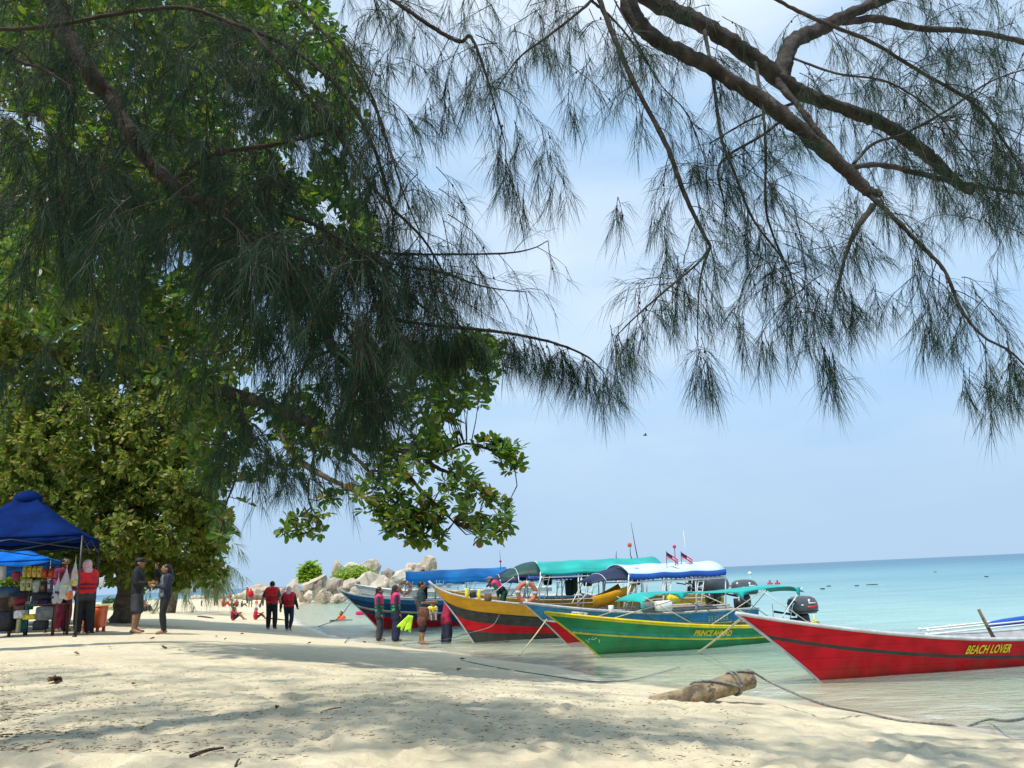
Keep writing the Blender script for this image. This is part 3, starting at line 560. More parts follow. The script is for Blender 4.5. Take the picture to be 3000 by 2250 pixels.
def poly_pts(poly, n, r):
    xs = [p[0] for p in poly]; ys = [p[1] for p in poly]; out = []
    while len(out) < n:
        x = r.uniform(min(xs), max(xs)); y = r.uniform(min(ys), max(ys))
        if in_poly(x, y, poly): out.append((x, y))
    return out

# ------------------------------------------------------------------ right casuarina: limbs sweep in from above the camera
TB = np.array([-1.6, -2.2, gz(-1.6, -2.2)])
rt = thing('casuarina_tree', 'casuarina whose two thick bare limbs and hanging needles cross the sky at right', 'tree', TB)
limb(rt, TB, None, [0.30, 0.25, 0.22, 0.20, 0.18], 'bark', 'trunk', world_pts=[TB + [0, 0, -0.2], TB + [0.1, 0.2, 1.6], TB + [0.35, 0.9, 3.2], TB + [0.8, 1.9, 4.6], TB + [1.5, 3.2, 5.6]], sides=12)
J0 = TB + np.array([1.5, 3.2, 5.6])
limb(rt, TB, None, [0.13, 0.10, 0.072], 'bark', 'branch', world_pts=[J0, J0 + [0.45, 1.2, 0.35], at(1830, -60, 5.0)])
limb(rt, TB, None, [0.13, 0.10, 0.07], 'bark', 'branch', world_pts=[J0, J0 + [0.7, 1.1, 0.55], at(1840, -60, 5.6)])
ca = Casuarina(3); RB = {}
def rb(key, pts, w, mat_='bark', sides=8): RB[key] = limb(rt, TB, pts, [q * .86 for q in w], mat_, 'branch', sides=sides, seed=len(RB)); return RB[key]
rb('A', [(1830, -60, 5.0), (1862, 55, 5.0), (1950, 130, 5.0), (2080, 195, 5.1), (2220, 285, 5.2), (2350, 385, 5.3), (2470, 492, 5.4), (2545, 560, 5.45), (2585, 570, 5.45)], [70, 66, 58, 56, 58, 54, 50, 44, 22], sides=12)
rb('B', [(1840, -60, 5.6), (1900, -5, 5.6), (2010, 50, 5.6), (2130, 115, 5.65), (2240, 195, 5.7), (2335, 265, 5.8), (2450, 312, 5.9), (2560, 350, 6.0), (2655, 408, 6.1), (2735, 470, 6.2), (2800, 535, 6.3), (2850, 565, 6.3)], [64, 66, 64, 62, 66, 60, 46, 50, 52, 46, 36, 24], sides=12)
rb('C', [(2292, 235, 5.75), (2300, 170, 5.8), (2330, 120, 5.9), (2400, 85, 6.0), (2490, 40, 6.1), (2620, -15, 6.3), (2700, -60, 6.4)], [58, 66, 60, 56, 46, 40, 36], sides=10)
rb('D', [(2470, 66, 6.1), (2570, 56, 6.2), (2700, 84, 6.3), (2850, 92, 6.4), (3010, 128, 6.5), (3120, 190, 6.6)], [26, 30, 24, 20, 20, 14])
rb('E', [(2260, -10, 5.2), (2370, 48, 5.2), (2550, 122, 5.3), (2700, 212, 5.4), (2855, 305, 5.5), (2945, 420, 5.6), (3010, 530, 5.6)], [14, 15, 14, 13, 12, 9, 7])
rb('F', [(2258, 218, 5.74), (2330, 300, 5.6), (2395, 385, 5.5), (2450, 450, 5.45), (2475, 490, 5.42)], [36, 24, 24, 24, 26])
rb('G', [(1750, -20, 4.9), (1800, 110, 4.9), (1868, 265, 4.9), (1950, 420, 4.9), (2000, 555, 5.0), (2058, 680, 5.0), (2082, 722, 5.0)], [22, 20, 19, 19, 18, 14, 12])
rb('H', [(2062, 80, 5.62), (2090, 235, 5.1), (2112, 400, 5.1), (2150, 500, 5.1), (2205, 640, 5.1), (2300, 770, 5.2), (2330, 860, 5.2)], [17, 14, 12, 10, 9, 7, 5])
rb('I', [(2212, 178, 5.68), (2232, 300, 5.2), (2243, 430, 5.2), (2243, 600, 5.2), (2262, 680, 5.2), (2300, 770, 5.2)], [14, 11, 11, 9, 8, 6])
rb('J', [(1735, 0, 4.9), (1690, 40, 4.8), (1600, 110, 4.7), (1520, 170, 4.7), (1455, 260, 4.7)], [13, 11, 9, 7, 4])
rb('L', [(2545, 570, 5.45), (2610, 630, 5.4), (2700, 722, 5.4), (2768, 795, 5.4), (2815, 905, 5.4), (2880, 985, 5.4), (2960, 1030, 5.4), (3040, 1110, 5.4)], [20, 16, 15, 13, 11, 9, 8, 5])
rb('M', [(2560, 600, 5.45), (2510, 670, 5.4), (2480, 740, 5.4), (2450, 850, 5.4)], [24, 20, 14, 5])
rb('N', [(2495, 490, 5.4), (2590, 484, 5.5), (2730, 518, 5.6), (2860, 545, 5.7), (3010, 570, 5.8)], [22, 20, 20, 16, 10])
rb('O', [(2082, 722, 5.0), (2040, 775, 4.9), (1950, 850, 4.9), (1860, 930, 4.8), (1805, 985, 4.8)], [10, 8, 8, 6, 4])
rb('Q', [(2330, 300, 5.7), (2200, 350, 5.5), (2080, 420, 5.3)], [12, 8, 5])
rb('R', [(2500, 480, 5.4), (2560, 420, 5.5), (2650, 392, 5.6), (2780, 320, 5.7), (2900, 240, 5.7), (3010, 200, 5.8)], [13, 12, 10, 9, 7, 5])
rb('S', [(2308, 165, 5.8), (2450, 215, 5.5), (2600, 240, 5.5), (2740, 330, 5.5), (2860, 470, 5.5)], [10, 9, 8, 7, 5])
rb('T', [(2122, 600, 5.1), (2110, 480, 5.15), (2235, 395, 5.2), (2320, 330, 5.3)], [6, 9, 11, 10])
rb('U', [(1800, 0, 5.0), (1860, 110, 4.9), (1930, 240, 4.9), (2010, 330, 4.9), (2060, 450, 5.0)], [7, 6, 5, 5, 4])
rb('V', [(1730, 0, 4.9), (1790, 50, 4.95), (1850, 120, 5.0), (1900, 190, 5.05)], [12, 9, 8, 6])
for k_, sp, ln, t0 in (('E', .16, .50, .1), ('D', .17, .5, .25), ('G', .16, .42, .12), ('H', .13, .40, .15), ('I', .13, .38, .2), ('J', .13, .36, .1), ('L', .085, .46, .12), ('M', .06, .42, .1), ('N', .12, .50, .1),
                       ('O', .075, .36, .0), ('Q', .14, .36, .1), ('R', .15, .44, .1), ('S', .14, .44, .1), ('T', .13, .34, .0), ('U', .16, .34, .2), ('V', .2, .3, .3), ('C', .22, .42, .5), ('B', .26, .42, .35), ('A', .40, .36, .2)):
    ca.along(RB[k_], sp * 1.12, ln * .84, t0=t0)
def hang(cas, x, y, Y, ln, n=1, **k):
    """a small bunch of sprays hanging straight down"""
    for _ in range(n): cas.spray(at(x + cas.r.uniform(-14, 14), y + cas.r.uniform(-10, 10), Y), np.array([cas.r.normal() * 0.35, cas.r.normal() * 0.35, -1]), ln, droop=0.9, **k)
for pl, n, Y0, Y1, ln in (([(2300, 0), (3060, 0), (3060, 640), (2760, 520), (2560, 300)], 96, 5.2, 7.6, .48), ([(2640, 420), (3060, 420), (3060, 760), (2860, 700)], 34, 5.2, 6.8, .44), ([(1640, 0), (2200, 0), (2150, 160), (1900, 300), (1650, 260)], 24, 4.6, 5.8, .40),
                          ([(1960, 520), (2420, 560), (2400, 800), (2120, 760)], 22, 4.9, 5.6, .40), ([(2160, 780), (2440, 740), (2470, 920), (2340, 1010)], 20, 5.0, 5.4, .40), ([(2300, 240), (2900, 300), (2960, 520), (2500, 440)], 22, 5.6, 7.0, .40),
                          ([(2420, 600), (2600, 620), (2580, 780), (2440, 760)], 8, 5.2, 5.6, .36), ([(2660, 800), (2830, 860), (2900, 940), (2700, 930)], 8, 5.2, 5.6, .36), ([(1850, 820), (2060, 760), (2080, 860), (1830, 960)], 8, 4.8, 5.0, .34)):
    for x, y in poly_pts(pl, n, ca.r): ca.spray(at(x, y - 55, ca.r.uniform(Y0, Y1)), np.array([ca.r.normal() * .7, ca.r.normal() * .7, ca.r.uniform(-1, .5)]), ln * ca.r.uniform(.7, 1.3))
RBp = limb(rt, TB, [(2082, 722, 5.0), (2055, 800, 5.0), (2045, 900, 5.0), (2044, 1000, 5.0)], [8, 6, 4, 3], 'twig')
hang(ca, 2044, 990, 5.0, .20, 3); hang(ca, 2062, 1050, 5.0, .14, 3); hang(ca, 2050, 850, 5.0, .2, 1)
for x, y in ((1810, 610), (1925, 640), (1945, 730), (1800, 985), (1870, 990), (2165, 960), (2225, 1000), (2385, 1000), (2420, 1040), (2440, 1080), (2480, 880), (2560, 870), (2830, 1110), (2890, 1130), (2940, 1040), (2700, 960), (2720, 920), (2350, 900), (1500, 400), (1600, 480), (2960, 1100)):
    hang(ca, x, y - 40, 5.1, .18, 2)
# crown above and behind the camera, which shades the near sand
RO = np.random.default_rng(77)
for i in range(7):
    e = np.array([-4.6 + 1.6 * i, RO.uniform(-1.5, 3.2), RO.uniform(6.0, 7.8)])
    limb(rt, TB, None, [0.11, 0.07, 0.03], 'bark', 'branch', world_pts=[J0 + [0, -0.8, -0.5], (J0 + e) / 2 + [0, 0, 0.6], e], seed=i)
co = Casuarina(8); k = 0
while k < 200:
    p = np.array([RO.uniform(-6.5, 5.0), RO.uniform(-5.5, 7.0), RO.uniform(5.0, 11.5)])
    if p[2] < 2.6 + 0.86 * max(p[1], 1.6) + 0.6 or p[2] > 5.4 + 0.86 * max(p[1], 1.6): continue
    if vnoise(np.array([p[0] * 0.55]), np.array([p[1] * 0.55]), 91)[0] < -0.16: continue
    co.spray(p, np.array([RO.normal(), RO.normal(), RO.uniform(-.6, .4)]), .9, nw=0.0085, nl=(.2, .38), twigs=7, per=13); k += 1
co.finish(rt, TB, name='overhead_foliage')
fr_ = ca.finish(rt, TB)

# ------------------------------------------------------------------ left casuarina: dark hanging mass
TL = np.array([-6.2, 2.6, gz(-6.2, 2.6)])
lt = thing('casuarina_tree', 'dark casuarina whose shaded boughs fill the upper left over the beach', 'tree', TL)
limb(lt, TL, None, [0.34, 0.28, 0.25, 0.22, 0.18], 'bark_dark', 'trunk', world_pts=[TL + [0, 0, -.2], TL + [.1, .1, 2.0], TL + [.35, .4, 4.2], TL + [.9, 1.0, 6.0], TL + [1.6, 1.8, 7.4]], sides=12)
JL = TL + np.array([0.9, 1.0, 6.0]); cl = Casuarina(4); LB = {}
def lb_(key, pts, w, mat_='bark_dark', sides=8): LB[key] = limb(lt, TL, pts, w, mat_, 'branch', sides=sides, seed=30 + len(LB)); return LB[key]
limb(lt, TL, None, [0.16, 0.12, 0.085], 'bark_dark', 'branch', world_pts=[JL, (JL + at(150, -40, 5.8)) / 2 + [0, 0, .2], at(150, -40, 5.8)])
lb_('a', [(150, -40, 5.8), (190, 90, 5.8), (260, 210, 5.8), (330, 300, 5.9), (385, 400, 5.9), (440, 480, 6.0), (540, 560, 6.0), (640, 620, 6.0), (720, 690, 6.0)], [70, 66, 60, 54, 48, 44, 40, 38, 34], sides=10)
lb_('b', [(720, 690, 6.0), (820, 775, 6.0), (890, 855, 6.0), (945, 950, 6.0), (975, 1020, 6.0), (1050, 1090, 6.0), (1090, 1170, 6.0)], [34, 36, 34, 34, 36, 16, 8], 'bark')
lb_('c', [(-30, 88, 5.2), (120, 80, 5.2), (280, 52, 5.2), (430, 28, 5.2), (560, 26, 5.2), (690, 72, 5.2), (830, 128, 5.2), (960, 225, 5.2), (1040, 320, 5.2), (1105, 460, 5.2), (1150, 620, 5.2)], [14, 15, 14, 13, 14, 16, 16, 15, 14, 12, 8])
lb_('d', [(740, 90, 5.2), (790, 150, 5.1), (860, 235, 5.1), (940, 330, 5.1), (1000, 410, 5.1), (1070, 520, 5.1), (1150, 610, 5.1), (1240, 700, 5.2), (1300, 800, 5.2)], [14, 14, 13, 13, 12, 11, 10, 8, 6])
lb_('e', [(520, 520, 5.4), (580, 475, 5.4), (660, 443, 5.4), (790, 425, 5.3), (900, 402, 5.3), (950, 385, 5.3), (1000, 350, 5.3)], [14, 14, 15, 14, 12, 9, 5])
lb_('f', [(540, 580, 5.4), (660, 592, 5.4), (760, 606, 5.4), (880, 640, 5.4), (960, 680, 5.4), (1050, 735, 5.4), (1130, 810, 5.4)], [13, 14, 14, 13, 12, 10, 7])
lb_('g', [(1120, 930, 5.5), (1210, 945, 5.5), (1310, 958, 5.5), (1430, 968, 5.5), (1540, 985, 5.5), (1640, 1010, 5.5), (1720, 1045, 5.5), (1765, 1085, 5.5)], [14, 12, 11, 10, 9, 8, 6, 4])
lb_('h', [(1120, 740, 5.6), (1210, 745, 5.6), (1330, 745, 5.6), (1480, 742, 5.6), (1560, 728, 5.6), (1605, 705, 5.6)], [9, 8, 7, 6, 4, 3])
lb_('i', [(1180, 780, 5.6), (1300, 800, 5.6), (1400, 835, 5.6), (1480, 850, 5.6), (1540, 855, 5.6)], [8, 7, 5, 4, 3])
lb_('j', [(1120, -20, 4.9), (1180, 20, 4.9), (1260, 75, 4.9), (1345, 122, 4.9), (1375, 105, 4.9), (1400, 150, 4.9), (1430, 240, 4.9), (1455, 330, 4.9), (1480, 420, 4.9)], [14, 14, 14, 13, 12, 10, 8, 6, 4])
lb_('k', [(860, 0, 4.9), (900, 50, 4.9), (960, 110, 4.9), (1040, 210, 4.9), (1110, 340, 4.9)], [11, 10, 8, 7, 4])
lb_('l', [(-20, 130, 5.0), (60, 180, 5.0), (130, 205, 5.0), (220, 260, 5.0)], [16, 15, 10, 5])
lb_('m', [(1000, 120, 4.9), (1080, 260, 4.9), (1130, 400, 4.9), (1180, 560, 4.9), (1230, 680, 5.0)], [9, 9, 8, 6, 4])
lb_('n', [(780, 700, 5.3), (850, 740, 5.3), (960, 860, 5.4), (1000, 900, 5.4)], [9, 10, 9, 6])
lb_('o', [(960, 1030, 6.0), (900, 1060, 5.9), (880, 1110, 5.9)], [12, 10, 5])
lb_('p', [(980, 700, 5.4), (1060, 760, 5.4), (1180, 850, 5.4), (1240, 900, 5.4), (1330, 960, 5.4)], [10, 11, 10, 8, 6])
for k_, sp, ln, t0 in (('c', .13, .5, .05), ('d', .10, .46, .1), ('e', .13, .46, 0), ('f', .12, .48, 0), ('j', .10, .42, 0), ('k', .09, .42, 0), ('m', .10, .42, 0), ('n', .12, .4, 0), ('o', .1, .4, 0), ('p', .10, .44, 0), ('b', .14, .5, .3)): cl.along(LB[k_], sp * 1.35, ln, t0=t0)
cl.along(LB['g'], .040, .20, t0=.0, down=.7, spread=.7, twigs=9, per=20); cl.along(LB['h'], .13, .26, spread=.8, down=.1, twigs=5, per=7); cl.along(LB['i'], .14, .3, spread=.7, down=.1, twigs=5, per=8); cl.along(LB['h'][:20], .10, .34, per=14)
dark = dict(nw=0.0032, per=19)
for pl, n, Y0, Y1, ln in (([(0, 260), (420, 420), (760, 560), (860, 820), (560, 800), (250, 760), (0, 720)], 135, 4.4, 7.0, .60), ([(650, 760), (1000, 740), (1240, 860), (1320, 1000), (1230, 1130), (1000, 1130), (820, 1060), (640, 920)], 150, 4.8, 6.8, .50),
                          ([(1180, 820), (1330, 860), (1400, 960), (1240, 1000)], 22, 5.2, 5.8, .40), ([(0, -20), (620, -20), (700, 260), (560, 420), (260, 330), (0, 300)], 98, 4.6, 7.0, .48), ([(600, 60), (880, 150), (960, 420), (980, 700), (700, 560), (620, 380)], 56, 4.8, 6.6, .44),
                          ([(860, 0), (1150, 0), (1260, 200), (1180, 420), (1080, 480), (960, 220)], 24, 4.5, 5.6, .38), ([(1150, 0), (1720, 0), (1640, 160), (1440, 260), (1300, 160)], 24, 4.5, 5.6, .38), ([(1050, 480), (1280, 560), (1330, 760), (1180, 780)], 18, 4.8, 5.6, .38),
                          ([(0, 840), (540, 880), (640, 1120), (420, 1140), (0, 1120)], 14, 5.0, 7.0, .45), ([(640, 1120), (720, 1120), (740, 1420), (660, 1420)], 12, 6.0, 7.0, .44), ([(850, 1130), (1240, 1130), (1200, 1260), (930, 1270)], 22, 5.0, 6.4, .40), ([(760, 1340), (900, 1330), (960, 1440), (800, 1460)], 10, 7.0, 8.0, .5)):
    for x, y in poly_pts(pl, n, cl.r): cl.spray(at(x, y - 85, cl.r.uniform(Y0, Y1)), np.array([cl.r.normal() * .8, cl.r.normal() * .7, cl.r.uniform(-1, .25)]), ln * cl.r.uniform(.7, 1.35), **(dark if x < 1150 and y > 240 else {}))
for x, y in ((1455, 450), (1480, 520), (1530, 580), (1300, 300), (1240, 330), (1600, 420), (1640, 560), (1560, 130), (1660, 300), (1380, 260)): hang(cl, x, y - 40, 4.9, .18, 2)
cl.finish(lt, TL)
# upper crown of the left casuarina (above the frame) that keeps its boughs in shade
cu = Casuarina(9); k = 0
while k < 250:
    p = np.array([RO.uniform(-10.5, -0.2), RO.uniform(-2.5, 8.0), RO.uniform(6.0, 12.5)])
    if p[2] < 2.5 + 0.88 * max(p[1], 2.0) + 0.8 or p[2] > 6.2 + .88 * max(p[1], 1.0): continue
    if vnoise(np.array([p[0] * 0.6]), np.array([p[1] * 0.6]), 95)[0] < -0.16: continue
    cu.spray(p, np.array([RO.normal(), RO.normal(), RO.uniform(-.6, .5)]), 1.0, nw=0.011, nl=(.22, .42), twigs=8, per=14, wood=False); k += 1
cu.finish(lt, TL, name='upper_foliage')
print('needles', sum(map(len, ca.P)), sum(map(len, cl.P)), sum(map(len, co.P)), sum(map(len, cu.P)))

# ------------------------------------------------------------------ broad-leaved trees
LEAF_V = np.array([(0, 0, 0), (.13, .28, .035), (-.13, .28, .035), (.31, .68, .05), (-.31, .68, .05), (.22, .93, .01), (-.22, .93, .01), (0, 1.02, -.05), (0, .30, -.01), (0, .68, -.02)])
LEAF_F = [(0, 1, 8), (0, 8, 2), (8, 1, 3, 9), (2, 8, 9, 4), (9, 3, 5, 7), (4, 9, 7, 6)]
SIM_V = np.array([(0, 0, 0), (.24, .55, .05), (-.24, .55, .05), (.15, .9, -.01), (-.15, .9, -.01), (0, .55, -.02), (0, 1.02, -.06)])
SIM_T = np.array([(0, 1, 5), (0, 5, 2)]); SIM_Q = np.array([(5, 1, 3, 6), (2, 5, 6, 4)])
def frames_for(D, r, wob=0.35):
    """rotation matrices whose local +Y runs along D and local +Z is as upright as it can be"""
    z = np.zeros_like(D); z[:, 2] = 1; z = z + r.normal(size=D.shape) * wob; x = unit(np.cross(D, z)); zz = np.cross(x, D); return np.stack([x, D, zz], -1)
def rosettes(tips, axes, r, n=(6, 10), size=(.13, .22), droop=.28):
    P_, D_, S_ = [], [], []
    for p, a in zip(tips, axes):
        k_ = r.integers(n[0], n[1] + 1); a = unit(np.asarray(a, float)); u = unit(np.cross(a, r.normal(size=3))); w = np.cross(a, u)
        th = np.arange(k_) * 2.4 + r.uniform(0, 6); el = r.uniform(0.15, 0.8, k_)
        d = unit(a[None] * np.sin(el)[:, None] + (u[None] * np.cos(th)[:, None] + w[None] * np.sin(th)[:, None]) * np.cos(el)[:, None] + np.array([0, 0, -droop]))
        P_.append(np.repeat(np.asarray(p)[None], k_, 0) + d * 0.02); D_.append(d); S_.append(r.uniform(size[0], size[1], k_))
    return np.concatenate(P_), np.concatenate(D_), np.concatenate(S_)
def leaf_mass(name, Pn, D, S, mat_, parent, origin, r, kind='stuff', wob=0.35):
    Rm = frames_for(D, r, wob); k_ = len(SIM_V); V = (np.einsum('nij,kj->nki', Rm, SIM_V) * S[:, None, None] + Pn[:, None, :]).reshape(-1, 3); b_ = (np.arange(len(Pn)) * k_)[:, None, None]
    return tag(np_mesh(name, V, (SIM_T[None] + b_).reshape(-1, 3), (SIM_Q[None] + b_).reshape(-1, 4), M[mat_], parent, origin), kind=kind)
leaf_mb = MB(); leaf_mb.add(LEAF_V, LEAF_F)
_tmp = leaf_mb.build('leaf', M['almond_leaf']); LEAF_ME = _tmp.data; bpy.data.objects.remove(_tmp)

AT = np.array([-11.6, 14.2, gz(-11.6, 14.2)]); ra = np.random.default_rng(21)
al = thing('sea_almond_tree', 'broad-leaved beach tree with a long bough of round leaves hanging over the water edge', 'tree', AT)
limb(al, AT, None, [0.42, 0.36, 0.33, 0.26, 0.2], 'bark_pale', 'trunk', world_pts=[AT + [0, 0, -.2], AT + [.2, 0, 1.5], AT + [.6, .1, 3.6], AT + [1.0, .2, 6.0], AT + [1.4, .2, 8.6]], sides=12)
limb(al, AT, None, [0.13, 0.10, 0.085, 0.08], 'bark_dark', 'branch', world_pts=[AT + [1.0, .2, 6.0], at(40, 560, 15.2), at(280, 720, 15.0), at(450, 960, 13.9), at(520, 1090, 13.1)])
AB = {}
def ab(key, pts, w, mat_='bark_dark', sides=8): AB[key] = limb(al, AT, pts, w, mat_, 'branch', sides=sides, seed=60 + len(AB)); return AB[key]
ab('a', [(500, 1060, 13.1), (570, 1120, 12.8), (690, 1155, 12.6), (790, 1190, 12.4), (890, 1232, 12.2), (985, 1290, 12.0)], [38, 38, 38, 37, 34, 28])
ab('b', [(985, 1290, 12.0), (1080, 1312, 12.0), (1160, 1318, 12.0), (1240, 1342, 12.0), (1290, 1375, 12.0), (1380, 1400, 12.0)], [24, 18, 16, 15, 11, 6])
ab('c', [(800, 1240, 12.3), (850, 1310, 12.2), (885, 1355, 12.2), (950, 1395, 12.1), (1010, 1425, 12.0), (1090, 1470, 12.0), (1180, 1510, 12.0)], [16, 20, 20, 17, 12, 9, 6], 'bark_pale')
ab('d', [(1150, 1330, 12.0), (1220, 1420, 11.9), (1270, 1470, 11.9), (1330, 1530, 11.9)], [10, 10, 8, 5])
ab('e', [(990, 1290, 12.0), (1080, 1380, 11.9), (1140, 1450, 11.9), (1200, 1540, 11.9)], [12, 10, 8, 5])
ab('f', [(1290, 1330, 12.0), (1360, 1300, 12.0), (1410, 1310, 12.0), (1470, 1330, 12.0), (1505, 1350, 12.0)], [8, 7, 6, 5, 4])
ab('g', [(905, 1400, 12.0), (905, 1470, 12.0), (935, 1530, 12.0), (900, 1560, 12.0)], [6, 5, 4, 3])
ab('h', [(700, 1290, 12.8), (690, 1400, 12.8), (665, 1470, 12.8), (655, 1520, 12.8)], [8, 7, 5, 4])
tips, axes, isclose = [], [], []
def add_tips(pl, n, Y0, Y1, gap=None, close=False):
    for x, y in poly_pts(pl, n, ra):
        Y_ = ra.uniform(Y0, Y1); p = at(x, y, Y_)
        if gap is not None and vnoise(np.array([x / 60.0]), np.array([y / 60.0]), 5)[0] < gap: continue
        tips.append(p); axes.append(np.array([ra.normal() * .6 + .25, ra.normal() * .6 - .3, ra.uniform(-.1, 1.0)])); isclose.append(close)
add_tips([(1390, 1300), (1450, 1278), (1520, 1310), (1525, 1385), (1480, 1390), (1440, 1330)], 30, 11.8, 12.3, None, True)
add_tips([(1060, 1340), (1300, 1310), (1400, 1390), (1440, 1450), (1500, 1480), (1480, 1570), (1330, 1590), (1180, 1580), (1060, 1520), (1000, 1400)], 200, 11.2, 12.9, -.14, True)
add_tips([(700, 1270), (860, 1240), (1040, 1330), (1060, 1440), (960, 1470), (880, 1420), (780, 1380)], 46, 11.8, 12.8, -.12, True)
add_tips([(1400, 1420), (1490, 1470), (1500, 1560), (1400, 1560)], 22, 11.6, 12.4, -.2, True)
add_tips([(1090, 1480), (1240, 1500), (1230, 1590), (1130, 1560)], 30, 11.6, 12.2, None, True)
add_tips([(820, 1520), (950, 1500), (960, 1575), (830, 1560)], 16, 11.8, 12.4, None, True); add_tips([(1280, 1560), (1340, 1570), (1330, 1600), (1280, 1600)], 4, 11.8, 12.0, None, True)
n_close = len(tips)
add_tips([(960, 1000), (1440, 1030), (1480, 1090), (1400, 1200), (1390, 1330), (1180, 1330), (980, 1280), (920, 1150)], 520, 11.5, 15.0, -.14)
add_tips([(1340, 960), (1480, 1010), (1440, 1080), (1340, 1060)], 40, 12, 14)
add_tips([(520, 1130), (980, 1150), (1000, 1330), (860, 1320), (760, 1260), (620, 1420), (540, 1400)], 260, 12.2, 15, -.16)
add_tips([(640, 1330), (760, 1380), (700, 1540), (640, 1600), (600, 1500)], 40, 12.4, 13.6, -.1)
add_tips([(0, -40), (960, -40), (1010, 170), (1075, 330), (1000, 420), (1030, 560), (1110, 700), (1090, 800), (980, 760), (880, 900), (560, 880), (0, 760)], 2700, 11.0, 15.0, -.20)
add_tips([(880, 140), (1010, 150), (1080, 300), (1010, 360), (920, 320)], 100, 12, 15, -.15); add_tips([(960, 540), (1080, 640), (1110, 720), (1000, 740)], 70, 12, 15, -.15)
add_tips([(-250, -700), (420, -700), (760, -40), (-200, -40)], 620, 10.5, 13.5, -.25)
add_tips([(220, 640), (480, 720), (640, 1060), (620, 1150), (500, 1150), (360, 980)], 170, 11.6, 12.7, -.2)
add_tips([(0, 740), (300, 760), (560, 900), (600, 1010), (300, 1020), (0, 960)], 190, 12.0, 15.0, -.14)
tips = np.array(tips); axes = np.array(axes)
Pn, D, S = rosettes(tips[:n_close], axes[:n_close], ra, (7, 12), (.11, .19), .30)
Pm, Dm, Sm = rosettes(tips[n_close:], axes[n_close:], ra, (6, 9), (.13, .23), .30)
order = np.argsort(-S / Pn[:, 1] + ra.uniform(0, .006, len(S)))[:300]; rest = np.setdiff1d(np.arange(len(S)), order); Rm = frames_for(D, ra)
for i in order:                                            # the nearest 300 leaves, one object each
    lo = bpy.data.objects.new('leaf', LEAF_ME); COL.objects.link(lo); lo.parent = al
    lo.matrix_local = Matrix.Translation(Vector(Pn[i] - AT)) @ Matrix(Rm[i]).to_4x4() @ Matrix.Scale(S[i], 4)
leaf_mass('foliage', Pn[rest], D[rest], S[rest], 'almond_leaf', al, AT, ra); leaf_mass('crown', Pm, Dm, Sm, 'shaded_leaf', al, AT, ra, wob=.6)
# thin wood that carries each tip to the nearest bough
tw = MB(); allp = np.concatenate([AB[k_] for k_ in AB])
for i, p in enumerate(tips[:n_close + 700]):
    q = allp[np.argmin(np.linalg.norm(allp - p, axis=1))]; dd_ = np.linalg.norm(q - p)
    if dd_ < 0.05 or dd_ > (1.5 if i < n_close else 0.9): continue
    m_ = (p + q) / 2 + ra.normal(size=3) * 0.06 * dd_ + np.array([0, 0, -.05 * dd_]); tw.tube([q, m_, p], [0.009 + .004 * dd_, .007 + .002 * dd_, .0045], 4, cap=False)
tag(tw.build('twigs', M['bark_dark'], al, origin=AT), kind='stuff')

def crown_tree(name, label, cat, base, lobes, n_tips, mat_, seed, size, trunk, trunk_mat='bark_pale', per=(6, 9), droop=.35, group=None, hang_=0.0):
    """trunk + crown of many leaf rosettes spread through several lobes, with gaps between them"""
    r = np.random.default_rng(seed); t = thing(name, label, cat, base, 0, group)
    limb(t, base, None, trunk[1], trunk_mat, 'trunk', world_pts=[base + np.array(q) for q in trunk[0]], sides=12)
    tp, ax = [], []; wts = np.array([l[1][0] * l[1][2] for l in lobes]); cnt = (n_tips * wts / wts.sum()).astype(int); topw = base + np.array(trunk[0][-1])
    for (c, rad), n_ in zip(lobes, cnt):
        c = np.asarray(c); rad = np.asarray(rad); k_ = 0; tries = 0
        limb(t, base, None, [trunk[1][-1] * .8, trunk[1][-1] * .5, .03], trunk_mat, 'branch', world_pts=[topw, (topw + c) / 2 + r.normal(size=3) * .25, c], seed=seed + len(tp))
        while k_ < n_ and tries < n_ * 30:
            tries += 1; d = unit(r.normal(size=3)); f = r.random() ** .45; p = c + d * rad * f
            if vnoise(np.array([p[0] * .9 + p[2] * .3]), np.array([p[2] * .9 + p[1] * .4]), seed)[0] < -.16: continue
            tp.append(p); ax.append(d * np.array([1, 1, 1 - hang_]) + np.array([0, 0, .25 - hang_])); k_ += 1
    Pn, D, S = rosettes(tp, ax, r, per, size, droop); leaf_mass('crown', Pn, D, S, mat_, t, base, r, wob=1.0); return t
def base_of(px, py): return ground_at(px, py)
B0 = base_of(352, 1752)
def W(px, py, Y): return at(px, py, Y)
def lobe(px, py, Y, rx, rz, ry=None): return (at(px, py, Y), (rx * Y / FPX, ry or rx * Y / FPX, rz * Y / FPX))
Yb = 29.5; base1 = np.array([at(362, 1750, Yb)[0], Yb, gz(at(362, 1750, Yb)[0], Yb)])
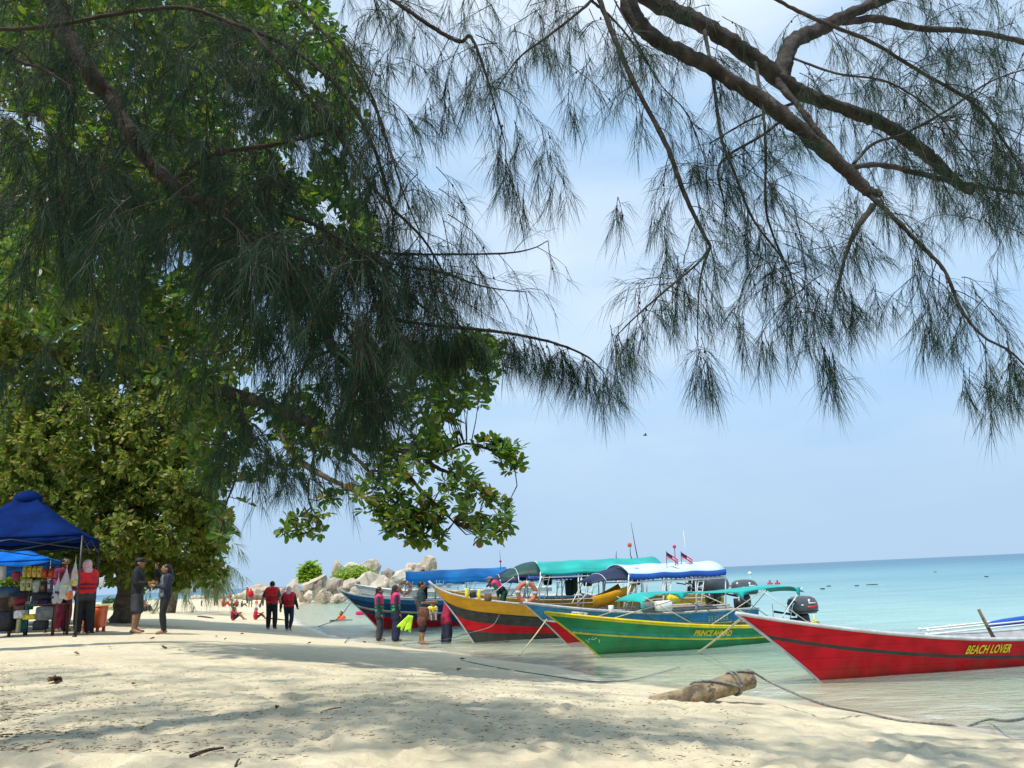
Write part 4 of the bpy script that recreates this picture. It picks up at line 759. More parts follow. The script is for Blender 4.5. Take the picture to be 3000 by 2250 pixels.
crown_tree('sheltering_tree', 'large leafy tree with a thick brown trunk behind the market stall', 'tree', base1,
           [lobe(60, 1330, 28, 230, 260), lobe(260, 1240, 27, 230, 260), lobe(470, 1290, 26.5, 200, 210), lobe(330, 1470, 27, 180, 140), lobe(500, 1480, 26, 120, 140), lobe(140, 1510, 28, 170, 100), lobe(430, 1590, 27, 110, 60), lobe(560, 1380, 25.5, 90, 120), lobe(600, 1180, 25, 120, 110), lobe(470, 1650, 28, 105, 66), lobe(310, 1655, 30.5, 110, 52), lobe(530, 1672, 28, 80, 50), lobe(590, 1610, 27.5, 62, 62), lobe(640, 1500, 27, 40, 70), lobe(622, 1672, 27.5, 46, 34), lobe(420, 1690, 29, 60, 34), lobe(570, 1560, 27, 75, 80), lobe(400, 1560, 26, 120, 70), lobe(210, 1620, 28, 120, 60), lobe(590, 1500, 26, 70, 80), lobe(120, 600, 26, 360, 260), lobe(560, 480, 25, 330, 260), lobe(160, 120, 26, 340, 240), lobe(640, 60, 25, 260, 200), lobe(200, 960, 28, 320, 210), lobe(520, 980, 27, 260, 190), lobe(290, 1610, 29, 130, 50)],
           14500, 'forest_leaf', 71, (.15, .29), ([(0, 0, -.3), (.1, 0, 1.2), (.0, -.2, 2.6), (-.3, -.4, 4.6)], [.42, .33, .30, .24]), 'bark_pale', (6, 9), .55, None, .25)
base2 = np.array([-17.5, 29.0, gz(-17.5, 29.0)])
crown_tree('sheltering_tree', 'deep shaded tree closing the far left behind the blue canopies', 'tree', base2,
           [lobe(-80, 1250, 29, 200, 260), lobe(60, 1500, 29, 160, 160), lobe(-60, 1640, 29, 140, 70), lobe(120, 1660, 30, 120, 55), lobe(-60, 900, 29, 220, 240), lobe(230, 1620, 30, 110, 80)], 2400, 'forest_leaf', 72, (.18, .32), ([(0, 0, -.3), (.1, 0, 1.6), (.2, -.2, 4.0)], [.5, .4, .28]), 'bark_dark', (6, 9), .5, None, .2)
# far pale casuarina beyond the man and the woman
base3 = np.array([at(500, 1755, 48)[0], 48.0, gz(at(500, 1755, 48)[0], 48.0)]); cf = Casuarina(14)
ft = thing('casuarina_tree', 'pale feathery casuarina in the distance behind the woman in black and white', 'tree', base3)
limb(ft, base3, None, [.3, .24, .16, .06], 'bark_pale', 'trunk', world_pts=[base3 + [0, 0, -.2], base3 + [.2, 0, 2.5], at(500, 1560, 48), at(520, 1400, 48)])
for pl, n in (([(440, 1420), (600, 1440), (640, 1560), (690, 1640), (600, 1720), (470, 1720)], 46), ([(480, 1560), (700, 1600), (640, 1690), (500, 1720)], 16)):
    for x, y in poly_pts(pl, n, cf.r): cf.spray(at(x, y, cf.r.uniform(44, 52)), np.array([cf.r.normal(), cf.r.normal(), cf.r.uniform(-.6, .4)]), 2.2, nw=.02, nl=(.5, 1.0), twigs=5, per=12, wood=False)
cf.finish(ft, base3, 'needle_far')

# bushes and grass at the edge of the sand
def bush(name, label, cat, c, rx, rz, n, mat_, seed, size, narrow=False, group=None, up=0.6):
    r = np.random.default_rng(seed); t = thing(name, label, cat, c, 0, group); tp, ax = [], []
    for _ in range(n):
        d = unit(r.normal(size=3)); d[2] = abs(d[2]); p = np.asarray(c) + d * np.array([rx, rx * .8, rz]) * r.random() ** .4; tp.append(p); ax.append(d + np.array([0, 0, up]))
    Pn, D, S = rosettes(tp, ax, r, (5, 8), size, .1); leaf_mass('foliage', Pn, D, S, mat_, t, c, r)
    mb = MB()
    for p in tp[::9]: mb.tube([c, (np.asarray(c) + p) / 2 + r.normal(size=3) * .05 * rx, p], [.02 * rx + .008, .012 * rx + .006, .005], 4, cap=False)
    mb.build('stem', M['bark'], t, origin=c); return t
g1 = ground_at(322, 1768); bush('shrub', 'low dark green shrub at the trunk foot behind the orange bin', 'shrub', g1, 1.0, .85, 170, 'bush_leaf', 81, (.12, .22))
g2 = ground_at(20, 1770); bush('shrub', 'bright green shrub far left between the canopy and the stall', 'shrub', at(30, 1730, 27), 1.2, 1.0, 150, 'lime_leaf', 82, (.14, .24))
bush('shrub', 'bright yellow-green shrub growing over the middle of the boulders', 'shrub', at(1040, 1708, 88), 2.6, 1.75, 420, 'bright_leaf', 83, (.22, .42)); bush('pandanus', 'spiky yellow-green pandanus on the blocky boulder', 'shrub', at(905, 1705, 88), 1.0, 1.9, 120, 'bright_leaf', 84, (.5, .9), up=1.2)
bush('shrub', 'low olive shrub between the trunk and the man in black', 'shrub', ground_at(372, 1766), .7, .5, 90, 'bush_leaf', 85, (.10, .2))
gr = np.random.default_rng(31); gp_, gd_, gl_ = [], [], []
for x, y in poly_pts([(258, 1772), (330, 1768), (392, 1776), (350, 1788), (268, 1792)], 2600, gr):
    q = ground_at(x, y); gp_.append(q)
gp_ = np.array(gp_); gd_ = unit(gr.normal(size=gp_.shape) * .45 + np.array([0, 0, 1])); V, F3, F4 = needles(gp_, gd_, gr.uniform(.08, .26, len(gp_)), gr.uniform(.1, .5, len(gp_)), np.full(len(gp_), .016), gr)
tag(np_mesh('beach_grass', V, F3, F4, M['grass']), 'patch of sunlit grass on the sand beside the orange bin', 'grass', kind='stuff')
# ------------------------------------------------------------------ boats
class Boat: pass
def text_mesh(name, s, size, mat_, parent, origin, xdir, up, shear=0.25, bold=0.012, space=1.0, depth=0.004, wrap=None):
    fit = Vector(xdir).length
    cu_ = bpy.data.curves.new('lettering', 'FONT'); cu_.body = s; cu_.size = size; cu_.shear = shear; cu_.offset = bold * size; cu_.extrude = depth; cu_.space_character = space; cu_.resolution_u = 3
    o = bpy.data.objects.new('lettering_curve', cu_); COL.objects.link(o); dg = bpy.context.evaluated_depsgraph_get(); me = bpy.data.meshes.new_from_object(o.evaluated_get(dg))
    bpy.data.objects.remove(o); bpy.data.curves.remove(cu_); me.materials.clear(); me.materials.append(mat_)
    x = Vector(xdir).normalized(); z = x.cross(Vector(up)).normalized(); y = z.cross(x)
    ext = max(v_.co.x for v_ in me.vertices) - min(v_.co.x for v_ in me.vertices); me.transform(Matrix.Scale(fit / ext, 4, (1, 0, 0))); m = Matrix((x, y, z)).transposed().to_4x4(); m.translation = Vector(origin); me.transform(m)
    if wrap:                                               # lay the letters on the curved side of the hull
        o0 = z.copy(); P0 = Vector(origin)
        for v_ in me.vertices:
            lift = (v_.co - P0).dot(o0); t_ = v_.co.x / wrap.L
            for _ in range(6): vv = min(1, max(0, (v_.co.z + .16) / (wrap.zg(t_) + .16))); t_ += (v_.co.x - wrap.pt(t_, vv, -1).x) / wrap.L
            v_.co.y = wrap.pt(t_, vv, -1).y - .010 - lift
    return link_mesh(name, me, parent)
def boat(label, foot, heading, Ln, over, ztip, zmid, zst, Bm, bands, rails, rail_mat, in_mat, ts=.55, kexp=1.9, beak=0.0, taper=.82, group='wooden boats moored along the beach', cap=.026, nt=30, thwarts=(.3, .5, .7), name='wooden_boat', beakw=.03):
    """bands: (v at the bow, v amidships, material up to the next one); v runs from the keel (0) to the gunwale (1)"""
    b = Boat(); b.L = Ln; b.root = thing(name, label, 'boat', (foot[0], foot[1], 0), R(heading), group); zk = -.16
    def zg(t): return zmid + (ztip - zmid - beak) * max(0, 1 - t / ts) ** kexp + (zst - zmid) * max(0, (t - .6) / .4) ** 2 + beak * math.exp(-t / beakw)
    def bw(t, v):
        g = Bm * (1 - max(0, 1 - t / .5) ** 2.1) * (1 - (1 - taper) * max(0, (t - .6) / .4) ** 2); k_ = Bm * .66 * (1 - max(0, 1 - t / .62) ** 1.6) * (1 - (1 - taper) * max(0, (t - .6) / .4) ** 2)
        return k_ + (g - k_) * v ** .75
    def pt(t, v, s, out=0.0):
        x = -over * v ** 1.12 * (1 - t) ** 2.4 + Ln * t; return Vector((x, s * (bw(t, v) + out * min(1, t * 25 + .15)), zk + (zg(t) - zk) * v))
    b.pt = pt; b.zg = zg; b.bw = bw
    ts_ = [(i / nt) ** 1.45 for i in range(nt + 1)]; mats = []; vrows = []
    for i, (v0, v1, m_) in enumerate(bands):
        if M[m_] not in mats: mats.append(M[m_])
        nx = bands[i + 1] if i + 1 < len(bands) else (1, 1, None); vrows.append((v0, v1, mats.index(M[m_])))
        if i + 1 < len(bands) or True: vrows.append(((v0 + nx[0]) / 2, (v1 + nx[1]) / 2, mats.index(M[m_])))
    vrows.append((1, 1, 0))
    mb = MB()
    for s in (-1, 1):
        for k_ in range(len(vrows) - 1):
            P_ = []
            for row in (vrows[k_], vrows[k_ + 1]):
                P_.append([pt(t, row[0] + (row[1] - row[0]) * min(1, t / .45) ** .7, s) for t in ts_])
            mb.grid(P_, vrows[k_][2], flip=(s > 0))
    mb.grid([[pt(t, 0, -1) for t in ts_], [pt(t, 0, 1) for t in ts_]], vrows[0][2], flip=True)
    ring = [pt(1, r_[1], -1) for r_ in vrows] + [pt(1, r_[1], 1) for r_ in vrows[::-1]]; mb.add(ring, [tuple(range(len(ring)))], vrows[-2][2])
    b.hull = mb.build('hull', mats, b.root); md = b.hull.modifiers.new('weld', 'WELD'); md.merge_threshold = .0006
    mi = MB(); ti = [t for t in ts_ if t > .03]; ins = .035
    def pin(t, v, s): p = pt(t, v, s); return Vector((p.x, s * max(0.004, abs(p.y) - ins), p.z))
    def vf(t): return min(.55, (.10 - zk) / (zg(t) - zk))
    for s in (-1, 1): mi.grid([[pin(t, vf(t) + (1 - vf(t)) * f_, s) for t in ti] for f_ in (0, .5, .985)], 0, flip=(s < 0))
    mi.build('inner_planking', M[in_mat], b.root)
    md_ = MB(); md_.grid([[pin(t, vf(t), -1) + Vector((0, 0, .002)) for t in ti], [pin(t, vf(t), 1) + Vector((0, 0, .002)) for t in ti]], 0); solid(md_.build('floor_boards', M['tan_deck'] if in_mat != 'tan_deck' else M['pale_grey'], b.root), .02)
    fd = MB(); tf_ = [t for t in ts_ if t <= .16]; fd.grid([[pt(t, .93, -1, -.03) for t in tf_], [pt(t, .95, 1, -.03) * 1 for t in tf_]], 0); solid(fd.build('fore_deck', M[in_mat], b.root), .02)
    for s in (-1, 1):
        g = MB(); pts = [pt(t, 1, s, .004) + Vector((0, 0, .004)) for t in ts_]; g.tube(pts, cap, 6); g.build('gunwale', M[rail_mat], b.root)
        for v0, v1, m_, rr in rails:
            g = MB(); g.tube([pt(t, v0 + (v1 - v0) * min(1, t / .45) ** .7, s, .004) for t in ts_], rr, 6); g.build('rubbing_strake', M[m_], b.root)
    g = MB(); g.tube([pt(0, v, 1) + Vector((-.008, 0, 0)) for v in np.linspace(0, 1, 14)], .022, 6); g.build('stem_post', M[rail_mat], b.root)
    for tt in thwarts:
        p0, p1 = pin(tt, .78, -1), pin(tt, .78, 1); g = MB(); g.box((p0 + p1) / 2, (.24, (p1 - p0).length, .035)); bevel(g.build('thwart', M[in_mat], b.root), .006)
    b.world = lambda p: Matrix.Translation(Vector((foot[0], foot[1], 0))) @ Matrix.Rotation(R(heading), 4, 'Z') @ Vector(p)
    b.head = heading; return b
def outboard(b, x, y, z, s=1.0, decal=True, cover=None, tilt=0.0):
    g = MB(); g.rbox((x, y, z - .22 * s), (.26 * s, .20 * s, .34 * s), .5); g.tube([(x, y, z - .3 * s), (x + .05 * s, y, z - .85 * s)], [.085 * s, .06 * s], 8); g.box((x - .2 * s, y, z - .28 * s), (.16 * s, .24 * s, .28 * s)); g.tube([(x - .22 * s, y, z - .08 * s), (x - .5 * s, y + .05, z - .02 * s), (x - .72 * s, y + .08, z + .02 * s)], [.03 * s, .022 * s, .026 * s], 8)
    mo = g.build('outboard_motor', M['dark_metal'], b.root)
    c = MB(); prof = [(-.30, .10, .02), (-.31, .14, .10), (-.30, .165, .20), (-.22, .18, .31), (0, .185, .37), (.2, .18, .36), (.33, .165, .28), (.37, .15, .16), (.36, .12, .04)]
    rows = []
    for i, (xx, hw, _) in enumerate(prof): pass
    n = 20; lev = [(0.00, .30, .13), (.05, .335, .165), (.14, .36, .185), (.24, .35, .182), (.32, .31, .16), (.37, .22, .11), (.385, .05, .03)]
    for zz, rx, ry in lev:
        rows.append([Vector((x + s * (.04 - zz * .12 + rx * math.copysign(abs(math.cos(a)) ** .6, math.cos(a))), y + s * ry * math.copysign(abs(math.sin(a)) ** .6, math.sin(a)), z - .06 * s + zz * s)) for a in [2 * math.pi * k / n for k in range(n + 1)]])
    c.grid(rows); c.build('cowling', M[cover] if cover else M['grey_metal'], mo)
    if decal:
        d = MB(); yy = y - .185 * s
        d.box((x + .13 * s, yy - .003, z + .075 * s), (.26 * s, .006, .055 * s)); d.build('red_stripe', M['red_decal'], mo)
        e = MB(); e.box((x + .05 * s, yy - .002, z + .205 * s), (.05 * s, .006, .09 * s)); e.box((x + .13 * s, yy - .003, z + .165 * s), (.20 * s, .006, .022 * s)); e.box((x - .14 * s, yy, z + .13 * s), (.06 * s, .006, .03 * s)); tag(e.build('white_mark', M['white_decal'], mo), kind='stuff')
        f = MB(); f.tube([(x + s * (.035 + .345 * math.copysign(abs(math.cos(a)) ** .6, math.cos(a))), y + s * .172 * math.copysign(abs(math.sin(a)) ** .6, math.sin(a)), z - .012 * s) for a in [2 * math.pi * k / 24 for k in range(25)]], .008 * s, 5); f.build('seam_trim', M['dark_metal'], mo)
    return mo
def canopy(b, x0, x1, zc, ze, hw, top_mat, val_mat, hv=.14, posts=(0, .33, .66, 1), roof_front=None, front_mat='shaded_navy_tarp', front_taper=1.0, zfront=0.0, scal=14, ladder=True, base_z=None, name='canopy', rail=True):
    rows = []; nx = 14
    for i in range(nx + 1):
        t = i / nx; x = x0 + (x1 - x0) * t; w = hw * (front_taper + (1 - front_taper) * min(1, t * 2.2)); dz = zfront * (1 - min(1, t * 1.6)) ** 1.5 - .03 * abs(math.sin(t * math.pi * (len(posts) - 1))) + .02
        rows.append([Vector((x, w * yy, ze + dz + (zc - ze) * (1 - abs(yy) ** 2.2))) for yy in np.linspace(-1, 1, 11)])
    g = MB(); g.grid(rows); cn = g.build(name, M[top_mat], b.root); solid(cn, .018, 1)
    for s in (0, 10):
        v = MB(); q = [r_[s] for r_ in rows]; out = -1 if s == 0 else 1; K = nx * 4; qq = smooth_path(q, 4)
        v.grid([[Vector((p[0], p[1] + out * .012, p[2] + .012)) for p in qq], [Vector((p[0], p[1] + out * .02, p[2] - hv * .55)) for p in qq], [Vector((p[0], p[1] + out * .006, p[2] - hv * (1 - .22 * abs(math.sin(i / len(qq) * math.pi * scal))))) for i, p in enumerate(qq)]])
        solid(v.build('valance', M[val_mat], cn), .008)
    for yy in (-1, 1):
        if rail:
            g = MB(); g.tube([(x0, yy * (hw - .02) * front_taper, ze - hv - .03 + zfront), (x0 + (x1 - x0) * .45, yy * (hw - .02), ze - hv - .04), (x1, yy * (hw - .02), ze - hv - .03)], .017, 6); g.build('pipe_rail', M['white_pipe'], b.root)
        for t in posts:
            x = x0 + (x1 - x0) * t; tb_ = min(.98, max(.05, x / b.L)); bz = b.pt(tb_, 1, 1); g = MB()
            g.tube([(x - .04, yy * (abs(bz.y) - .05), bz.z - .02), (x, yy * hw * (front_taper if t < .1 else 1) * .97, ze + (zfront if t < .1 else 0))], .019, 6); g.build('post', M['white_pipe'], b.root)
    if ladder:
        for t in posts[:-1]:
            x = x0 + (x1 - x0) * t + .12; tb_ = min(.98, max(.05, x / b.L)); bz = b.pt(tb_, 1, 1); g = MB()
            for dx in (0, .17): g.tube([(x + dx - .22, -(abs(bz.y) - .04), bz.z), (x + dx, -hw * .97, ze - .02)], .013, 6)
            for f_ in (.25, .5, .75):
                zz = bz.z + (ze - bz.z) * f_; xx = x - .22 * (1 - f_); yy_ = -((abs(bz.y) - .04) * (1 - f_) + hw * .97 * f_); g.tube([(xx, yy_, zz), (xx + .17, yy_, zz)], .011, 6)
            g.build('ladder', M['white_pipe'], b.root)
    if roof_front:
        xa, xb, zl, zh, w = roof_front; rows = []
        for i in range(9):
            f_ = i / 8; x = xa + (xb - xa) * f_; zt = zl + (zh - zl) * math.sin(f_ * math.pi / 2) ** .8
            rows.append([Vector((x, w * yy * (.62 + .38 * f_), zt - (zt - zl + .10) * abs(yy) ** 2.6 * (.55 + .25 * f_))) for yy in np.linspace(-1, 1, 13)])
        g = MB(); g.grid(rows); solid(g.build('shaded_roof_front', M[front_mat], b.root), .015)  # dark cloth drawn for the shaded underside of the roof's front end
        g = MB(); g.tube(rows[-1], .016, 6); g.tube(rows[3], .011, 6); g.build('roof_front_hoop', M['white_pipe'], b.root)
        for yy in (0, 12):
            p = rows[-1][yy]; tb_ = min(.98, max(.05, xb / b.L)); bz = b.pt(tb_, 1, 1); g = MB(); g.tube([(xb - .25, math.copysign(abs(bz.y) - .04, p.y), bz.z), p], .016, 6); g.build('roof_front_post', M['white_pipe'], b.root)
            p2 = rows[2][yy]; g = MB(); g.tube([(xa - .28, math.copysign(max(.1, abs(b.pt(max(.06, (xa - .28) / b.L), 1, 1).y) - .04), p.y), b.pt(max(.06, (xa - .28) / b.L), 1, 1).z), p2], .013, 6); g.build('roof_front_post', M['white_pipe'], b.root)
    return cn
# red boat
fr = gp(2420, 1988); red = boat('long red boat with a dark stripe and yellow name lying nearest at right', fr, 17, 7.6, 1.45, 1.05, .40, .50, .78, [(0, 0, 'red_paint'), (.67, .48, 'dark_stripe'), (.73, .575, 'red_paint')], [], 'pale_grey', 'pale_grey', ts=.60, kexp=2.2, cap=.03)
rv_ = lambda t_, z_: (z_ + .16) / (red.zg(t_) + .16); p0 = red.pt(.325, rv_(.325, .265), -1, .022); p1 = red.pt(.418, rv_(.418, .245), -1, .022); text_mesh('lettering', 'BEACH LOVER', .18, M['yellow_paint'], red.root, p0, p1 - p0, (0, 0, 1), .28, .02, 1.06, wrap=red)
for k_, (xa, xb, yy, zz) in enumerate(((1.75, 4.9, -.30, .56), (1.95, 5.4, -.12, .60), (2.55, 5.6, .05, .63), (2.1, 5.6, .22, .60))):
    g = MB(); g.tube([(xa, yy, zz), (xb, yy + .05, zz + .06)], .014, 6); g.ell((xa, yy, zz), (.03, .03, .03), nu=8, nv=5); g.build('canopy_pole', M['white_pipe'], red.root)
g = MB(); g.tube([(2.86, -.50, .44), (2.76, -.46, .74), (2.70, -.45, .90)], [.03, .026, .024], 8); g.build('wooden_peg', M['drift_wood'], red.root)
bt = red.world((3.95, .05, .60)); g = MB(); g.tube([(-.62, 0, -.03), (-.55, 0, 0), (-.3, 0, .01), (.4, .03, .03), (1.0, .05, .02), (1.3, .05, 0)], [.025, .055, .07, .085, .085, .05], 10)
bo = tag(g.build('rolled_tarp', M['royal_tarp']), 'rolled blue tarpaulin lying in the red boat at the right edge', 'tarp'); bo.location = bt; bo.rotation_euler = (0, 0, R(17))
# green boat
fg = gp(1770, 1918); green = boat('green boat with yellow stripes and yellow name behind the red bow', fg, 22.5, 5.4, 1.36, .97, .41, .34, .74, [(0, 0, 'green_paint'), (.62, .56, 'teal_paint'), (.70, .66, 'green_paint')], [(.60, .545, 'yellow_paint', .021), (.96, .955, 'yellow_paint', .026)], 'yellow_paint', 'tan_deck', ts=.72, kexp=1.75, cap=.024)
p0 = green.pt(.40, .655, -1, .022); p1 = green.pt(.555, .655, -1, .022); text_mesh('lettering', 'PRINCE AHMAD', .165, M['yellow_paint'], green.root, p0, p1 - p0, (0, 0, 1), .30, .03, 1.0, wrap=green)
g = MB(); pw = green.pt(.05, .55, -1, .006); r_ = np.random.default_rng(6)
for _ in range(14):
    pp = green.pt(.012 + .05 * r_.random(), .40 + .22 * r_.random(), -1, .006); g.ell(pp, (.018 * r_.random() + .006, .006, .012), nu=6, nv=4)
g.build('white_marks', M['white_decal'], green.root)
outboard(green, 5.50, -.05, .62, 1.10)
g = MB(); g.tube([(4.9, -.3, .5), (5.1, -.2, .8), (5.35, -.1, .85)], .012, 6); g.tube([(4.7, -.25, .5), (4.95, -.2, .78), (5.2, -.15, .55)], .012, 6); g.tube([(4.4, -.3, .45), (4.41, -.3, .84)], .01, 6); g.build('control_cable', M['white_pipe'], green.root)
g = MB(); rr_ = np.random.default_rng(2)
for q in range(5): g.tube([(5.42 + (.13 + .02 * q) * math.cos(a_) , -.42 + .07 * math.sin(a_), .24 + .03 * q + .03 * math.sin(2 * a_ + q)) for a_ in [2 * math.pi * k / 16 for k in range(17)]], .016, 5)
g.tube([(5.42, -.44, .26), (5.47, -.45, .42), (5.5, -.42, .54)], [.02, .018, .014], 6); g.build('yellow_rope_bundle', M['yellow_paint'], green.root)
# low teal awning of the green boat
tr = []; nx = 22
for i in range(nx + 1):
    t = i / nx; x = .62 + 4.45 * t; z = 1.20 + .03 * math.sin(t * 9) - .13 * max(0, 1 - t / .10) ** 1.5 - .13 * max(0, (t - .94) / .06)
    tr.append([Vector((x + .06 * yy * yy, .62 * yy, z + .035 * (1 - yy * yy))) for yy in np.linspace(-1, 1, 7)])
g = MB(); g.grid(tr); aw = g.build('awning', M['teal_tarp'], green.root); solid(aw, .01)
for t0, dx, dz in ((.0, .05, .18), (.26, .34, .16), (.62, .36, .17), (.985, .10, .20)):
    i = int(t0 * nx); p = tr[i][0]; g = MB(); g.grid([[p + Vector((-dx, 0, .012)), p + Vector((0, 0, .012)), p + Vector((dx, 0, .012))], [p + Vector((-dx * .42, -.01, -.035)), p + Vector((0, -.015, -dz * .6)), p + Vector((dx * .42, -.01, -.035))], [p + Vector((-.05, -.02, -dz * .55)), p + Vector((.02, -.03, -dz)), p + Vector((.06, -.02, -dz * .5))]]); solid(g.build('awning_corner', M['teal_tarp'], aw), .008)
for xa, xb in ((.75, 2.3), (2.1, .9), (2.2, 4.1), (4.0, 2.6), (3.9, 5.2), (5.1, 4.2)):
    for yy in (-1, 1):
        p = green.pt(min(.97, xb / 5.4), 1, yy); g = MB(); g.tube([(xa, yy * .60, 1.19), (p.x, p.y * .96, p.z)], .011, 6); g.build('awning_strut', M['white_pipe'] if xa % 2 > 1 else M['rope_pale'], green.root)
for x, y, z in ((4.75, .4, 1.34), (3.3, .5, 1.30)): pass
# blue boat
fb = gp(1672, 1884); blue = boat('blue boat with a bright topped canopy between the green and the yellow boats', fb, 20, 5.4, 1.25, 1.08, .62, .60, .80, [(0, 0, 'red_paint'), (.62, .56, 'blue_paint')], [(.63, .575, 'white_paint', .026), (.985, .985, 'pale_grey', .022)], 'pale_grey', 'tan_deck', ts=.6, kexp=1.9)
canopy(blue, 1.42, 4.35, 1.92, 1.66, .82, 'highlit_white_tarp', 'royal_tarp', .17, (0, .34, .68, 1), (.45, 1.5, 1.52, 1.84, .80), 'shaded_navy_tarp', scal=22); 
p0 = blue.pt(.70, .74, -1, .012); p1 = blue.pt(.80, .74, -1, .012)
g = MB()
for k_ in range(7):
    for j_ in range(3): g.box(p0 + (p1 - p0) * (k_ / 6) + Vector((0, -.004, .05 * (j_ - 1) + .01 * (k_ % 2))), (.055, .006, .028))
tag(g.build('faded_marks', M['pack_mint'], blue.root), kind='stuff')
outboard(blue, 5.38, -.1, 1.02, 1.1); 
# yellow, black and red boat
fy = gp(1395, 1880); yel = boat('large boat with amber top strake and black and red hull at the middle', fy, 12, 7.4, 1.30, 1.72, .66, .66, 1.0, [(0, 0, 'black_paint'), (.28, .28, 'red_paint'), (.50, .41, 'black_paint'), (.72, .68, 'amber_paint')], [(.715, .675, 'black_paint', .014)], 'pale_grey', 'tan_deck', ts=.62, kexp=1.55, beak=.34, beakw=.035)
canopy(yel, 1.75, 5.4, 2.13, 1.83, .95, 'teal_tarp', 'teal_tarp', .12, (0, .3, .62, 1), (.78, 1.78, 1.72, 2.14, .92), 'dark_green_tarp', scal=26)  # dark green front: shade under the teal roof given as cloth colour
g = MB(); r_ = np.random.default_rng(3)
for _ in range(8):
    pp = yel.pt(.09 + .02 * r_.random(), .80 + .1 * r_.random(), -1, .004); g.box(pp, (.03, .006, .045))
g.build('yellow_mark', M['yellow_paint'], yel.root)
for nm, x, y, h, top in (('antenna', 5.1, .3, 1.15, None), ('orange_lamp', 4.75, -.2, .42, 'vest_orange'), ('short_mast', 4.4, .1, .30, None)):
    g = MB(); g.tube([(x, y, 2.02), (x - .06, y, 2.05 + h * .4), (x - .12 * h, y, 2.05 + h)], [.016, .012, .006], 6); o = g.build(nm if nm != 'orange_lamp' else 'lamp_post', M['dark_metal'], yel.root)
    if top: g = MB(); g.rbox((x - .06, y, 2.05 + h + .04), (.11, .11, .13), .5); g.build('lamp_head', M[top], o)
outboard(yel, 7.3, -.2, 1.15, 1.1, False)
# dark hulled boat with blue prow
f5 = gp(1118, 1842); nav = boat('navy and red boat with a blue prow and bright blue roof at the left end', f5, 7, 8.2, 1.62, 1.52, .98, .9, 1.05, [(0, 0, 'brown_wood'), (.10, .14, 'red_paint'), (.52, .22, 'navy_paint'), (.60, .52, 'amber_paint'), (.66, .54, 'navy_paint'), (.86, .84, 'blue_paint')], [(.66, .56, 'white_paint', .02)], 'white_paint', 'tan_deck', ts=.4, kexp=1.7, beak=.22, beakw=.05)
canopy(nav, .95, 4.9, 2.12, 1.74, 1.0, 'blue_tarp', 'blue_tarp', .17, (0, .3, .62, 1), None, front_taper=.5, zfront=-.02, scal=8, ladder=True)
# boats lying behind
b6 = boat('tan hulled boat with a royal blue awning hidden behind the amber boat', at(1402, 1850, 27.2), 9, 8.0, 1.2, 1.45, .95, .9, .95, [(0, 0, 'navy_paint'), (.5, .45, 'amber_paint')], [(.9, .9, 'white_paint', .02)], 'tan_deck', 'tan_deck', ts=.4)
canopy(b6, 1.5, 5.4, 1.92, 1.74, .95, 'royal_tarp', 'royal_tarp', .18, (0, .25, .5, .75, 1), (.35, 1.25, 1.50, 2.02, .85), 'shaded_navy_tarp', scal=30)
outboard(b6, 7.6, -.35, 1.26, .95, False)
b7 = boat('white hulled boat behind the blue prow and below the bright blue roof', at(1120, 1830, 37.5), 4, 7.5, 1.2, 1.7, 1.25, 1.2, 1.0, [(0, 0, 'navy_paint'), (.2, .2, 'white_paint')], [(.8, .8, 'pale_grey', .02)], 'white_paint', 'white_paint', ts=.4)
canopy(b7, 1.2, 3.4, 1.98, 1.8, .9, 'highlit_white_tarp', 'highlit_white_tarp', .4, (0, 1), None, scal=5, ladder=False)
canopy(b7, 3.8, 6.6, 2.1, 1.86, .95, 'blue_tarp', 'blue_tarp', .2, (0, .5, 1), (2.9, 3.7, 1.5, 1.98, .85), 'shaded_navy_tarp', scal=5)
b8 = boat('boat with a blue roof and flags behind the bright topped canopy', at(1790, 1830, 30.5), 14, 4.0, 1.1, 1.1, .62, .6, .95, [(0, 0, 'navy_paint'), (.4, .4, 'sky_blue_paint')], [(.9, .9, 'white_paint', .02)], 'white_paint', 'tan_deck', ts=.4)
canopy(b8, .8, 3.6, 1.92, 1.72, .95, 'highlit_white_tarp', 'blue_tarp', .16, (0, .33, .66, 1), None, scal=20, ladder=True)
outboard(b8, 3.9, -.3, 1.22, .95, False, 'dark_green_tarp'); outboard(b8, 3.5, .35, 1.22, .9, False)
# flags on the roof with the highlight in its top colour
def flag(px, py, Y, label, flip=1, pole_h=.34):
    c = at(px, py, Y); t = thing('flag', label, 'flag', c, 0, 'small flags above the boat roofs'); g = MB(); g.tube([(0, 0, -.1), (.02, 0, pole_h)], .008, 6); g.build('flag_pole', M['dark_metal'], t)
    P_ = [[Vector((.02 + flip * .30 * i / 8, .03 * math.sin(i * .9), pole_h - .02 - .17 * j / 4 - .22 * (i / 8))) for i in range(9)] for j in range(5)]
    g = MB()
    for j in range(4):
        for i in range(8): g.add([P_[j][i], P_[j][i + 1], P_[j + 1][i + 1], P_[j + 1][i]], [(0, 1, 2, 3)], 2 if (i < 4 and j < 2) else (j % 2))
    solid(g.build('flag_cloth', [M['vest_pink'], M['cloth_white'], M['cloth_navy']], t), .004); return t
flag(1953, 1652, 22.6, 'small red and white striped flag left of the two on the bright canopy top'); flag(1996, 1652, 23.0, 'small red and white striped flag right of the two on the bright canopy top')
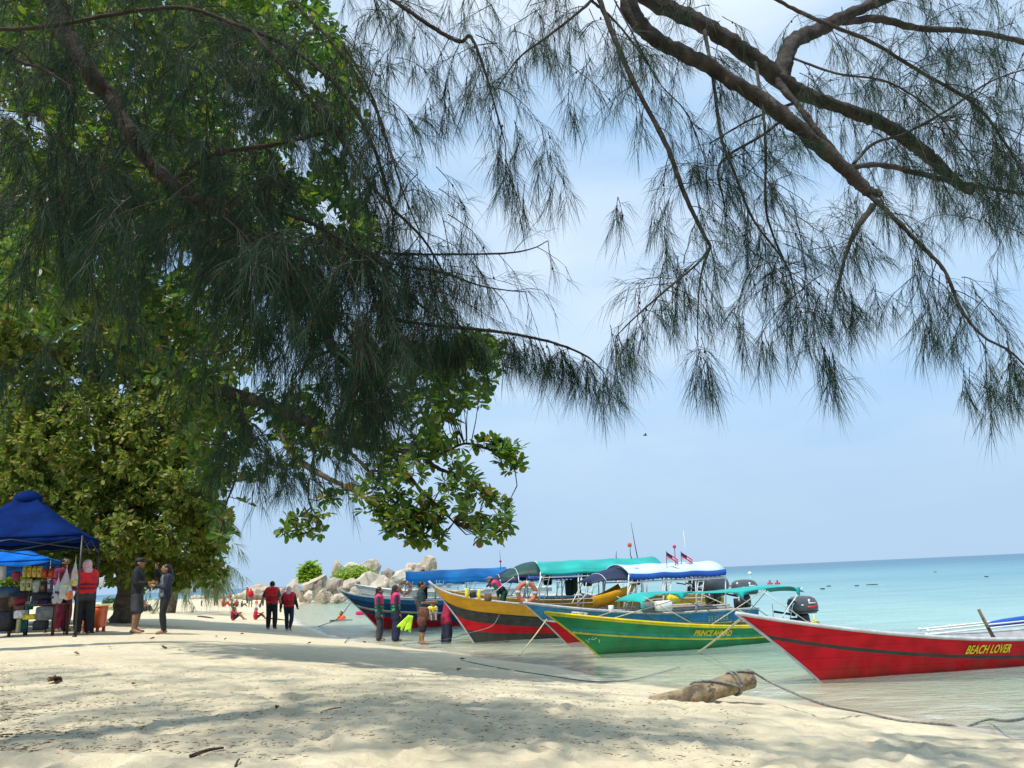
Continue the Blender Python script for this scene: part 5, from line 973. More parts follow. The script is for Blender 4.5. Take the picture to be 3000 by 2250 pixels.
for px, py, Y, h, lbl, mt in ((1978, 1652, 22.8, .42, 'thin pole with a dark red knob between the two flags', 'vest_pink'), (1466, 1678, 33.0, .40, 'thin mast with a pink ball above the bright blue roof', 'vest_pink')):
    c = at(px, py, Y); g = MB(); g.tube([(0, 0, -.2), (.02, 0, h)], .009, 6); g.ell((.02, 0, h + .04), (.05, .05, .05), 1, 8, 6); o = g.build('marker_pole', [M['dark_metal'], M[mt]]); o.location = c; tag(o, lbl, 'pole')
for px, py, Y, h, lbl in ((2014, 1652, 23.2, .90, 'tall thin white whip aerial beside the right flag'), (1468, 1660, 34.0, .65, 'thin dark whip aerial above the bright blue roof left of the teal one')):
    c = at(px, py, Y); g = MB(); g.tube([(0, 0, -.2), (-.02, 0, h * .5), (-.03, 0, h)], [.012, .009, .005], 6); o = g.build('whip_aerial', M['white_pipe'] if px > 1900 else M['dark_metal']); o.location = c; tag(o, lbl, 'aerial')
# life ring and loose gear in the boats
def ringo(px, py, Y, rad, tube_, label, tilt):
    g = MB(); K = 28; g.tube([(rad * math.cos(2 * math.pi * k / K), 0, rad * math.sin(2 * math.pi * k / K)) for k in range(K + 1)], tube_, 10, 0, False); t = thing('life_ring', label, 'life ring', at(px, py, Y)); t.rotation_euler = (0, tilt, R(15)); g.build('ring', M['ring_orange'], t)
    for a in (0, 90, 180, 270):
        g = MB(); ca_, sa_ = math.cos(R(a)), math.sin(R(a)); g.tube([(rad * ca_ - .04 * sa_, 0, rad * sa_ + .04 * ca_), (rad * ca_ + .04 * sa_, 0, rad * sa_ - .04 * ca_)], tube_ + .008, 10); g.build('band', M['pale_grey'], t)
ringo(1543, 1736, 23.6, .25, .065, 'orange life ring hanging by the posts of the amber boat', .1)
ringo(1187, 1722, 31.8, .20, .06, 'faded orange life ring upright in the boat behind the woman with the mask', .3)
def prop(name, label, cat, px, py, Y, mat_, size, shape='rbox', rot=0, group=None, rr=.3):
    g = MB(); (g.rbox((0, 0, size[2] / 2), size, rr) if shape == 'rbox' else g.box((0, 0, size[2] / 2), size) if shape == 'box' else g.tube([(0, 0, 0), (0, 0, size[2] * .05), (0, 0, size[2] * .96), (0, 0, size[2])], [size[0] * .42, size[0] * .44, size[0] * .5, size[0] * .47], 14))
    o = g.build(name, M[mat_]); o.location = at(px, py, Y); o.rotation_euler = (0, 0, rot); return tag(o, label, cat, group)
for i, (px, py, Y, mt, sz, lb) in enumerate(((1368, 1752, 22.9, 'vest_yellow', (.10, .12, .26), 'yellow life jacket left of the dark gear in the amber boat'), (1404, 1756, 22.9, 'vest_yellow', (.09, .12, .26), 'yellow life jacket right of the dark gear in the amber boat'),
        (1386, 1752, 23.0, 'dark_fabric', (.18, .2, .18), 'dark bag between two yellow jackets in the amber boat'), (1430, 1762, 23.0, 'cloth_brown', (.2, .2, .22), 'brown bundle right of the yellow jackets in the amber boat'))): prop('life_jacket' if 'jacket' in lb else 'gear_bag', lb, 'life jacket' if 'jacket' in lb else 'bag', px, py, Y, mt, sz, group='gear in the amber boat')
prop('bucket', 'white bucket with a dark lid standing in the blue boat', 'bucket', 1791, 1792, 21.0, 'white_decal', (.14, .14, .15), 'tub'); prop('cool_box', 'white cool box in the blue boat under the teal awning', 'box', 1945, 1790, 22.0, 'white_decal', (.42, .3, .26), 'rbox', .3)
prop('tool_box', 'grey box beside the white cool box in the blue boat', 'box', 1905, 1790, 22.2, 'cloth_grey', (.5, .3, .24), 'rbox', .3); prop('fuel_tank', 'bright yellow fuel tank in the blue boat', 'tank', 1972, 1766, 22.4, 'yellow_plastic', (.34, .26, .2), 'rbox', .3)
g = MB(); rws = [[Vector((.62 * (i / 8 - .5) * 2 * (1 - .1 * j), .28 * (j / 4 - .5) * 2, .24 + .28 * (i / 8) ** 1.3 - .30 * (1 - ((j / 4 - .5) * 2) ** 2))) for i in range(9)] for j in range(5)]
g.grid(rws); o = g.build('kayak', M['amber_paint']); solid(o, .03); o.location = at(1790, 1772, 22.3); o.rotation_euler = (0, 0, R(18)); tag(o, 'bright amber plastic kayak end lying inside the blue boat', 'kayak')
for i, (px, py, Y, mt, lb) in enumerate(((1670, 1765, 25.0, 'dark_fabric', 'dark jacket hanging left under the teal roof'), (1690, 1760, 25.0, 'cloth_green', 'dark green jacket hanging under the teal roof'), (1605, 1735, 25.5, 'cloth_black', 'black coat hanging beside the ladder under the teal roof'), (1722, 1738, 25.2, 'cloth_brown', 'brown sack hanging under the teal roof'), (1862, 1735, 22.4, 'cloth_purple', 'purple cloth hanging by the post of the blue boat'))):
    prop('hanging_jacket', lb, 'jacket', px, py - 20, Y, mt, (.26, .16, .46), 'rbox', .2, 'clothes hanging in the boats')
g = MB(); K = 40; g.tube([((.16 + .03 * math.sin(k * 1.7)) * math.cos(k * .62), (.12 + .03 * math.cos(k * 2.1)) * math.sin(k * .62), .02 + .0016 * k) for k in range(K)], .013, 6); o = tag(g.build('rope_coil', M['rope_pale']), 'pale rope coiled on the fore deck of the green boat', 'rope'); o.location = green.world((-.55, 0, .84)); o.rotation_euler = (0, .12, 0)

# ------------------------------------------------------------------ log, ropes, litter
lg0 = ground_at(1955, 2050); e1 = at(2215, 1983, float(lg0[1]) + .45); lgc = lg0 + np.array([-.10, -.02, -.055])
K = 20; path = [Vector(lgc) + (Vector(e1) - Vector(lgc)) * (i / K - .06) for i in range(K + 1)]; r_ = np.random.default_rng(12)
rad = [.116 + .004 * math.sin(i * .9) for i in range(K + 1)]
log = thing('log', 'weathered log half buried in the sand with a rope tied round its raised end', 'log', lg0)
g = MB(); g.tube(path + [path[-1] + (path[-1] - path[-2]) * .12], rad + [rad[-1] * .82], 24)
ph_ = r_.uniform(0, 6, 30); rd_ = [r_.normal() for _ in range(24)]
for i in range(len(g.v)):
    ring, a = divmod(i, 24); c_ = path[min(ring, K)]; v_ = Vector(g.v[i]); k_ = 1 + .018 * rd_[a] + .012 * math.sin(a * 1.3 + ring * .35) + .008 * r_.normal(); g.v[i] = tuple(c_ + (v_ - c_) * k_)
g.build('trunk_wood', M['drift_wood'], log, origin=lg0)
ax = (path[-1] - path[0]).normalized(); upv = Vector((0, 0, 1)); sv = ax.cross(upv).normalized(); u2 = sv.cross(ax)
def loop_on(t0, t1, a0, a1, n=24, lift=.012): return [path[0] + (path[-1] - path[0]) * (t0 + (t1 - t0) * k / n) + (sv * math.cos(a0 + (a1 - a0) * k / n) + u2 * math.sin(a0 + (a1 - a0) * k / n)) * (.121 + lift) for k in range(n + 1)]
rp_ = thing('mooring_rope', 'grey rope knotted round the log and running right across the wet sand', 'rope', lg0)
for q in (loop_on(.80, .82, 0, 2 * math.pi), loop_on(.84, .83, 0, 2 * math.pi), loop_on(.44, .84, math.pi * .55, -math.pi * .10, 20) , loop_on(.44, .40, math.pi * .55, math.pi * 1.2, 10), loop_on(.80, .985, math.pi * .5, math.pi * .25, 8)):
    if q is not None: g = MB(); g.tube(q, .013, 6); g.build('rope_turn', M['rope_grey'], rp_, origin=lg0)
def rope(name, label, pts, rad_, mat_, parent=None, root=None):
    g = MB(); g.tube(list(smooth_path(pts, 8)), rad_, 6)
    if parent: return g.build(name, M[mat_], parent, origin=root)
    return tag(g.build(name, M[mat_]), label, 'rope', 'mooring ropes')
pe = loop_on(.985, .985, math.pi * .25, 0, 1)[0]
def gpz(px, py, dz): q = ground_at(px, py); return np.array([q[0], q[1], q[2] + dz])
rope('rope_end', '', [pe, at(2255, 1998, lgc[1] + .5), at(2330, 2032, 9.7), at(2420, 2066, 9.1), gpz(2530, 2096, .03), gpz(2650, 2116, .012), gpz(2780, 2127, .012), gpz(2815, 2128, -.03)], .013, 'rope_grey', rp_, lg0)
rope('mooring_rope', 'grey rope curving out of the wet sand at the right edge', [gpz(2830, 2129, -.02), gpz(2845, 2128, .014), gpz(2900, 2122, .05), at(2960, 2112, 8.4), at(3060, 2092, 8.9)], .013, 'rope_grey')
rope('mooring_rope', 'thick pale rope from the red bow down into the water beside the yellow name', [red.world((-1.38, 0, .97)), (np.array(red.world((-1.38, 0, .97))) + gp(2043, 1909)) / 2 + [0, 0, -.03], gp(2043, 1909) + [0, 0, -.03]], .017, 'rope_pale')
rope('mooring_rope', 'pale rope from the blue bow slanting down to the shallows', [blue.world((-.62, -.03, .66)), (np.array(blue.world((-.62, -.03, .66))) + gp(1520, 1918)) / 2 + [0, 0, -.03], gp(1520, 1918) + [0, 0, -.02]], .016, 'rope_pale')
rope('mooring_rope', 'thin rope from the amber strake running left to the shallows', [yel.pt(.13, .70, -1, .02) + yel.root.location if False else yel.world(yel.pt(.16, .70, -1, .02)), at(1440, 1834, 21.4), at(1370, 1856, 20.4), at(1300, 1874, 19.6), gp(1180, 1888)], .009, 'rope_grey')
rope('mooring_rope', 'thin grey rope lying along the water edge left of the log', [gpz(1352, 1936, .01), gpz(1460, 1958, .01), gpz(1600, 1980, .01), gpz(1730, 1998, .01), gp(1830, 1996) + [0, 0, .01], gp(1900, 1980) + [0, 0, .0], gp(1990, 1948) + [0, 0, -.04]], .009, 'rope_grey')
rope('mooring_rope', 'thin dark rope trailing over the far shallows from the blue prow', [nav.world((-1.2, 0, 1.0)), at(990, 1812, 31), gp(940, 1834) + [0, 0, .02], gp(905, 1842)], .014, 'rope_dark')
for i, (px, py, s_, mt, lb) in enumerate(((160, 2000, .16, 'leaf_brown', 'large crumpled brown leaf on the sand at left'), (478, 1902, .15, 'dry_leaf', 'dry tan leaf on the bright sand below the woman'), (225, 1920, .10, 'dry_leaf', 'dry leaf on the bright sand below the red vest woman'), (320, 1900, .09, 'dry_leaf', 'small tan leaf on the sand left of the man in shorts'), (635, 1868, .12, 'leaf_brown', 'dark leaf on the sand left of the walking couple'), (710, 1860, .11, 'leaf_brown', 'dark curled leaf nearest the feet of the walking man'),
        (660, 1876, .09, 'leaf_brown', 'dark leaf just right of the first one left of the couple'), (905, 1888, .10, 'leaf_brown', 'dark leaf on the sand right below the couple'), (1066, 1884, .12, 'leaf_brown', 'dark leaf at the water edge left of the wading woman'), (445, 1875, .12, 'dry_leaf', 'pale leaf on the sand between the man and the woman'), (1356, 1935, .12, 'dry_leaf', 'dry leaf on the bright sand below the amber boat'), (1346, 1966, .10, 'dry_leaf', 'upright dry leaf right on the bright sand by the rope'), (392, 2010, .06, 'leaf_brown', 'small dark leaf scrap right of the large brown leaf'), (810, 2082, .06, 'leaf_brown', 'tiny brown scrap in the middle of the sand'))):
    q = ground_at(px, py); a = r_.uniform(0, 6); g = MB()
    for j_ in range(3 if i == 0 else 1):
        vv = [Vector(p) for p in LEAF_V]; rot = Euler((r_.uniform(-.5, .5), r_.uniform(-.4, .4), a + j_ * 1.3)).to_matrix(); g.add([rot @ Vector((p.x, p.y - .5, p.z * 3 + .35 * p.x * p.x + .5 * (p.y - .5) ** 2)) * s_ for p in vv], LEAF_F)
    o = g.build('fallen_leaf', M[mt]); solid(o, .004); o.location = q + np.array([0, 0, .02 + s_ * .08]); tag(o, lb, 'leaf', 'fallen leaves on the sand')
def stick(px0, py0, px1, py1, rad_, label, mt='bark_dark', bend=.02):
    a, b_ = ground_at(px0, py0), ground_at(px1, py1); g = MB(); m_ = (a + b_) / 2 + [0, 0, bend]; g.tube(list(smooth_path([a + [0, 0, .005], m_, b_ + [0, 0, .015]], 5)), [rad_ * f_ for f_ in np.linspace(1, .5, 11)], 6); tag(g.build('stick', M[mt]), label, 'stick')
stick(555, 2220, 655, 2198, .014, 'thin dark stick on the near sand at bottom centre left'); stick(690, 2248, 702, 2232, .008, 'short stub of twig at the bottom edge'); stick(580, 1807, 625, 1812, .05, 'dark driftwood pole lying on the sand left of the seated person', bend=.03); stick(775, 1812, 838, 1818, .05, 'dark driftwood pole lying behind the legs of the walking couple', bend=.03)
stick(1010, 1884, 1024, 1868, .012, 'thin twig standing at the water edge left of the wading woman'); stick(940, 2090, 1000, 2078, .010, 'thin pale twig on the sand right of centre', 'drift_wood')
lr_ = np.random.default_rng(9); P0, D, Lg = [], [], []
for _ in range(5200):
    px = 2200 * lr_.random() ** 1.7; py = lr_.uniform(1960, 2260); q = gp(px, py, .75 if px < 900 else .55); h_ = gz(q[0], q[1]); P0.append((q[0], q[1], h_ + .035)); D.append((lr_.normal(), lr_.normal(), .02)); Lg.append(lr_.uniform(.015, .055))
V, F3, F4 = needles(np.array(P0), unit(np.array(D)), np.array(Lg), np.full(len(P0), .02), lr_.uniform(.002, .006, len(P0)), lr_)
tag(np_mesh('leaf_litter', V, F3, F4, M['leaf_litter']), 'fine brown needle litter strewn over the shaded sand', 'litter', kind='stuff')
bc = at(1890, 1275, 60); g = MB(); g.ell((0, 0, 0), (.16, .06, .05)); g.add([(-.05, 0, .02), (.08, 0, .02), (.04, .35, .12), (-.03, .34, .12)], [(0, 1, 2, 3)]); g.add([(-.05, 0, .02), (.08, 0, .02), (.04, -.35, .10), (-.03, -.34, .10)], [(3, 2, 1, 0)]); o = tag(g.build('bird', M['cloth_charcoal']), 'tiny distant bird in the open sky', 'bird'); o.location = bc
# ------------------------------------------------------------------ people
PENDING = []
def jt(**k):
    J = dict(pelvis=(0, 0, .93), chest=(0, .0, 1.27), neck=(0, -.01, 1.455), head=(0, .025, 1.585), hipL=(-.088, 0, .90), knL=(-.10, .03, .49), anL=(-.105, -.02, .085), toL=(-.12, .13, .04), shL=(-.175, -.005, 1.385), elL=(-.235, -.03, 1.11), wrL=(-.25, .05, .875))
    for q in ('hip', 'kn', 'an', 'to', 'sh', 'el', 'wr'): x, y, z = J[q + 'L']; J[q + 'R'] = (-x, y, z)
    J.update(k); return {a: Vector(b) for a, b in J.items()}
def bent(J, lean, up=0.0):
    """lean the upper body about the pelvis by `lean` radians forwards"""
    Rm = Matrix.Rotation(-lean, 3, 'X'); p = J['pelvis']
    for q in ('chest', 'neck', 'head', 'shL', 'shR', 'elL', 'elR', 'wrL', 'wrR'): J[q] = p + Rm @ (J[q] - p)
    return J
def pose(kind):
    if kind == 'walk': return jt(knL=(-.10, .09, .50), anL=(-.10, .10, .09), toL=(-.11, .25, .04), knR=(.10, .03, .49), anR=(.10, -.16, .12), toR=(.11, -.04, .035), elL=(-.25, -.09, 1.12), wrL=(-.27, -.06, .88), elR=(.24, .02, 1.12), wrR=(.25, .15, .92))
    if kind == 'arms_out': return jt(elL=(-.29, .0, 1.14), wrL=(-.37, .05, .93), elR=(.25, -.02, 1.12), wrR=(.27, .07, .90), knL=(-.11, .05, .49), anL=(-.12, .03, .085), toL=(-.14, .18, .04))
    if kind == 'hold': return jt(elL=(-.22, .02, 1.12), wrL=(-.12, .25, 1.10), elR=(.22, .02, 1.12), wrR=(.10, .27, 1.12), anL=(-.15, -.04, .085), toL=(-.19, .11, .04), knL=(-.13, .02, .49), anR=(.15, .0, .085), toR=(.19, .15, .04), knR=(.13, .03, .49))
    if kind == 'shade_eyes': return jt(elR=(.33, .14, 1.42), wrR=(.13, .20, 1.60), elL=(-.21, .05, 1.12), wrL=(-.08, .24, 1.17), knL=(-.10, .07, .49), anL=(-.12, .03, .085), toL=(-.15, .18, .04))
    if kind == 'point': return jt(elL=(-.20, .08, 1.14), wrL=(-.14, .30, 1.06), elR=(.21, .05, 1.13), wrR=(.18, .27, .98))
    if kind == 'bend': return bent(jt(knL=(-.11, .10, .50), knR=(.11, .10, .50), elL=(-.22, .10, 1.12), wrL=(-.16, .24, .95), elR=(.22, .10, 1.12), wrR=(.16, .26, .97)), .75)
    if kind == 'lean': return bent(jt(elL=(-.21, .14, 1.2), wrL=(-.15, .36, 1.22), elR=(.21, .14, 1.2), wrR=(.15, .38, 1.2)), .28)
    if kind == 'sit':
        d = .80; J = jt(pelvis=(0, 0, .12), chest=(0, -.02, .47), neck=(0, .02, .66), head=(0, .06, .79), hipL=(-.09, .03, .11), hipR=(.09, .03, .11), knL=(-.11, .40, .40), knR=(.11, .38, .42), anL=(-.10, .68, .085), anR=(.10, .66, .085), toL=(-.11, .82, .05), toR=(.11, .80, .05), shL=(-.175, .01, .59), shR=(.175, .01, .59), elL=(-.20, .20, .46), elR=(.20, .20, .46), wrL=(-.10, .38, .48), wrR=(.12, .42, .50))
        return J
    if kind == 'wade': return jt(elL=(-.26, .05, 1.15), wrL=(-.26, .22, 1.02), elR=(.26, .05, 1.15), wrR=(.26, .22, 1.02))
    return jt(elL=(-.225, -.02, 1.11), wrL=(-.21, .07, .87), elR=(.225, -.02, 1.11), wrR=(.21, .07, .87))
def torso(mb, J, d, low=0.0, high=1.0, neck=True):
    pe, ch, ne = J['pelvis'], J['chest'], J['neck']; sl, sr = J['shL'], J['shR']; hl, hr = J['hipL'], J['hipR']
    fw = (ch - pe).cross(sr - sl).normalized() * -1
    for h, s in ((hl, sl), (hr, sr)):
        a = h.lerp(s, low) ; b = h.lerp(s, .84 * high); c_ = (pe.lerp(ch, low)); a = a.lerp(pe, .05); b = b.lerp(ne, .32)
        mb.capsule(a, h.lerp(s, .42).lerp(pe.lerp(ch, .55), .22), .095 + d, .080 + d, n=12); mb.capsule(h.lerp(s, .42).lerp(pe.lerp(ch, .55), .22), b, .080 + d, .088 + d, n=12)
    mb.capsule(pe.lerp(ch, low), ch, .098 + d, .112 + d, n=12)
    if high >= 1: mb.capsule(sl.lerp(ne, .18), sr.lerp(ne, .18), .058 + d, .058 + d); mb.capsule(ch, ne, .095 + d, .052 + d)
def arm(mb, J, s, d, part=(0, 2)):
    a, b, c = J['sh' + s], J['el' + s], J['wr' + s]
    if part[0] == 0: mb.capsule(a, a.lerp(b, min(1, part[1])), .054 + d, .054 + d + (-.012) * min(1, part[1]))
    if part[1] > 1: mb.capsule(b, b.lerp(c, part[1] - 1), .042 + d, .042 + d - .012 * (part[1] - 1))
def leg(mb, J, s, d, part=(0, 2), flare=0.0):
    a, b, c = J['hip' + s], J['kn' + s], J['an' + s]; e = min(1, part[1])
    mb.capsule(a, a.lerp(b, e), .088 + d, .088 + d - .033 * e + flare * e)
    if part[1] > 1: k_ = part[1] - 1; mb.capsule(b, b.lerp(c, .35 * k_), .056 + d + flare, .058 + d + flare, n=10); mb.capsule(b.lerp(c, .35 * k_), b.lerp(c, k_), .058 + d + flare, .058 + d + flare - .023 * k_)
def remesh(mb, name, mat_, parent, vox, post=None, sm=4):
    o = mb.build(name, mat_, parent); md = o.modifiers.new('skin', 'REMESH'); md.mode = 'VOXEL'; md.voxel_size = vox; md.use_smooth_shade = True
    m2 = o.modifiers.new('soft', 'SMOOTH'); m2.iterations = sm; m2.factor = .5; PENDING.append((o, post)); return o
def person(label, pos, H, face, kind='stand', skin='skin', top=None, sleeve=0.0, bottom='cloth_black', legs=2.0, flare=0.012, vest=None, vest_low=None, straps='strap_black', head='hair', head_mat='hair', vox=.016, group=None, J=None, headrot=0.0, barefoot=True, tunic=0, extra=None, name='person'):
    t = thing(name, label, 'person', pos, R(face), group); t.scale = (H / 1.7 * 1.13, H / 1.7 * 1.10, H / 1.7)
    J = J or pose(kind); b = MB(); torso(b, J, 0.0)
    hd = J['head']; hq = Euler((0, 0, headrot)); hm = hq.to_matrix(); off = lambda x, y, z: hd + hm @ Vector((x, y, z))
    b.capsule(J['neck'], hd + Vector((0, -.01, -.04)), .054, .05); b.ell(hd, (.076, .094, .112), nu=14, nv=10); b.ell(off(0, .03, -.065), (.052, .058, .052)); b.capsule(off(0, .088, .005), off(0, .108, -.026), .012, .016, n=8)
    for s in (-1, 1): b.ell(off(.078 * s, -.005, -.01), (.016, .026, .034))
    for s in 'LR':
        arm(b, J, s, 0.0); leg(b, J, s, 0.0); an, to = J['an' + s], J['to' + s]; b.capsule(an + (an - to).normalized() * .035 - Vector((0, 0, .035)), to, .04, .032); b.capsule(an, an.lerp(to, .5), .04, .034)
        wr = J['wr' + s]; dr = (wr - J['el' + s]).normalized(); b.capsule(wr, wr + dr * .075, .027, .036)
    def post(me, J=J):
        x = MB()
        for s in (-1, 1): x.ell(off(.031 * s, .088, .012), (.012, .009, .009), 1, 6, 4); x.ell(off(.031 * s, .090, .034), (.018, .007, .005), 1, 6, 4)
        x.ell(off(0, .083, -.064), (.024, .010, .008), 2, 6, 4)
        for s in 'LR':
            wr = J['wr' + s]; dr = (wr - J['el' + s]).normalized(); sd = dr.cross(Vector((0, 1, .2))).normalized(); pn = sd.cross(dr).normalized(); k_ = -1 if s == 'L' else 1
            for q, ln in ((-1.5, .055), (-.5, .068), (.5, .072), (1.5, .062)):
                p0 = wr + dr * .09 + sd * q * .0165; p1 = p0 + dr * ln * .55 + sd * q * .002; p2 = p1 + dr * ln * .42 + pn * ln * .28; x.tube([p0 - dr * .02, p0, p1, p2], [.010, .0095, .0085, .006], 5, 0)
            p0 = wr + dr * .03 + sd * .026 * -1; p1 = p0 + dr * .035 - sd * .03; x.tube([p0, p1, p1 + dr * .035 + pn * .008], [.012, .0105, .008], 5, 0)
        bm = bmesh.new(); bm.from_mesh(me); tm = bpy.data.meshes.new('tmp'); tm.from_pydata(x.v, [], x.f); tm.polygons.foreach_set('material_index', x.m); tm.polygons.foreach_set('use_smooth', [True] * len(x.f)); bm.from_mesh(tm); bm.to_mesh(me); bm.free(); bpy.data.meshes.remove(tm)
        me.materials.clear()
        for q in (M[skin], M['eye_dark'], M['lip']): me.materials.append(q)
    remesh(b, 'body', M[skin], t, vox * .85, post, 3)
    if top:
        g = MB(); torso(g, J, .016); [arm(g, J, s, .017, (0, max(.25, sleeve))) for s in 'LR']; (tunic and [(g.capsule(J['hip' + s], J['hip' + s].lerp(J['kn' + s], tunic), .115, .135), g.capsule(J['pelvis'], J['hip' + s].lerp(J['kn' + s], tunic * .9), .12, .13)) for s in 'LR']); remesh(g, 'shirt', M[top], t, vox)
    if bottom:
        g = MB(); [leg(g, J, s, .014, (0, legs), flare) for s in 'LR']; g.capsule(J['hipL'], J['hipR'], .105, .105); g.capsule(J['pelvis'], J['pelvis'].lerp(J['chest'], .2), .118, .11); remesh(g, 'trousers' if legs > 1.2 else 'shorts', M[bottom], t, vox)
    if vest:
        up = (J['chest'] - J['pelvis']); sh_ = (J['shR'] - J['shL']).normalized(); fwd = up.cross(sh_).normalized() * -1
        parts = [(vest, .12, 1.0)] if not vest_low else [(vest, .52, 1.0), (vest_low, .10, .50)]
        for m_, lo, hi in parts:
            g = MB()
            for s in 'LR':
                h, sp = J['hip' + s], J['sh' + s]; a = h.lerp(sp, lo).lerp(J['pelvis'].lerp(J['neck'], lo), .28); c_ = h.lerp(sp, .93 * hi if hi < 1 else .95).lerp(J['pelvis'].lerp(J['neck'], hi), .30); g.capsule(a, c_, .122, .118, n=12)
            g.capsule(J['pelvis'].lerp(J['chest'], lo + .1), J['pelvis'].lerp(J['neck'], hi * .86), .135, .135, n=12)
            if hi >= 1:
                for s in 'LR': g.capsule(J['sh' + s].lerp(J['neck'], .42) - fwd * .06, J['sh' + s].lerp(J['neck'], .42) + fwd * .06, .058, .058)
            o = remesh(g, 'life_vest', M[m_], t, vox)
        for f_ in (.22, .40):
            c_ = J['pelvis'].lerp(J['neck'], f_); g = MB(); K = 20; g.tube([c_ + sh_ * (.205 * math.cos(2 * math.pi * k / K)) + fwd * (.150 * math.sin(2 * math.pi * k / K)) for k in range(K + 1)], .016, 6, 0, False); g.build('strap', M[straps], t)
    if head == 'hair' or head == 'long': 
        g = MB(); g.ell(off(0, -.020, .026), (.086, .094, .104), 0, 14, 10)
        if head == 'long': g.capsule(off(0, -.05, 0), J['chest'] + Vector((0, -.12, .02)), .085, .05)
        remesh(g, 'hair', M[head_mat], t, vox * .9, None, 2)
    elif head == 'scarf': g = MB(); g.ell(off(0, -.034, .014), (.094, .104, .126), 0, 14, 10); g.capsule(off(0, -.045, -.06), J['neck'] + Vector((0, -.01, -.02)), .095, .125); remesh(g, 'head_scarf', M[head_mat], t, vox, None, 3)
    elif head == 'cap':
        g = MB(); g.ell(off(0, -.018, .0), (.084, .096, .10), 0, 12, 8); remesh(g, 'hair', M['hair'], t, vox * .9, None, 2)
        g = MB(); g.ell(off(0, -.006, .055), (.092, .106, .078), 0, 14, 8); g.rbox(off(0, .125, .045), (.14, .13, .02), .7, 0, hq); g.build('cap', M[head_mat], t)
    elif head == 'hat':
        g = MB(); g.ell(off(0, -.01, .05), (.092, .104, .085), 0, 14, 8); g.ell(off(0, 0, .03), (.175, .185, .016), 0, 16, 5); g.build('sun_hat', M[head_mat], t)
    if extra: extra(t, J)
    return t
def by_px(px_foot, py_foot, py_top, mult=1.0):
    """ground point under the feet and the body height that fills the measured pixels"""
    p = ground_at(px_foot, py_foot); d = p[1]; x1, y1 = proj(p + np.array([0, 0, 1.7])); H = 1.7 * (py_foot - py_top) / (py_foot - y1); return p, H * mult
HS = []
def stand(label, pf, pft, ptop, face, Hr=None, water=False, **k):
    p, H = by_px(pf, pft, ptop) if not water else (None, None)
    if water:
        p = gp(pf, pft, 0.0); x1, y1 = proj(p + np.array([0, 0, 1.7])); dep = max(0.0, -gz(p[0], p[1])); H = 1.7 * (pft - ptop) / (pft - y1) + dep; p = p - np.array([0, 0, dep])
    HS.append((label[:28], round(H, 2), round(float(p[1]), 1))); return person(label, p, Hr or H, face, **k)
# the walking couple and the sitting people
stand('man seen from behind in red life vest and black trousers walking along the beach', 795, 1845, 1703, 0, kind='arms_out', skin='skin_pale', top='cloth_charcoal', sleeve=.8, bottom='cloth_black', legs=2, vest='vest_red', straps='strap_maroon')
stand('woman from behind in a red life vest and navy leggings beside the walking man', 845, 1849, 1719, -4, kind='walk', skin='skin_pale', top='cloth_navy', sleeve=2, bottom='cloth_navy', legs=2, flare=.004, vest='vest_red', straps='strap_maroon', head='scarf', head_mat='cloth_pink')
def sit(label, pf, pft, ptop, face, **k):
    p = ground_at(pf, pft); x1, y1 = proj(p + np.array([0, 0, .9])); s = .9 * (pft - ptop) / (pft - y1); HS.append((label[:28], round(1.7 * s, 2), round(float(p[1]), 1))); return person(label, p, 1.7 * s, face, kind='sit', **k)
sit('bare-legged person in brown-red sitting on the sand left of the walking couple', 682, 1818, 1774, -82, top='vest_red', sleeve=1.8, bottom='cloth_black', legs=.8, skin='skin', head='hair', vox=.022, vest='cloth_maroon', straps='strap_maroon')
sit('person in a red vest sitting on the sand just left of the walking man', 748, 1816, 1776, -70, top='vest_red', sleeve=.8, bottom='strap_maroon', legs=1.6, vest='vest_red', straps='strap_maroon', head='scarf', head_mat='cloth_grey', vox=.022)
sit('red vested person sitting on the sand between the standing man and woman', 420, 1792, 1755, -100, bottom='cloth_black', vest='vest_red', straps='vest_pink', vox=.024); sit('small child sitting on the sand beside the red vest sitter', 440, 1791, 1768, 160, bottom='cloth_navy', top='cloth_grey', vox=.03)
# far group on the beach
FG = 'distant beach goers in red'
stand('distant person in pink with a lilac hat standing left of the far group', 632, 1775, 1719, 170, top='vest_pink', sleeve=1, bottom='cloth_brown', vest='vest_pink', head='hat', head_mat='cloth_purple', vox=.03, group=FG)
sit('distant person in red sitting nearest the standing one in the lilac hat', 654, 1778, 1749, -90, bottom='vest_red', vest='vest_red', vox=.035, group=FG); sit('distant person in dark red sitting second in the far group', 678, 1778, 1757, -80, bottom='cloth_maroon', top='cloth_maroon', vox=.035, group=FG)
sit('distant person in bright red sitting third in the far group', 694, 1778, 1754, 60, bottom='cloth_teal', vest='vest_red', vox=.035, group=FG); sit('distant person in dark clothes sitting at the right of the far group', 708, 1778, 1758, -60, bottom='cloth_charcoal', top='cloth_teal', vox=.035, group=FG)
stand('distant person in red with a white hat standing before the flat boulder', 724, 1768, 1717, 100, top='vest_red', sleeve=1, bottom='cloth_green', vest='vest_red', head='hat', head_mat='cloth_white', vox=.03, group=FG); stand('distant person in red with bare legs right of the white hatted one', 733, 1780, 1724, -150, top='vest_red', sleeve=1, bottom='cloth_grey', legs=.7, vest='vest_red', vox=.03, group=FG)
stand('tiny distant person in red by the low pale rock', 675, 1762, 1738, 0, bottom='vest_red', vest='vest_red', vox=.045, group=FG); stand('tiny distant child standing just left of the walking man', 751, 1782, 1756, 0, bottom='cloth_white', top='vest_orange', vox=.045, group=FG)
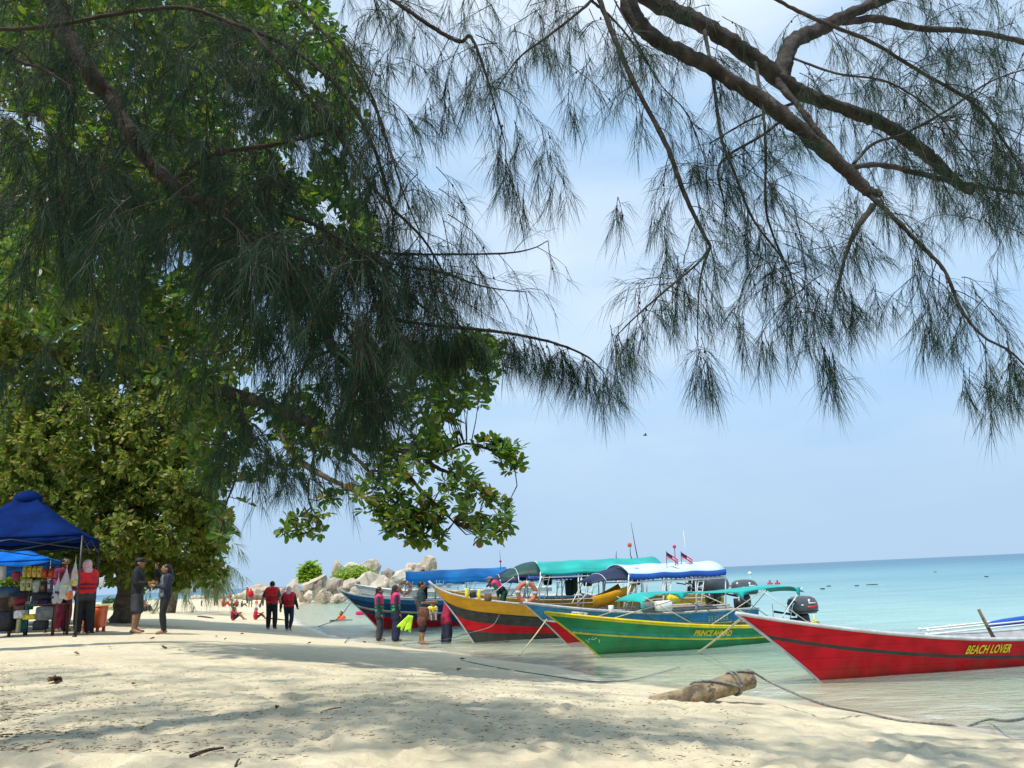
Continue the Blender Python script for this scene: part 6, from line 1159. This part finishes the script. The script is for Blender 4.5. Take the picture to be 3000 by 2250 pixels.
stand('distant person in red wading in the shallows right of the couple', 906, 1768, 1741, 30, bottom='vest_red', vest='vest_pink', vox=.04, group=FG); stand('distant thin dark figure in a white hat before the boulders', 940, 1749, 1723, 30, bottom='cloth_black', top='cloth_black', head='hat', head_mat='cloth_white', vox=.05)
stand('distant person in orange wading left of the blue prow', 992, 1757, 1727, 20, bottom='vest_orange', vest='vest_orange', vox=.045, group=FG, water=True); stand('distant person in orange wading just below the blue prow', 1011, 1757, 1731, -20, bottom='vest_orange', vest='vest_orange', vox=.045, group=FG, water=True)
for i_, (x_, fy_, ty_, w_, l_) in enumerate(((770, 1776, 1752, 0, 'tiny distant person in red right of the large flat boulder'), (818, 1770, 1746, 0, 'tiny distant person in red between the walking couple'), (590, 1776, 1757, 0, 'tiny distant person in orange at the far left of the beach'), (1030, 1758, 1736, 1, 'tiny distant person in red wading right of the blue prow tip'), (968, 1760, 1738, 1, 'tiny distant wader in red midway to the blue prow'))):
    stand(l_, x_, fy_, ty_, 40 * i_, bottom='vest_red' if i_ % 2 else 'cloth_navy', vest='vest_orange' if i_ == 2 else 'vest_red', vox=.05, group=FG, water=bool(w_))
def swimmer(px, py, label, vest='vest_orange', H=1.6, **k): p = gp(px, py); person(label, p + np.array([0, 0, -1.22]), H, 150, kind='wade', bottom='cloth_navy', vest=vest, vox=.035, **k)
swimmer(1000, 1813, 'swimmer in a faded orange vest alone in the shallows left of the blue prow'); swimmer(2133, 1719, 'far swimmer whose head shows over the middle of the teal awning', 'vest_pink'); swimmer(2256, 1712, 'far swimmer left of the pair over the right end of the teal awning', 'vest_pink'); swimmer(2278, 1712, 'far swimmer right of the pair over the right end of the teal awning', 'vest_red')
g = MB(); g.capsule((-.5, 0, .02), (.55, .05, .02), .05, .03); g.capsule((-.1, -.2, .03), (.1, .2, .02), .04, .03); o = g.build('driftwood', M['cloth_black']); o.location = gp(998, 1818) - np.array([0, 0, .02]); tag(o, 'dark piece of driftwood floating in front of the orange vest swimmer', 'driftwood')
g = MB(); g.rbox((0, 0, .08), (.8, .4, .28), .6); o = g.build('float', M['vest_pink']); o.location = gp(1062, 1800); tag(o, 'red swimming float in the water beside the red bow', 'float')
for i, (px, py) in enumerate(((2428, 1718), (2510, 1717), (2555, 1714), (2890, 1690), (2740, 1676), (2410, 1726))):
    g = MB(); g.rbox((0, 0, .02), (.34 if i != 2 else .9, .2, .09), .7); o = g.build('buoy', M['cloth_black']); o.location = gp(px, py); tag(o, ('small dark float left of the pair on the open sea', 'small dark float of the pair on the open sea', 'longer dark float of the pair on the open sea', 'dark float far right on the open sea above the yellow name', 'farthest dark float near the horizon at right', 'dark float nearest the boats on the open sea')[i], 'float', 'dark floats on the open sea')
g = MB(); g.ell((0, 0, .2), (.4, .4, .35)); g.tube([(0, 0, .4), (0, 0, .7)], .05, 6); o = g.build('buoy', M['white_decal']); o.location = gp(2197, 1683); tag(o, 'white buoy far out on the sea above the teal awning', 'buoy')
# people standing in the shallows by the boats
stand('woman in grey-green sleeves and a pink and green vest, leftmost in the shallows', 1112, 1877, 1721, -86, water=True, kind='stand', skin='skin', top='cloth_teal', sleeve=2, bottom='cloth_charcoal', legs=2, flare=.028, tunic=.30, vest='vest_pink', vest_low='vest_green', head='scarf', head_mat='hair')
stand('woman in navy with a pink and green vest, second from left in the shallows', 1160, 1877, 1716, -72, water=True, kind='stand', skin='skin', top='cloth_navy', sleeve=2, bottom='cloth_navy', legs=2, flare=.045, tunic=.45, vest='vest_pink', vest_low='vest_green', head='scarf', head_mat='cloth_black')
mn = stand('man in a dark shirt and shorts carrying a child in the shallows', 1236, 1886, 1703, -80, water=True, kind='hold', skin='skin', top='cloth_teal', sleeve=.75, bottom='cloth_black', legs=1.25, flare=.02, head='hair')
q = gp(1264, 1872); pc = at(1268, 1815, q[1]); person('small child in a yellow life vest carried by the man in the shallows', pc - np.array([0, 0, .02]), 1.02, 190, kind='sit', skin='skin', top='cloth_grey', bottom='cloth_grey', vest='vest_yellow', head='hair', vox=.022, legs=1.4)
g = MB(); g.rbox((0, 0, 0), (.32, .24, .36), .6); g.rbox((-.04, -.08, -.18), (.24, .16, .24), .6); g.tube([(-.15, -.12, .2), (-.22, 0, .42), (-.1, .1, .48)], .02, 6); o = g.build('patterned_bag', M['cloth_batik']); o.location = at(1240, 1798, 22.6); tag(o, 'brown patterned bag held against the man in the shallows', 'bag')
person('person in a crimson top and dark trousers leaning on the amber bow', gp(1308, 1880) - np.array([0, 0, .14]), 1.55, -60, kind='lean', skin='skin', top='cloth_crimson', sleeve=1.5, bottom='cloth_navy', legs=2, flare=.05, tunic=.35, head='hair')
for i, (px, py, a) in enumerate(((1186, 1822, .35), (1200, 1826, -.1))):
    g = MB(); P_ = [[Vector(((j / 4 - .5) * (.09 + .10 * (k / 6)), .02 * math.sin(k * .6), -.20 + .42 * k / 6 - (.06 if (j == 2 and k == 6) else 0))) for k in range(7)] for j in range(5)]; g.grid(P_); o = solid(g.build('swim_fin', M['lime_plastic']), .02)
    o.location = at(px, py, 22.4 + .15 * i); o.rotation_euler = (0, math.pi + a + .4, R(10)); tag(o, 'lime green swim fin held by the second woman, ' + ('the left one' if i == 0 else 'the right one') + ' of the pair', 'swim fin', 'lime swim fins')
person('person in a red vest crouching in the water between the blue and green bows', gp(1704, 1880) - np.array([0, 0, .06]), 1.25, 200, kind='sit', skin='skin_pale', bottom='vest_pink', vest='vest_red', straps='cloth_white', head='hair', vox=.024)
xs_ = min(np.arange(.2, 3, .02), key=lambda q: abs(proj(yel.world((q, .08, .9)))[0] - 1480)); py_ = np.array(yel.world((xs_, .08, .90))); person('person in a red and dark vest bending forward in the amber boat', py_ - np.array([0, 0, .34]), 1.36, 88, kind='bend', skin='skin', top='cloth_green', sleeve=1.6, bottom='cloth_green', legs=2, vest='vest_pink', vest_low='cloth_navy', head='cap', head_mat='cloth_grey')
person('person in a dark red cap standing in the boat behind the man with the child', at(1242, 1765, 33.5), 1.25, 0, kind='stand', skin='skin', top='cloth_white', sleeve=1, bottom='cloth_navy', head='cap', head_mat='cloth_maroon', vox=.03)
# man and woman on the dry sand, stall keepers and customers
def phone(t, J): 
    w = (J['wrL'] + J['wrR']) / 2 + Vector((0, .10, .02)); g = MB(); g.rbox(w, (.09, .15, .015), .3, 0, Euler((.5, 0, 0))); g.build('phone', M['white_decal'], t)
stand('man in a black top, cap and grey shorts standing on the sand facing right', 395, 1857, 1634, -80, kind='hold', skin='skin', top='cloth_black', sleeve=1.7, bottom='cloth_charcoal', legs=.92, flare=.035, head='cap', head_mat='cloth_black')
def panel(t, J):
    g = MB()
    for s in (-1, 1):
        a = J['pelvis'].lerp(J['neck'], .02) + Vector((.115 * s, .085, 0)); c_ = J['neck'] + Vector((.075 * s, .075, -.07)); g.capsule(a, c_, .062, .05)
    remesh(g, 'white_panel', M['cloth_grey'], t, .014)
    g = MB(); g.ell(J['hipR'] + Vector((.10, -.02, .06)), (.09, .12, .13)); g.build('shoulder_bag', M['cloth_navy'], t)
stand('woman in a black and white top and black leggings shading her eyes on the sand', 480, 1858, 1652, 122, kind='shade_eyes', skin='skin', top='cloth_navy', sleeve=1.9, bottom='cloth_black', legs=2, flare=.0, head='long', extra=panel)
stand('woman in a pale pink headscarf and red life vest at the end of the stall', 241, 1860, 1641, 42, kind='point', skin='skin', top='cloth_charcoal', sleeve=1.8, bottom='cloth_black', legs=2, flare=.022, tunic=.12, vest='vest_red', straps='cloth_maroon', head='scarf', head_mat='cloth_pink')
stand('vendor with bushy dark hair in maroon standing behind the hanging bags', 176, 1852, 1634, -120, kind='point', skin='skin_dark', top='cloth_maroon', sleeve=1.2, bottom='cloth_maroon', legs=2, flare=.03, head='long')
person('customer in a dark grey top and brown trousers bending at the stall', ground_at(36, 1855), 1.72, -20, kind='bend', skin='skin_dark', top='cloth_charcoal', sleeve=1.0, bottom='cloth_brown', legs=2, flare=.02, head='hair')

# ------------------------------------------------------------------ market stall under the blue canopies
def gazebo(label, corner, wx_, dy, rotz, eave, peak, mat_, vh=.24, legs=(1, 1, 1, 1)):
    t = thing('canopy', label, 'canopy', corner, rotz, 'blue canopies of the stall'); c_ = [(0, 0), (-wx_, 0), (-wx_, dy), (0, dy)]; zl = [gz(*(Matrix.Rotation(rotz, 2) @ Vector(q) + Vector(corner[:2]))) - corner[2] for q in c_]
    pk = Vector((-wx_ / 2, dy / 2, peak)); g = MB(); n = 10
    for k in range(4):
        a, b_ = Vector((*c_[k], eave)), Vector((*c_[(k + 1) % 4], eave)); rows = []
        for i in range(n + 1):
            f_ = i / n; sag = -.10 * math.sin(f_ * math.pi) * (1 - .3 * f_); m0, m1 = a.lerp(pk, f_), b_.lerp(pk, f_); rows.append([m0.lerp(m1, j / 8) + Vector((0, 0, sag - .03 * math.sin(math.pi * j / 8) * (1 - f_))) for j in range(9)])
        g.grid(rows)
    cl_ = g.build('canopy_cloth', M[mat_], t); cl_.modifiers.new('weld', 'WELD').merge_threshold = .004; solid(cl_, .012)
    g = MB(); g.ell(pk + Vector((0, 0, -.24)), (.34, .34, .25), 0, 16, 8); g.build('peak_cap', M[mat_], cl_)
    for k in range(4):
        a, b_ = Vector((*c_[k], eave)), Vector((*c_[(k + 1) % 4], eave)); o_ = Vector((a.y - b_.y, b_.x - a.x, 0)).normalized() * -.012; g = MB(); K = 18
        g.grid([[a.lerp(b_, j / K) + o_ + Vector((0, 0, .01 - .03 * math.sin(math.pi * j / K))) for j in range(K + 1)], [a.lerp(b_, j / K) + o_ * (1.5 + math.sin(j * 1.7)) - Vector((0, 0, vh * (1 + .07 * math.sin(j * 2.3)) + .03 * math.sin(math.pi * j / K))) for j in range(K + 1)]]); solid(g.build('valance', M[mat_], t), .008)
        if legs[k]: g = MB(); g.tube([(c_[k][0], c_[k][1], zl[k] - .05), (c_[k][0], c_[k][1], eave - .03)], .024, 8); g.box((c_[k][0], c_[k][1], zl[k] + .02), (.09, .09, .03)); g.build('leg', M['dark_metal'], t)
        m_ = (a + b_) / 2; g = MB(); g.tube([a - Vector((0, 0, .34)), m_ - Vector((0, 0, .08)), b_ - Vector((0, 0, .34))], .014, 6); g.tube([a - Vector((0, 0, .08)), m_ - Vector((0, 0, .36)), b_ - Vector((0, 0, .08))], .014, 6); g.build('truss', M['dark_metal'], t)
    return t
cg = ground_at(219, 1866); gz1 = gazebo('shaded blue peaked canopy over the market stall at the left edge', cg, 3.05, 2.75, R(19), 2.40, 3.62, 'gazebo_shaded', .20)
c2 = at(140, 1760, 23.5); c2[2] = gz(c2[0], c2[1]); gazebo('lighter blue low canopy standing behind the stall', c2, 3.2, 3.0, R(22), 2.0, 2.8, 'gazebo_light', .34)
ST = cg[1] + .9
def sw(px, py, dY=0.0): return at(px, py, ST + dY)
tz = gz(-10.6, 19.4)
# table with legs
t0, t1 = sw(30, 1776), sw(168, 1776); tb = thing('stall_table', 'long low wooden table carrying the stall goods', 'table', ((t0[0] + t1[0]) / 2, ST + .3, tz)); wT = t1[0] - t0[0]; zT = float(t0[2] - tz)
for k_ in range(5): g = MB(); g.box((0, -.32 + .16 * k_, zT), (wT, .15, .03)); bevel(g.build('plank', M['brown_wood'], tb), .004)
for sx in (-1, 1):
    for sy in (-1, 1): g = MB(); g.box((sx * (wT / 2 - .05), sy * .33, zT / 2 - .05), (.055, .055, zT + .06)); g.build('leg', M['brown_wood'], tb)
rk = thing('display_rack', 'dark pole rack holding rows of packets over the stall table', 'rack', (tb.location.x, ST + .5, tz)); xl, xr = sw(58, 1700)[0] - tb.location.x, sw(168, 1700)[0] - tb.location.x
for x in (xl, xr): g = MB(); g.tube([(x, 0, -.05), (x, 0, float(sw(60, 1655)[2] - tz))], .018, 6); g.build('post', M['dark_metal'], rk)
for py in (1656, 1696, 1728): z = float(sw(100, py)[2] - tz); g = MB(); g.tube([(xl, 0, z), (xr, 0, z)], .014, 6); g.build('bar', M['dark_metal'], rk)
g = MB(); zb0, zb1 = float(sw(100, 1770)[2] - tz), float(sw(100, 1730)[2] - tz); g.box(((xl + xr) / 2, .08, (zb0 + zb1) / 2), (xr - xl, .03, zb1 - zb0)); g.build('back_cloth', M['dark_fabric'], rk)
def packet(px, py, wp, hp, mt, label, dY=.42, name='snack_packet', cat='packet', stripe=None, group='packets on the stall rack'):
    c_ = sw(px, py, dY); k_ = ST / FPX; w_, h_ = wp * k_, hp * k_; g = MB(); rr = np.random.default_rng(int(px * 7 + py)); g.rbox((0, 0, -h_ / 2), (w_, .09, h_), .42); g.v = [(a + rr.normal() * .006, b_ + rr.normal() * .006, c__) for a, b_, c__ in g.v]
    g.box((0, 0, .005), (w_ * .9, .012, .03)); o = g.build(name, M[mt]); o.location = c_; o.rotation_euler = (0, 0, rr.uniform(-.15, .15)); tag(o, label, cat, group)
    if stripe: g = MB(); g.box((0, -.047, -h_ * .5), (w_ * .5, .008, h_ * .35)); g.build('print_patch', M[stripe], o)
for a in ((74, 1661, 11, 30, 'pack_yellow', 'yellow snack packet, leftmost of the four in the top row', 'pack_pale'), (88, 1661, 12, 30, 'pack_yellow', 'yellow snack packet, second of the four in the top row', 'pack_orange'), (103, 1661, 12, 30, 'pack_yellow', 'yellow snack packet, third of the four in the top row', 'pack_pale'), (118, 1661, 12, 30, 'pack_yellow', 'yellow snack packet, rightmost of the four in the top row', 'pack_orange'),
          (134, 1668, 14, 26, 'pack_red', 'red packet next to the yellow ones in the top row', 'pack_orange'), (151, 1668, 16, 26, 'pack_red', 'red packet at the right end of the top row', 'pack_orange'), (48, 1676, 26, 26, 'pack_magenta', 'dark magenta packet at the left of the top row', None),
          (70, 1698, 16, 32, 'pack_pale', 'pale yellow packet at the left of the middle row', 'pack_mint'), (88, 1698, 15, 32, 'pack_pale', 'pale yellow packet second in the middle row', 'pack_dark'), (108, 1703, 20, 32, 'pack_mint', 'pale mint packet in the middle row', 'pack_white'), (129, 1707, 18, 28, 'pack_dark', 'dark packet with an orange print in the middle row', 'pack_orange'), (148, 1698, 16, 38, 'pack_purple', 'dark purple packet at the right of the middle row', 'pack_white'), (146, 1695, 10, 12, 'pack_white', 'small white packet above the purple one', None)):
    packet(*a[:6], stripe=a[6])
for px, py, w_, h_, mt, lb in ((60, 1752, 34, 20, 'pack_magenta', 'magenta goods heaped at the left of the table'), (84, 1764, 16, 12, 'pack_pale', 'small pale green pack on the table'), (104, 1762, 20, 14, 'cloth_grey', 'grey rolled mat on the table'), (128, 1762, 26, 14, 'cloth_purple', 'dull purple bag on the table'), (152, 1762, 18, 16, 'dark_fabric', 'black bag on the right end of the table')):
    packet(px, py, w_, h_, mt, lb, .2, 'goods_bag', 'bag', None, 'goods lying on the stall table')
def floor_item(px, py, mt, sz, label, cat, shape='rbox', dY=-.25, name=None): c_ = sw(px, py, dY); g = MB(); (g.rbox((0, 0, sz[2] / 2), sz, .3) if shape == 'rbox' else g.tube([(0, 0, 0), (0, 0, sz[2])], [sz[0] * .4, sz[0] * .5], 14)); o = g.build(name or cat, M[mt]); o.location = c_; tag(o, label, cat); return o
fi = floor_item(60, 1812, 'pack_white', (.24, .3, .20), 'white cool box under the stall table', 'box', name='cool_box'); floor_item(86, 1786, 'teal_plastic', (.2, .2, .14), 'teal tub under the table top', 'tub', 'tub', .1, 'tub')
floor_item(66, 1850, 'teal_plastic', (.17, .17, .34), 'tall teal bucket standing on the sand under the table', 'bucket', 'tub', 0, 'bucket'); floor_item(90, 1815, 'yellow_plastic', (.33, .25, .13), 'bright yellow crate under the table', 'crate', name='crate'); floor_item(52, 1856, 'pack_pale', (.08, .1, .36), 'pale plank leaning under the table', 'plank', name='leaning_plank')
floor_item(128, 1818, 'cloth_grey', (.32, .3, .34), 'grey crumpled sack hanging under the table', 'sack', name='sack'); floor_item(118, 1846, 'dark_fabric', (.28, .3, .24), 'black bag on the sand under the table', 'bag', name='bag')
floor_item(10, 1750, 'navy_paint', (.5, .4, .26), 'dark blue folded cloth pile at the left edge of the stall', 'cloth', name='cloth_pile'); floor_item(10, 1850, 'dark_fabric', (.5, .4, .5), 'dark crate under the left end of the stall', 'crate', name='crate'); floor_item(3, 1700, 'pale_grey', (.16, .16, .36), 'pale grey loudspeaker at the left edge', 'loudspeaker', name='loudspeaker')
def hang_bag(px, py_top, py_bot, wpx, mt, label, dY=-.5, name='hanging_bag'):
    top_ = sw(px, py_top, dY); k_ = ST / FPX; h_ = (py_bot - py_top) * k_; w_ = wpx * k_; t = thing(name, label, 'bag', top_, 0, 'clear bags hanging at the stall'); rws = []
    for i in range(9):
        f_ = i / 8; r_ = w_ / 2 * (.06 + .94 * math.sin(min(1, f_ * 1.25) * math.pi / 2) ** 1.4) * (1 if f_ < .9 else .75); rws.append([Vector((r_ * math.cos(a) * (1 + .10 * math.sin(3 * a + i)), r_ * .7 * math.sin(a), -h_ * f_)) for a in [2 * math.pi * k / 14 for k in range(15)]])
    g = MB(); g.grid(rws); g.build('clear_bag', M['clear_film'], t); g = MB(); rr = np.random.default_rng(int(px))
    for _ in range(16): f_ = rr.uniform(.55, .97); g.rbox((rr.uniform(-.3, .3) * w_, rr.uniform(-.2, .2) * w_, -h_ * f_), (.09, .06, .11), .5, 0, Euler(rr.uniform(0, 3, 3)), 2)
    g.build('contents', M[mt], t); g = MB(); g.tube([(0, 0, 0), (0, 0, .12)], .006, 5); g.build('string', M['rope_pale'], t)
hang_bag(196, 1664, 1748, 36, 'pack_pale', 'large clear bag of snacks hanging left of the headscarfed woman'); hang_bag(222, 1640, 1712, 20, 'pack_yellow', 'narrow clear bag with yellow goods hanging beside the headscarf'); hang_bag(172, 1690, 1762, 30, 'cloth_purple', 'clear bag of purplish goods hanging in front of the vendor'); hang_bag(205, 1712, 1752, 16, 'pack_orange', 'small bag of orange goods hanging below the large one', -.6)
# orange bin on feet
bc = ground_at(275, 1851); bn = thing('storage_bin', 'orange-red tapered bin on short feet behind the red vest woman', 'bin', bc, R(6)); kk = bc[1] / FPX; w1, w0, hb, lg_ = 52 * kk, 44 * kk, 56 * kk, 12 * kk; g = MB()
for (za, zb_, wa, wb) in ((lg_, lg_ + hb, w0, w1),):
    n = 24; rws = []
    for f_ in np.linspace(0, 1, 6):
        w_ = wa + (wb - wa) * f_; rws.append([Vector((w_ / 2 * math.copysign(abs(math.cos(a)) ** .3, math.cos(a)), .30 * math.copysign(abs(math.sin(a)) ** .3, math.sin(a)), za + (zb_ - za) * f_)) for a in [2 * math.pi * k / n + .001 for k in range(n + 1)]])
    g.grid(rws); g.add(rws[0][:-1], [tuple(range(n))])
bo_ = solid(g.build('bin_body', M['orange_plastic'], bn), .02)
g = MB(); g.tube([(w1 / 2 * math.copysign(abs(math.cos(a)) ** .3, math.cos(a)), .30 * math.copysign(abs(math.sin(a)) ** .3, math.sin(a)), lg_ + hb) for a in [2 * math.pi * k / 24 for k in range(25)]], .022, 6); g.build('rim', M['orange_plastic'], bn); g = MB(); g.box((0, 0, lg_ + hb + .01), (w1 * .97, .56, .025)); g.build('lid', M['pack_red'], bn)
for sx in (-1, 1):
    for sy in (-1, 1): g = MB(); g.box((sx * w0 * .40, sy * .22, lg_ / 2 - .02), (.07, .07, lg_ + .04)); g.build('foot', M['orange_plastic'], bn)
sh = ground_at(300, 1765); prop('hanging_towel', 'pale cloth hanging by the trunk behind the orange bin', 'towel', 296, 1722, 25.0, 'cloth_white', (.16, .05, .30), 'rbox')

# bake the body and clothing surfaces, then add hands' fingers and faces to the bodies
bpy.context.view_layer.update(); dg = bpy.context.evaluated_depsgraph_get(); baked = []
for o, post in PENDING: baked.append(bpy.data.meshes.new_from_object(o.evaluated_get(dg)))
for (o, post), me in zip(PENDING, baked):
    old = o.data; o.modifiers.clear(); o.data = me; bpy.data.meshes.remove(old)
    if post: post(me)
    me.polygons.foreach_set('use_smooth', [True] * len(me.polygons))
for h_ in HS: print('H', h_)
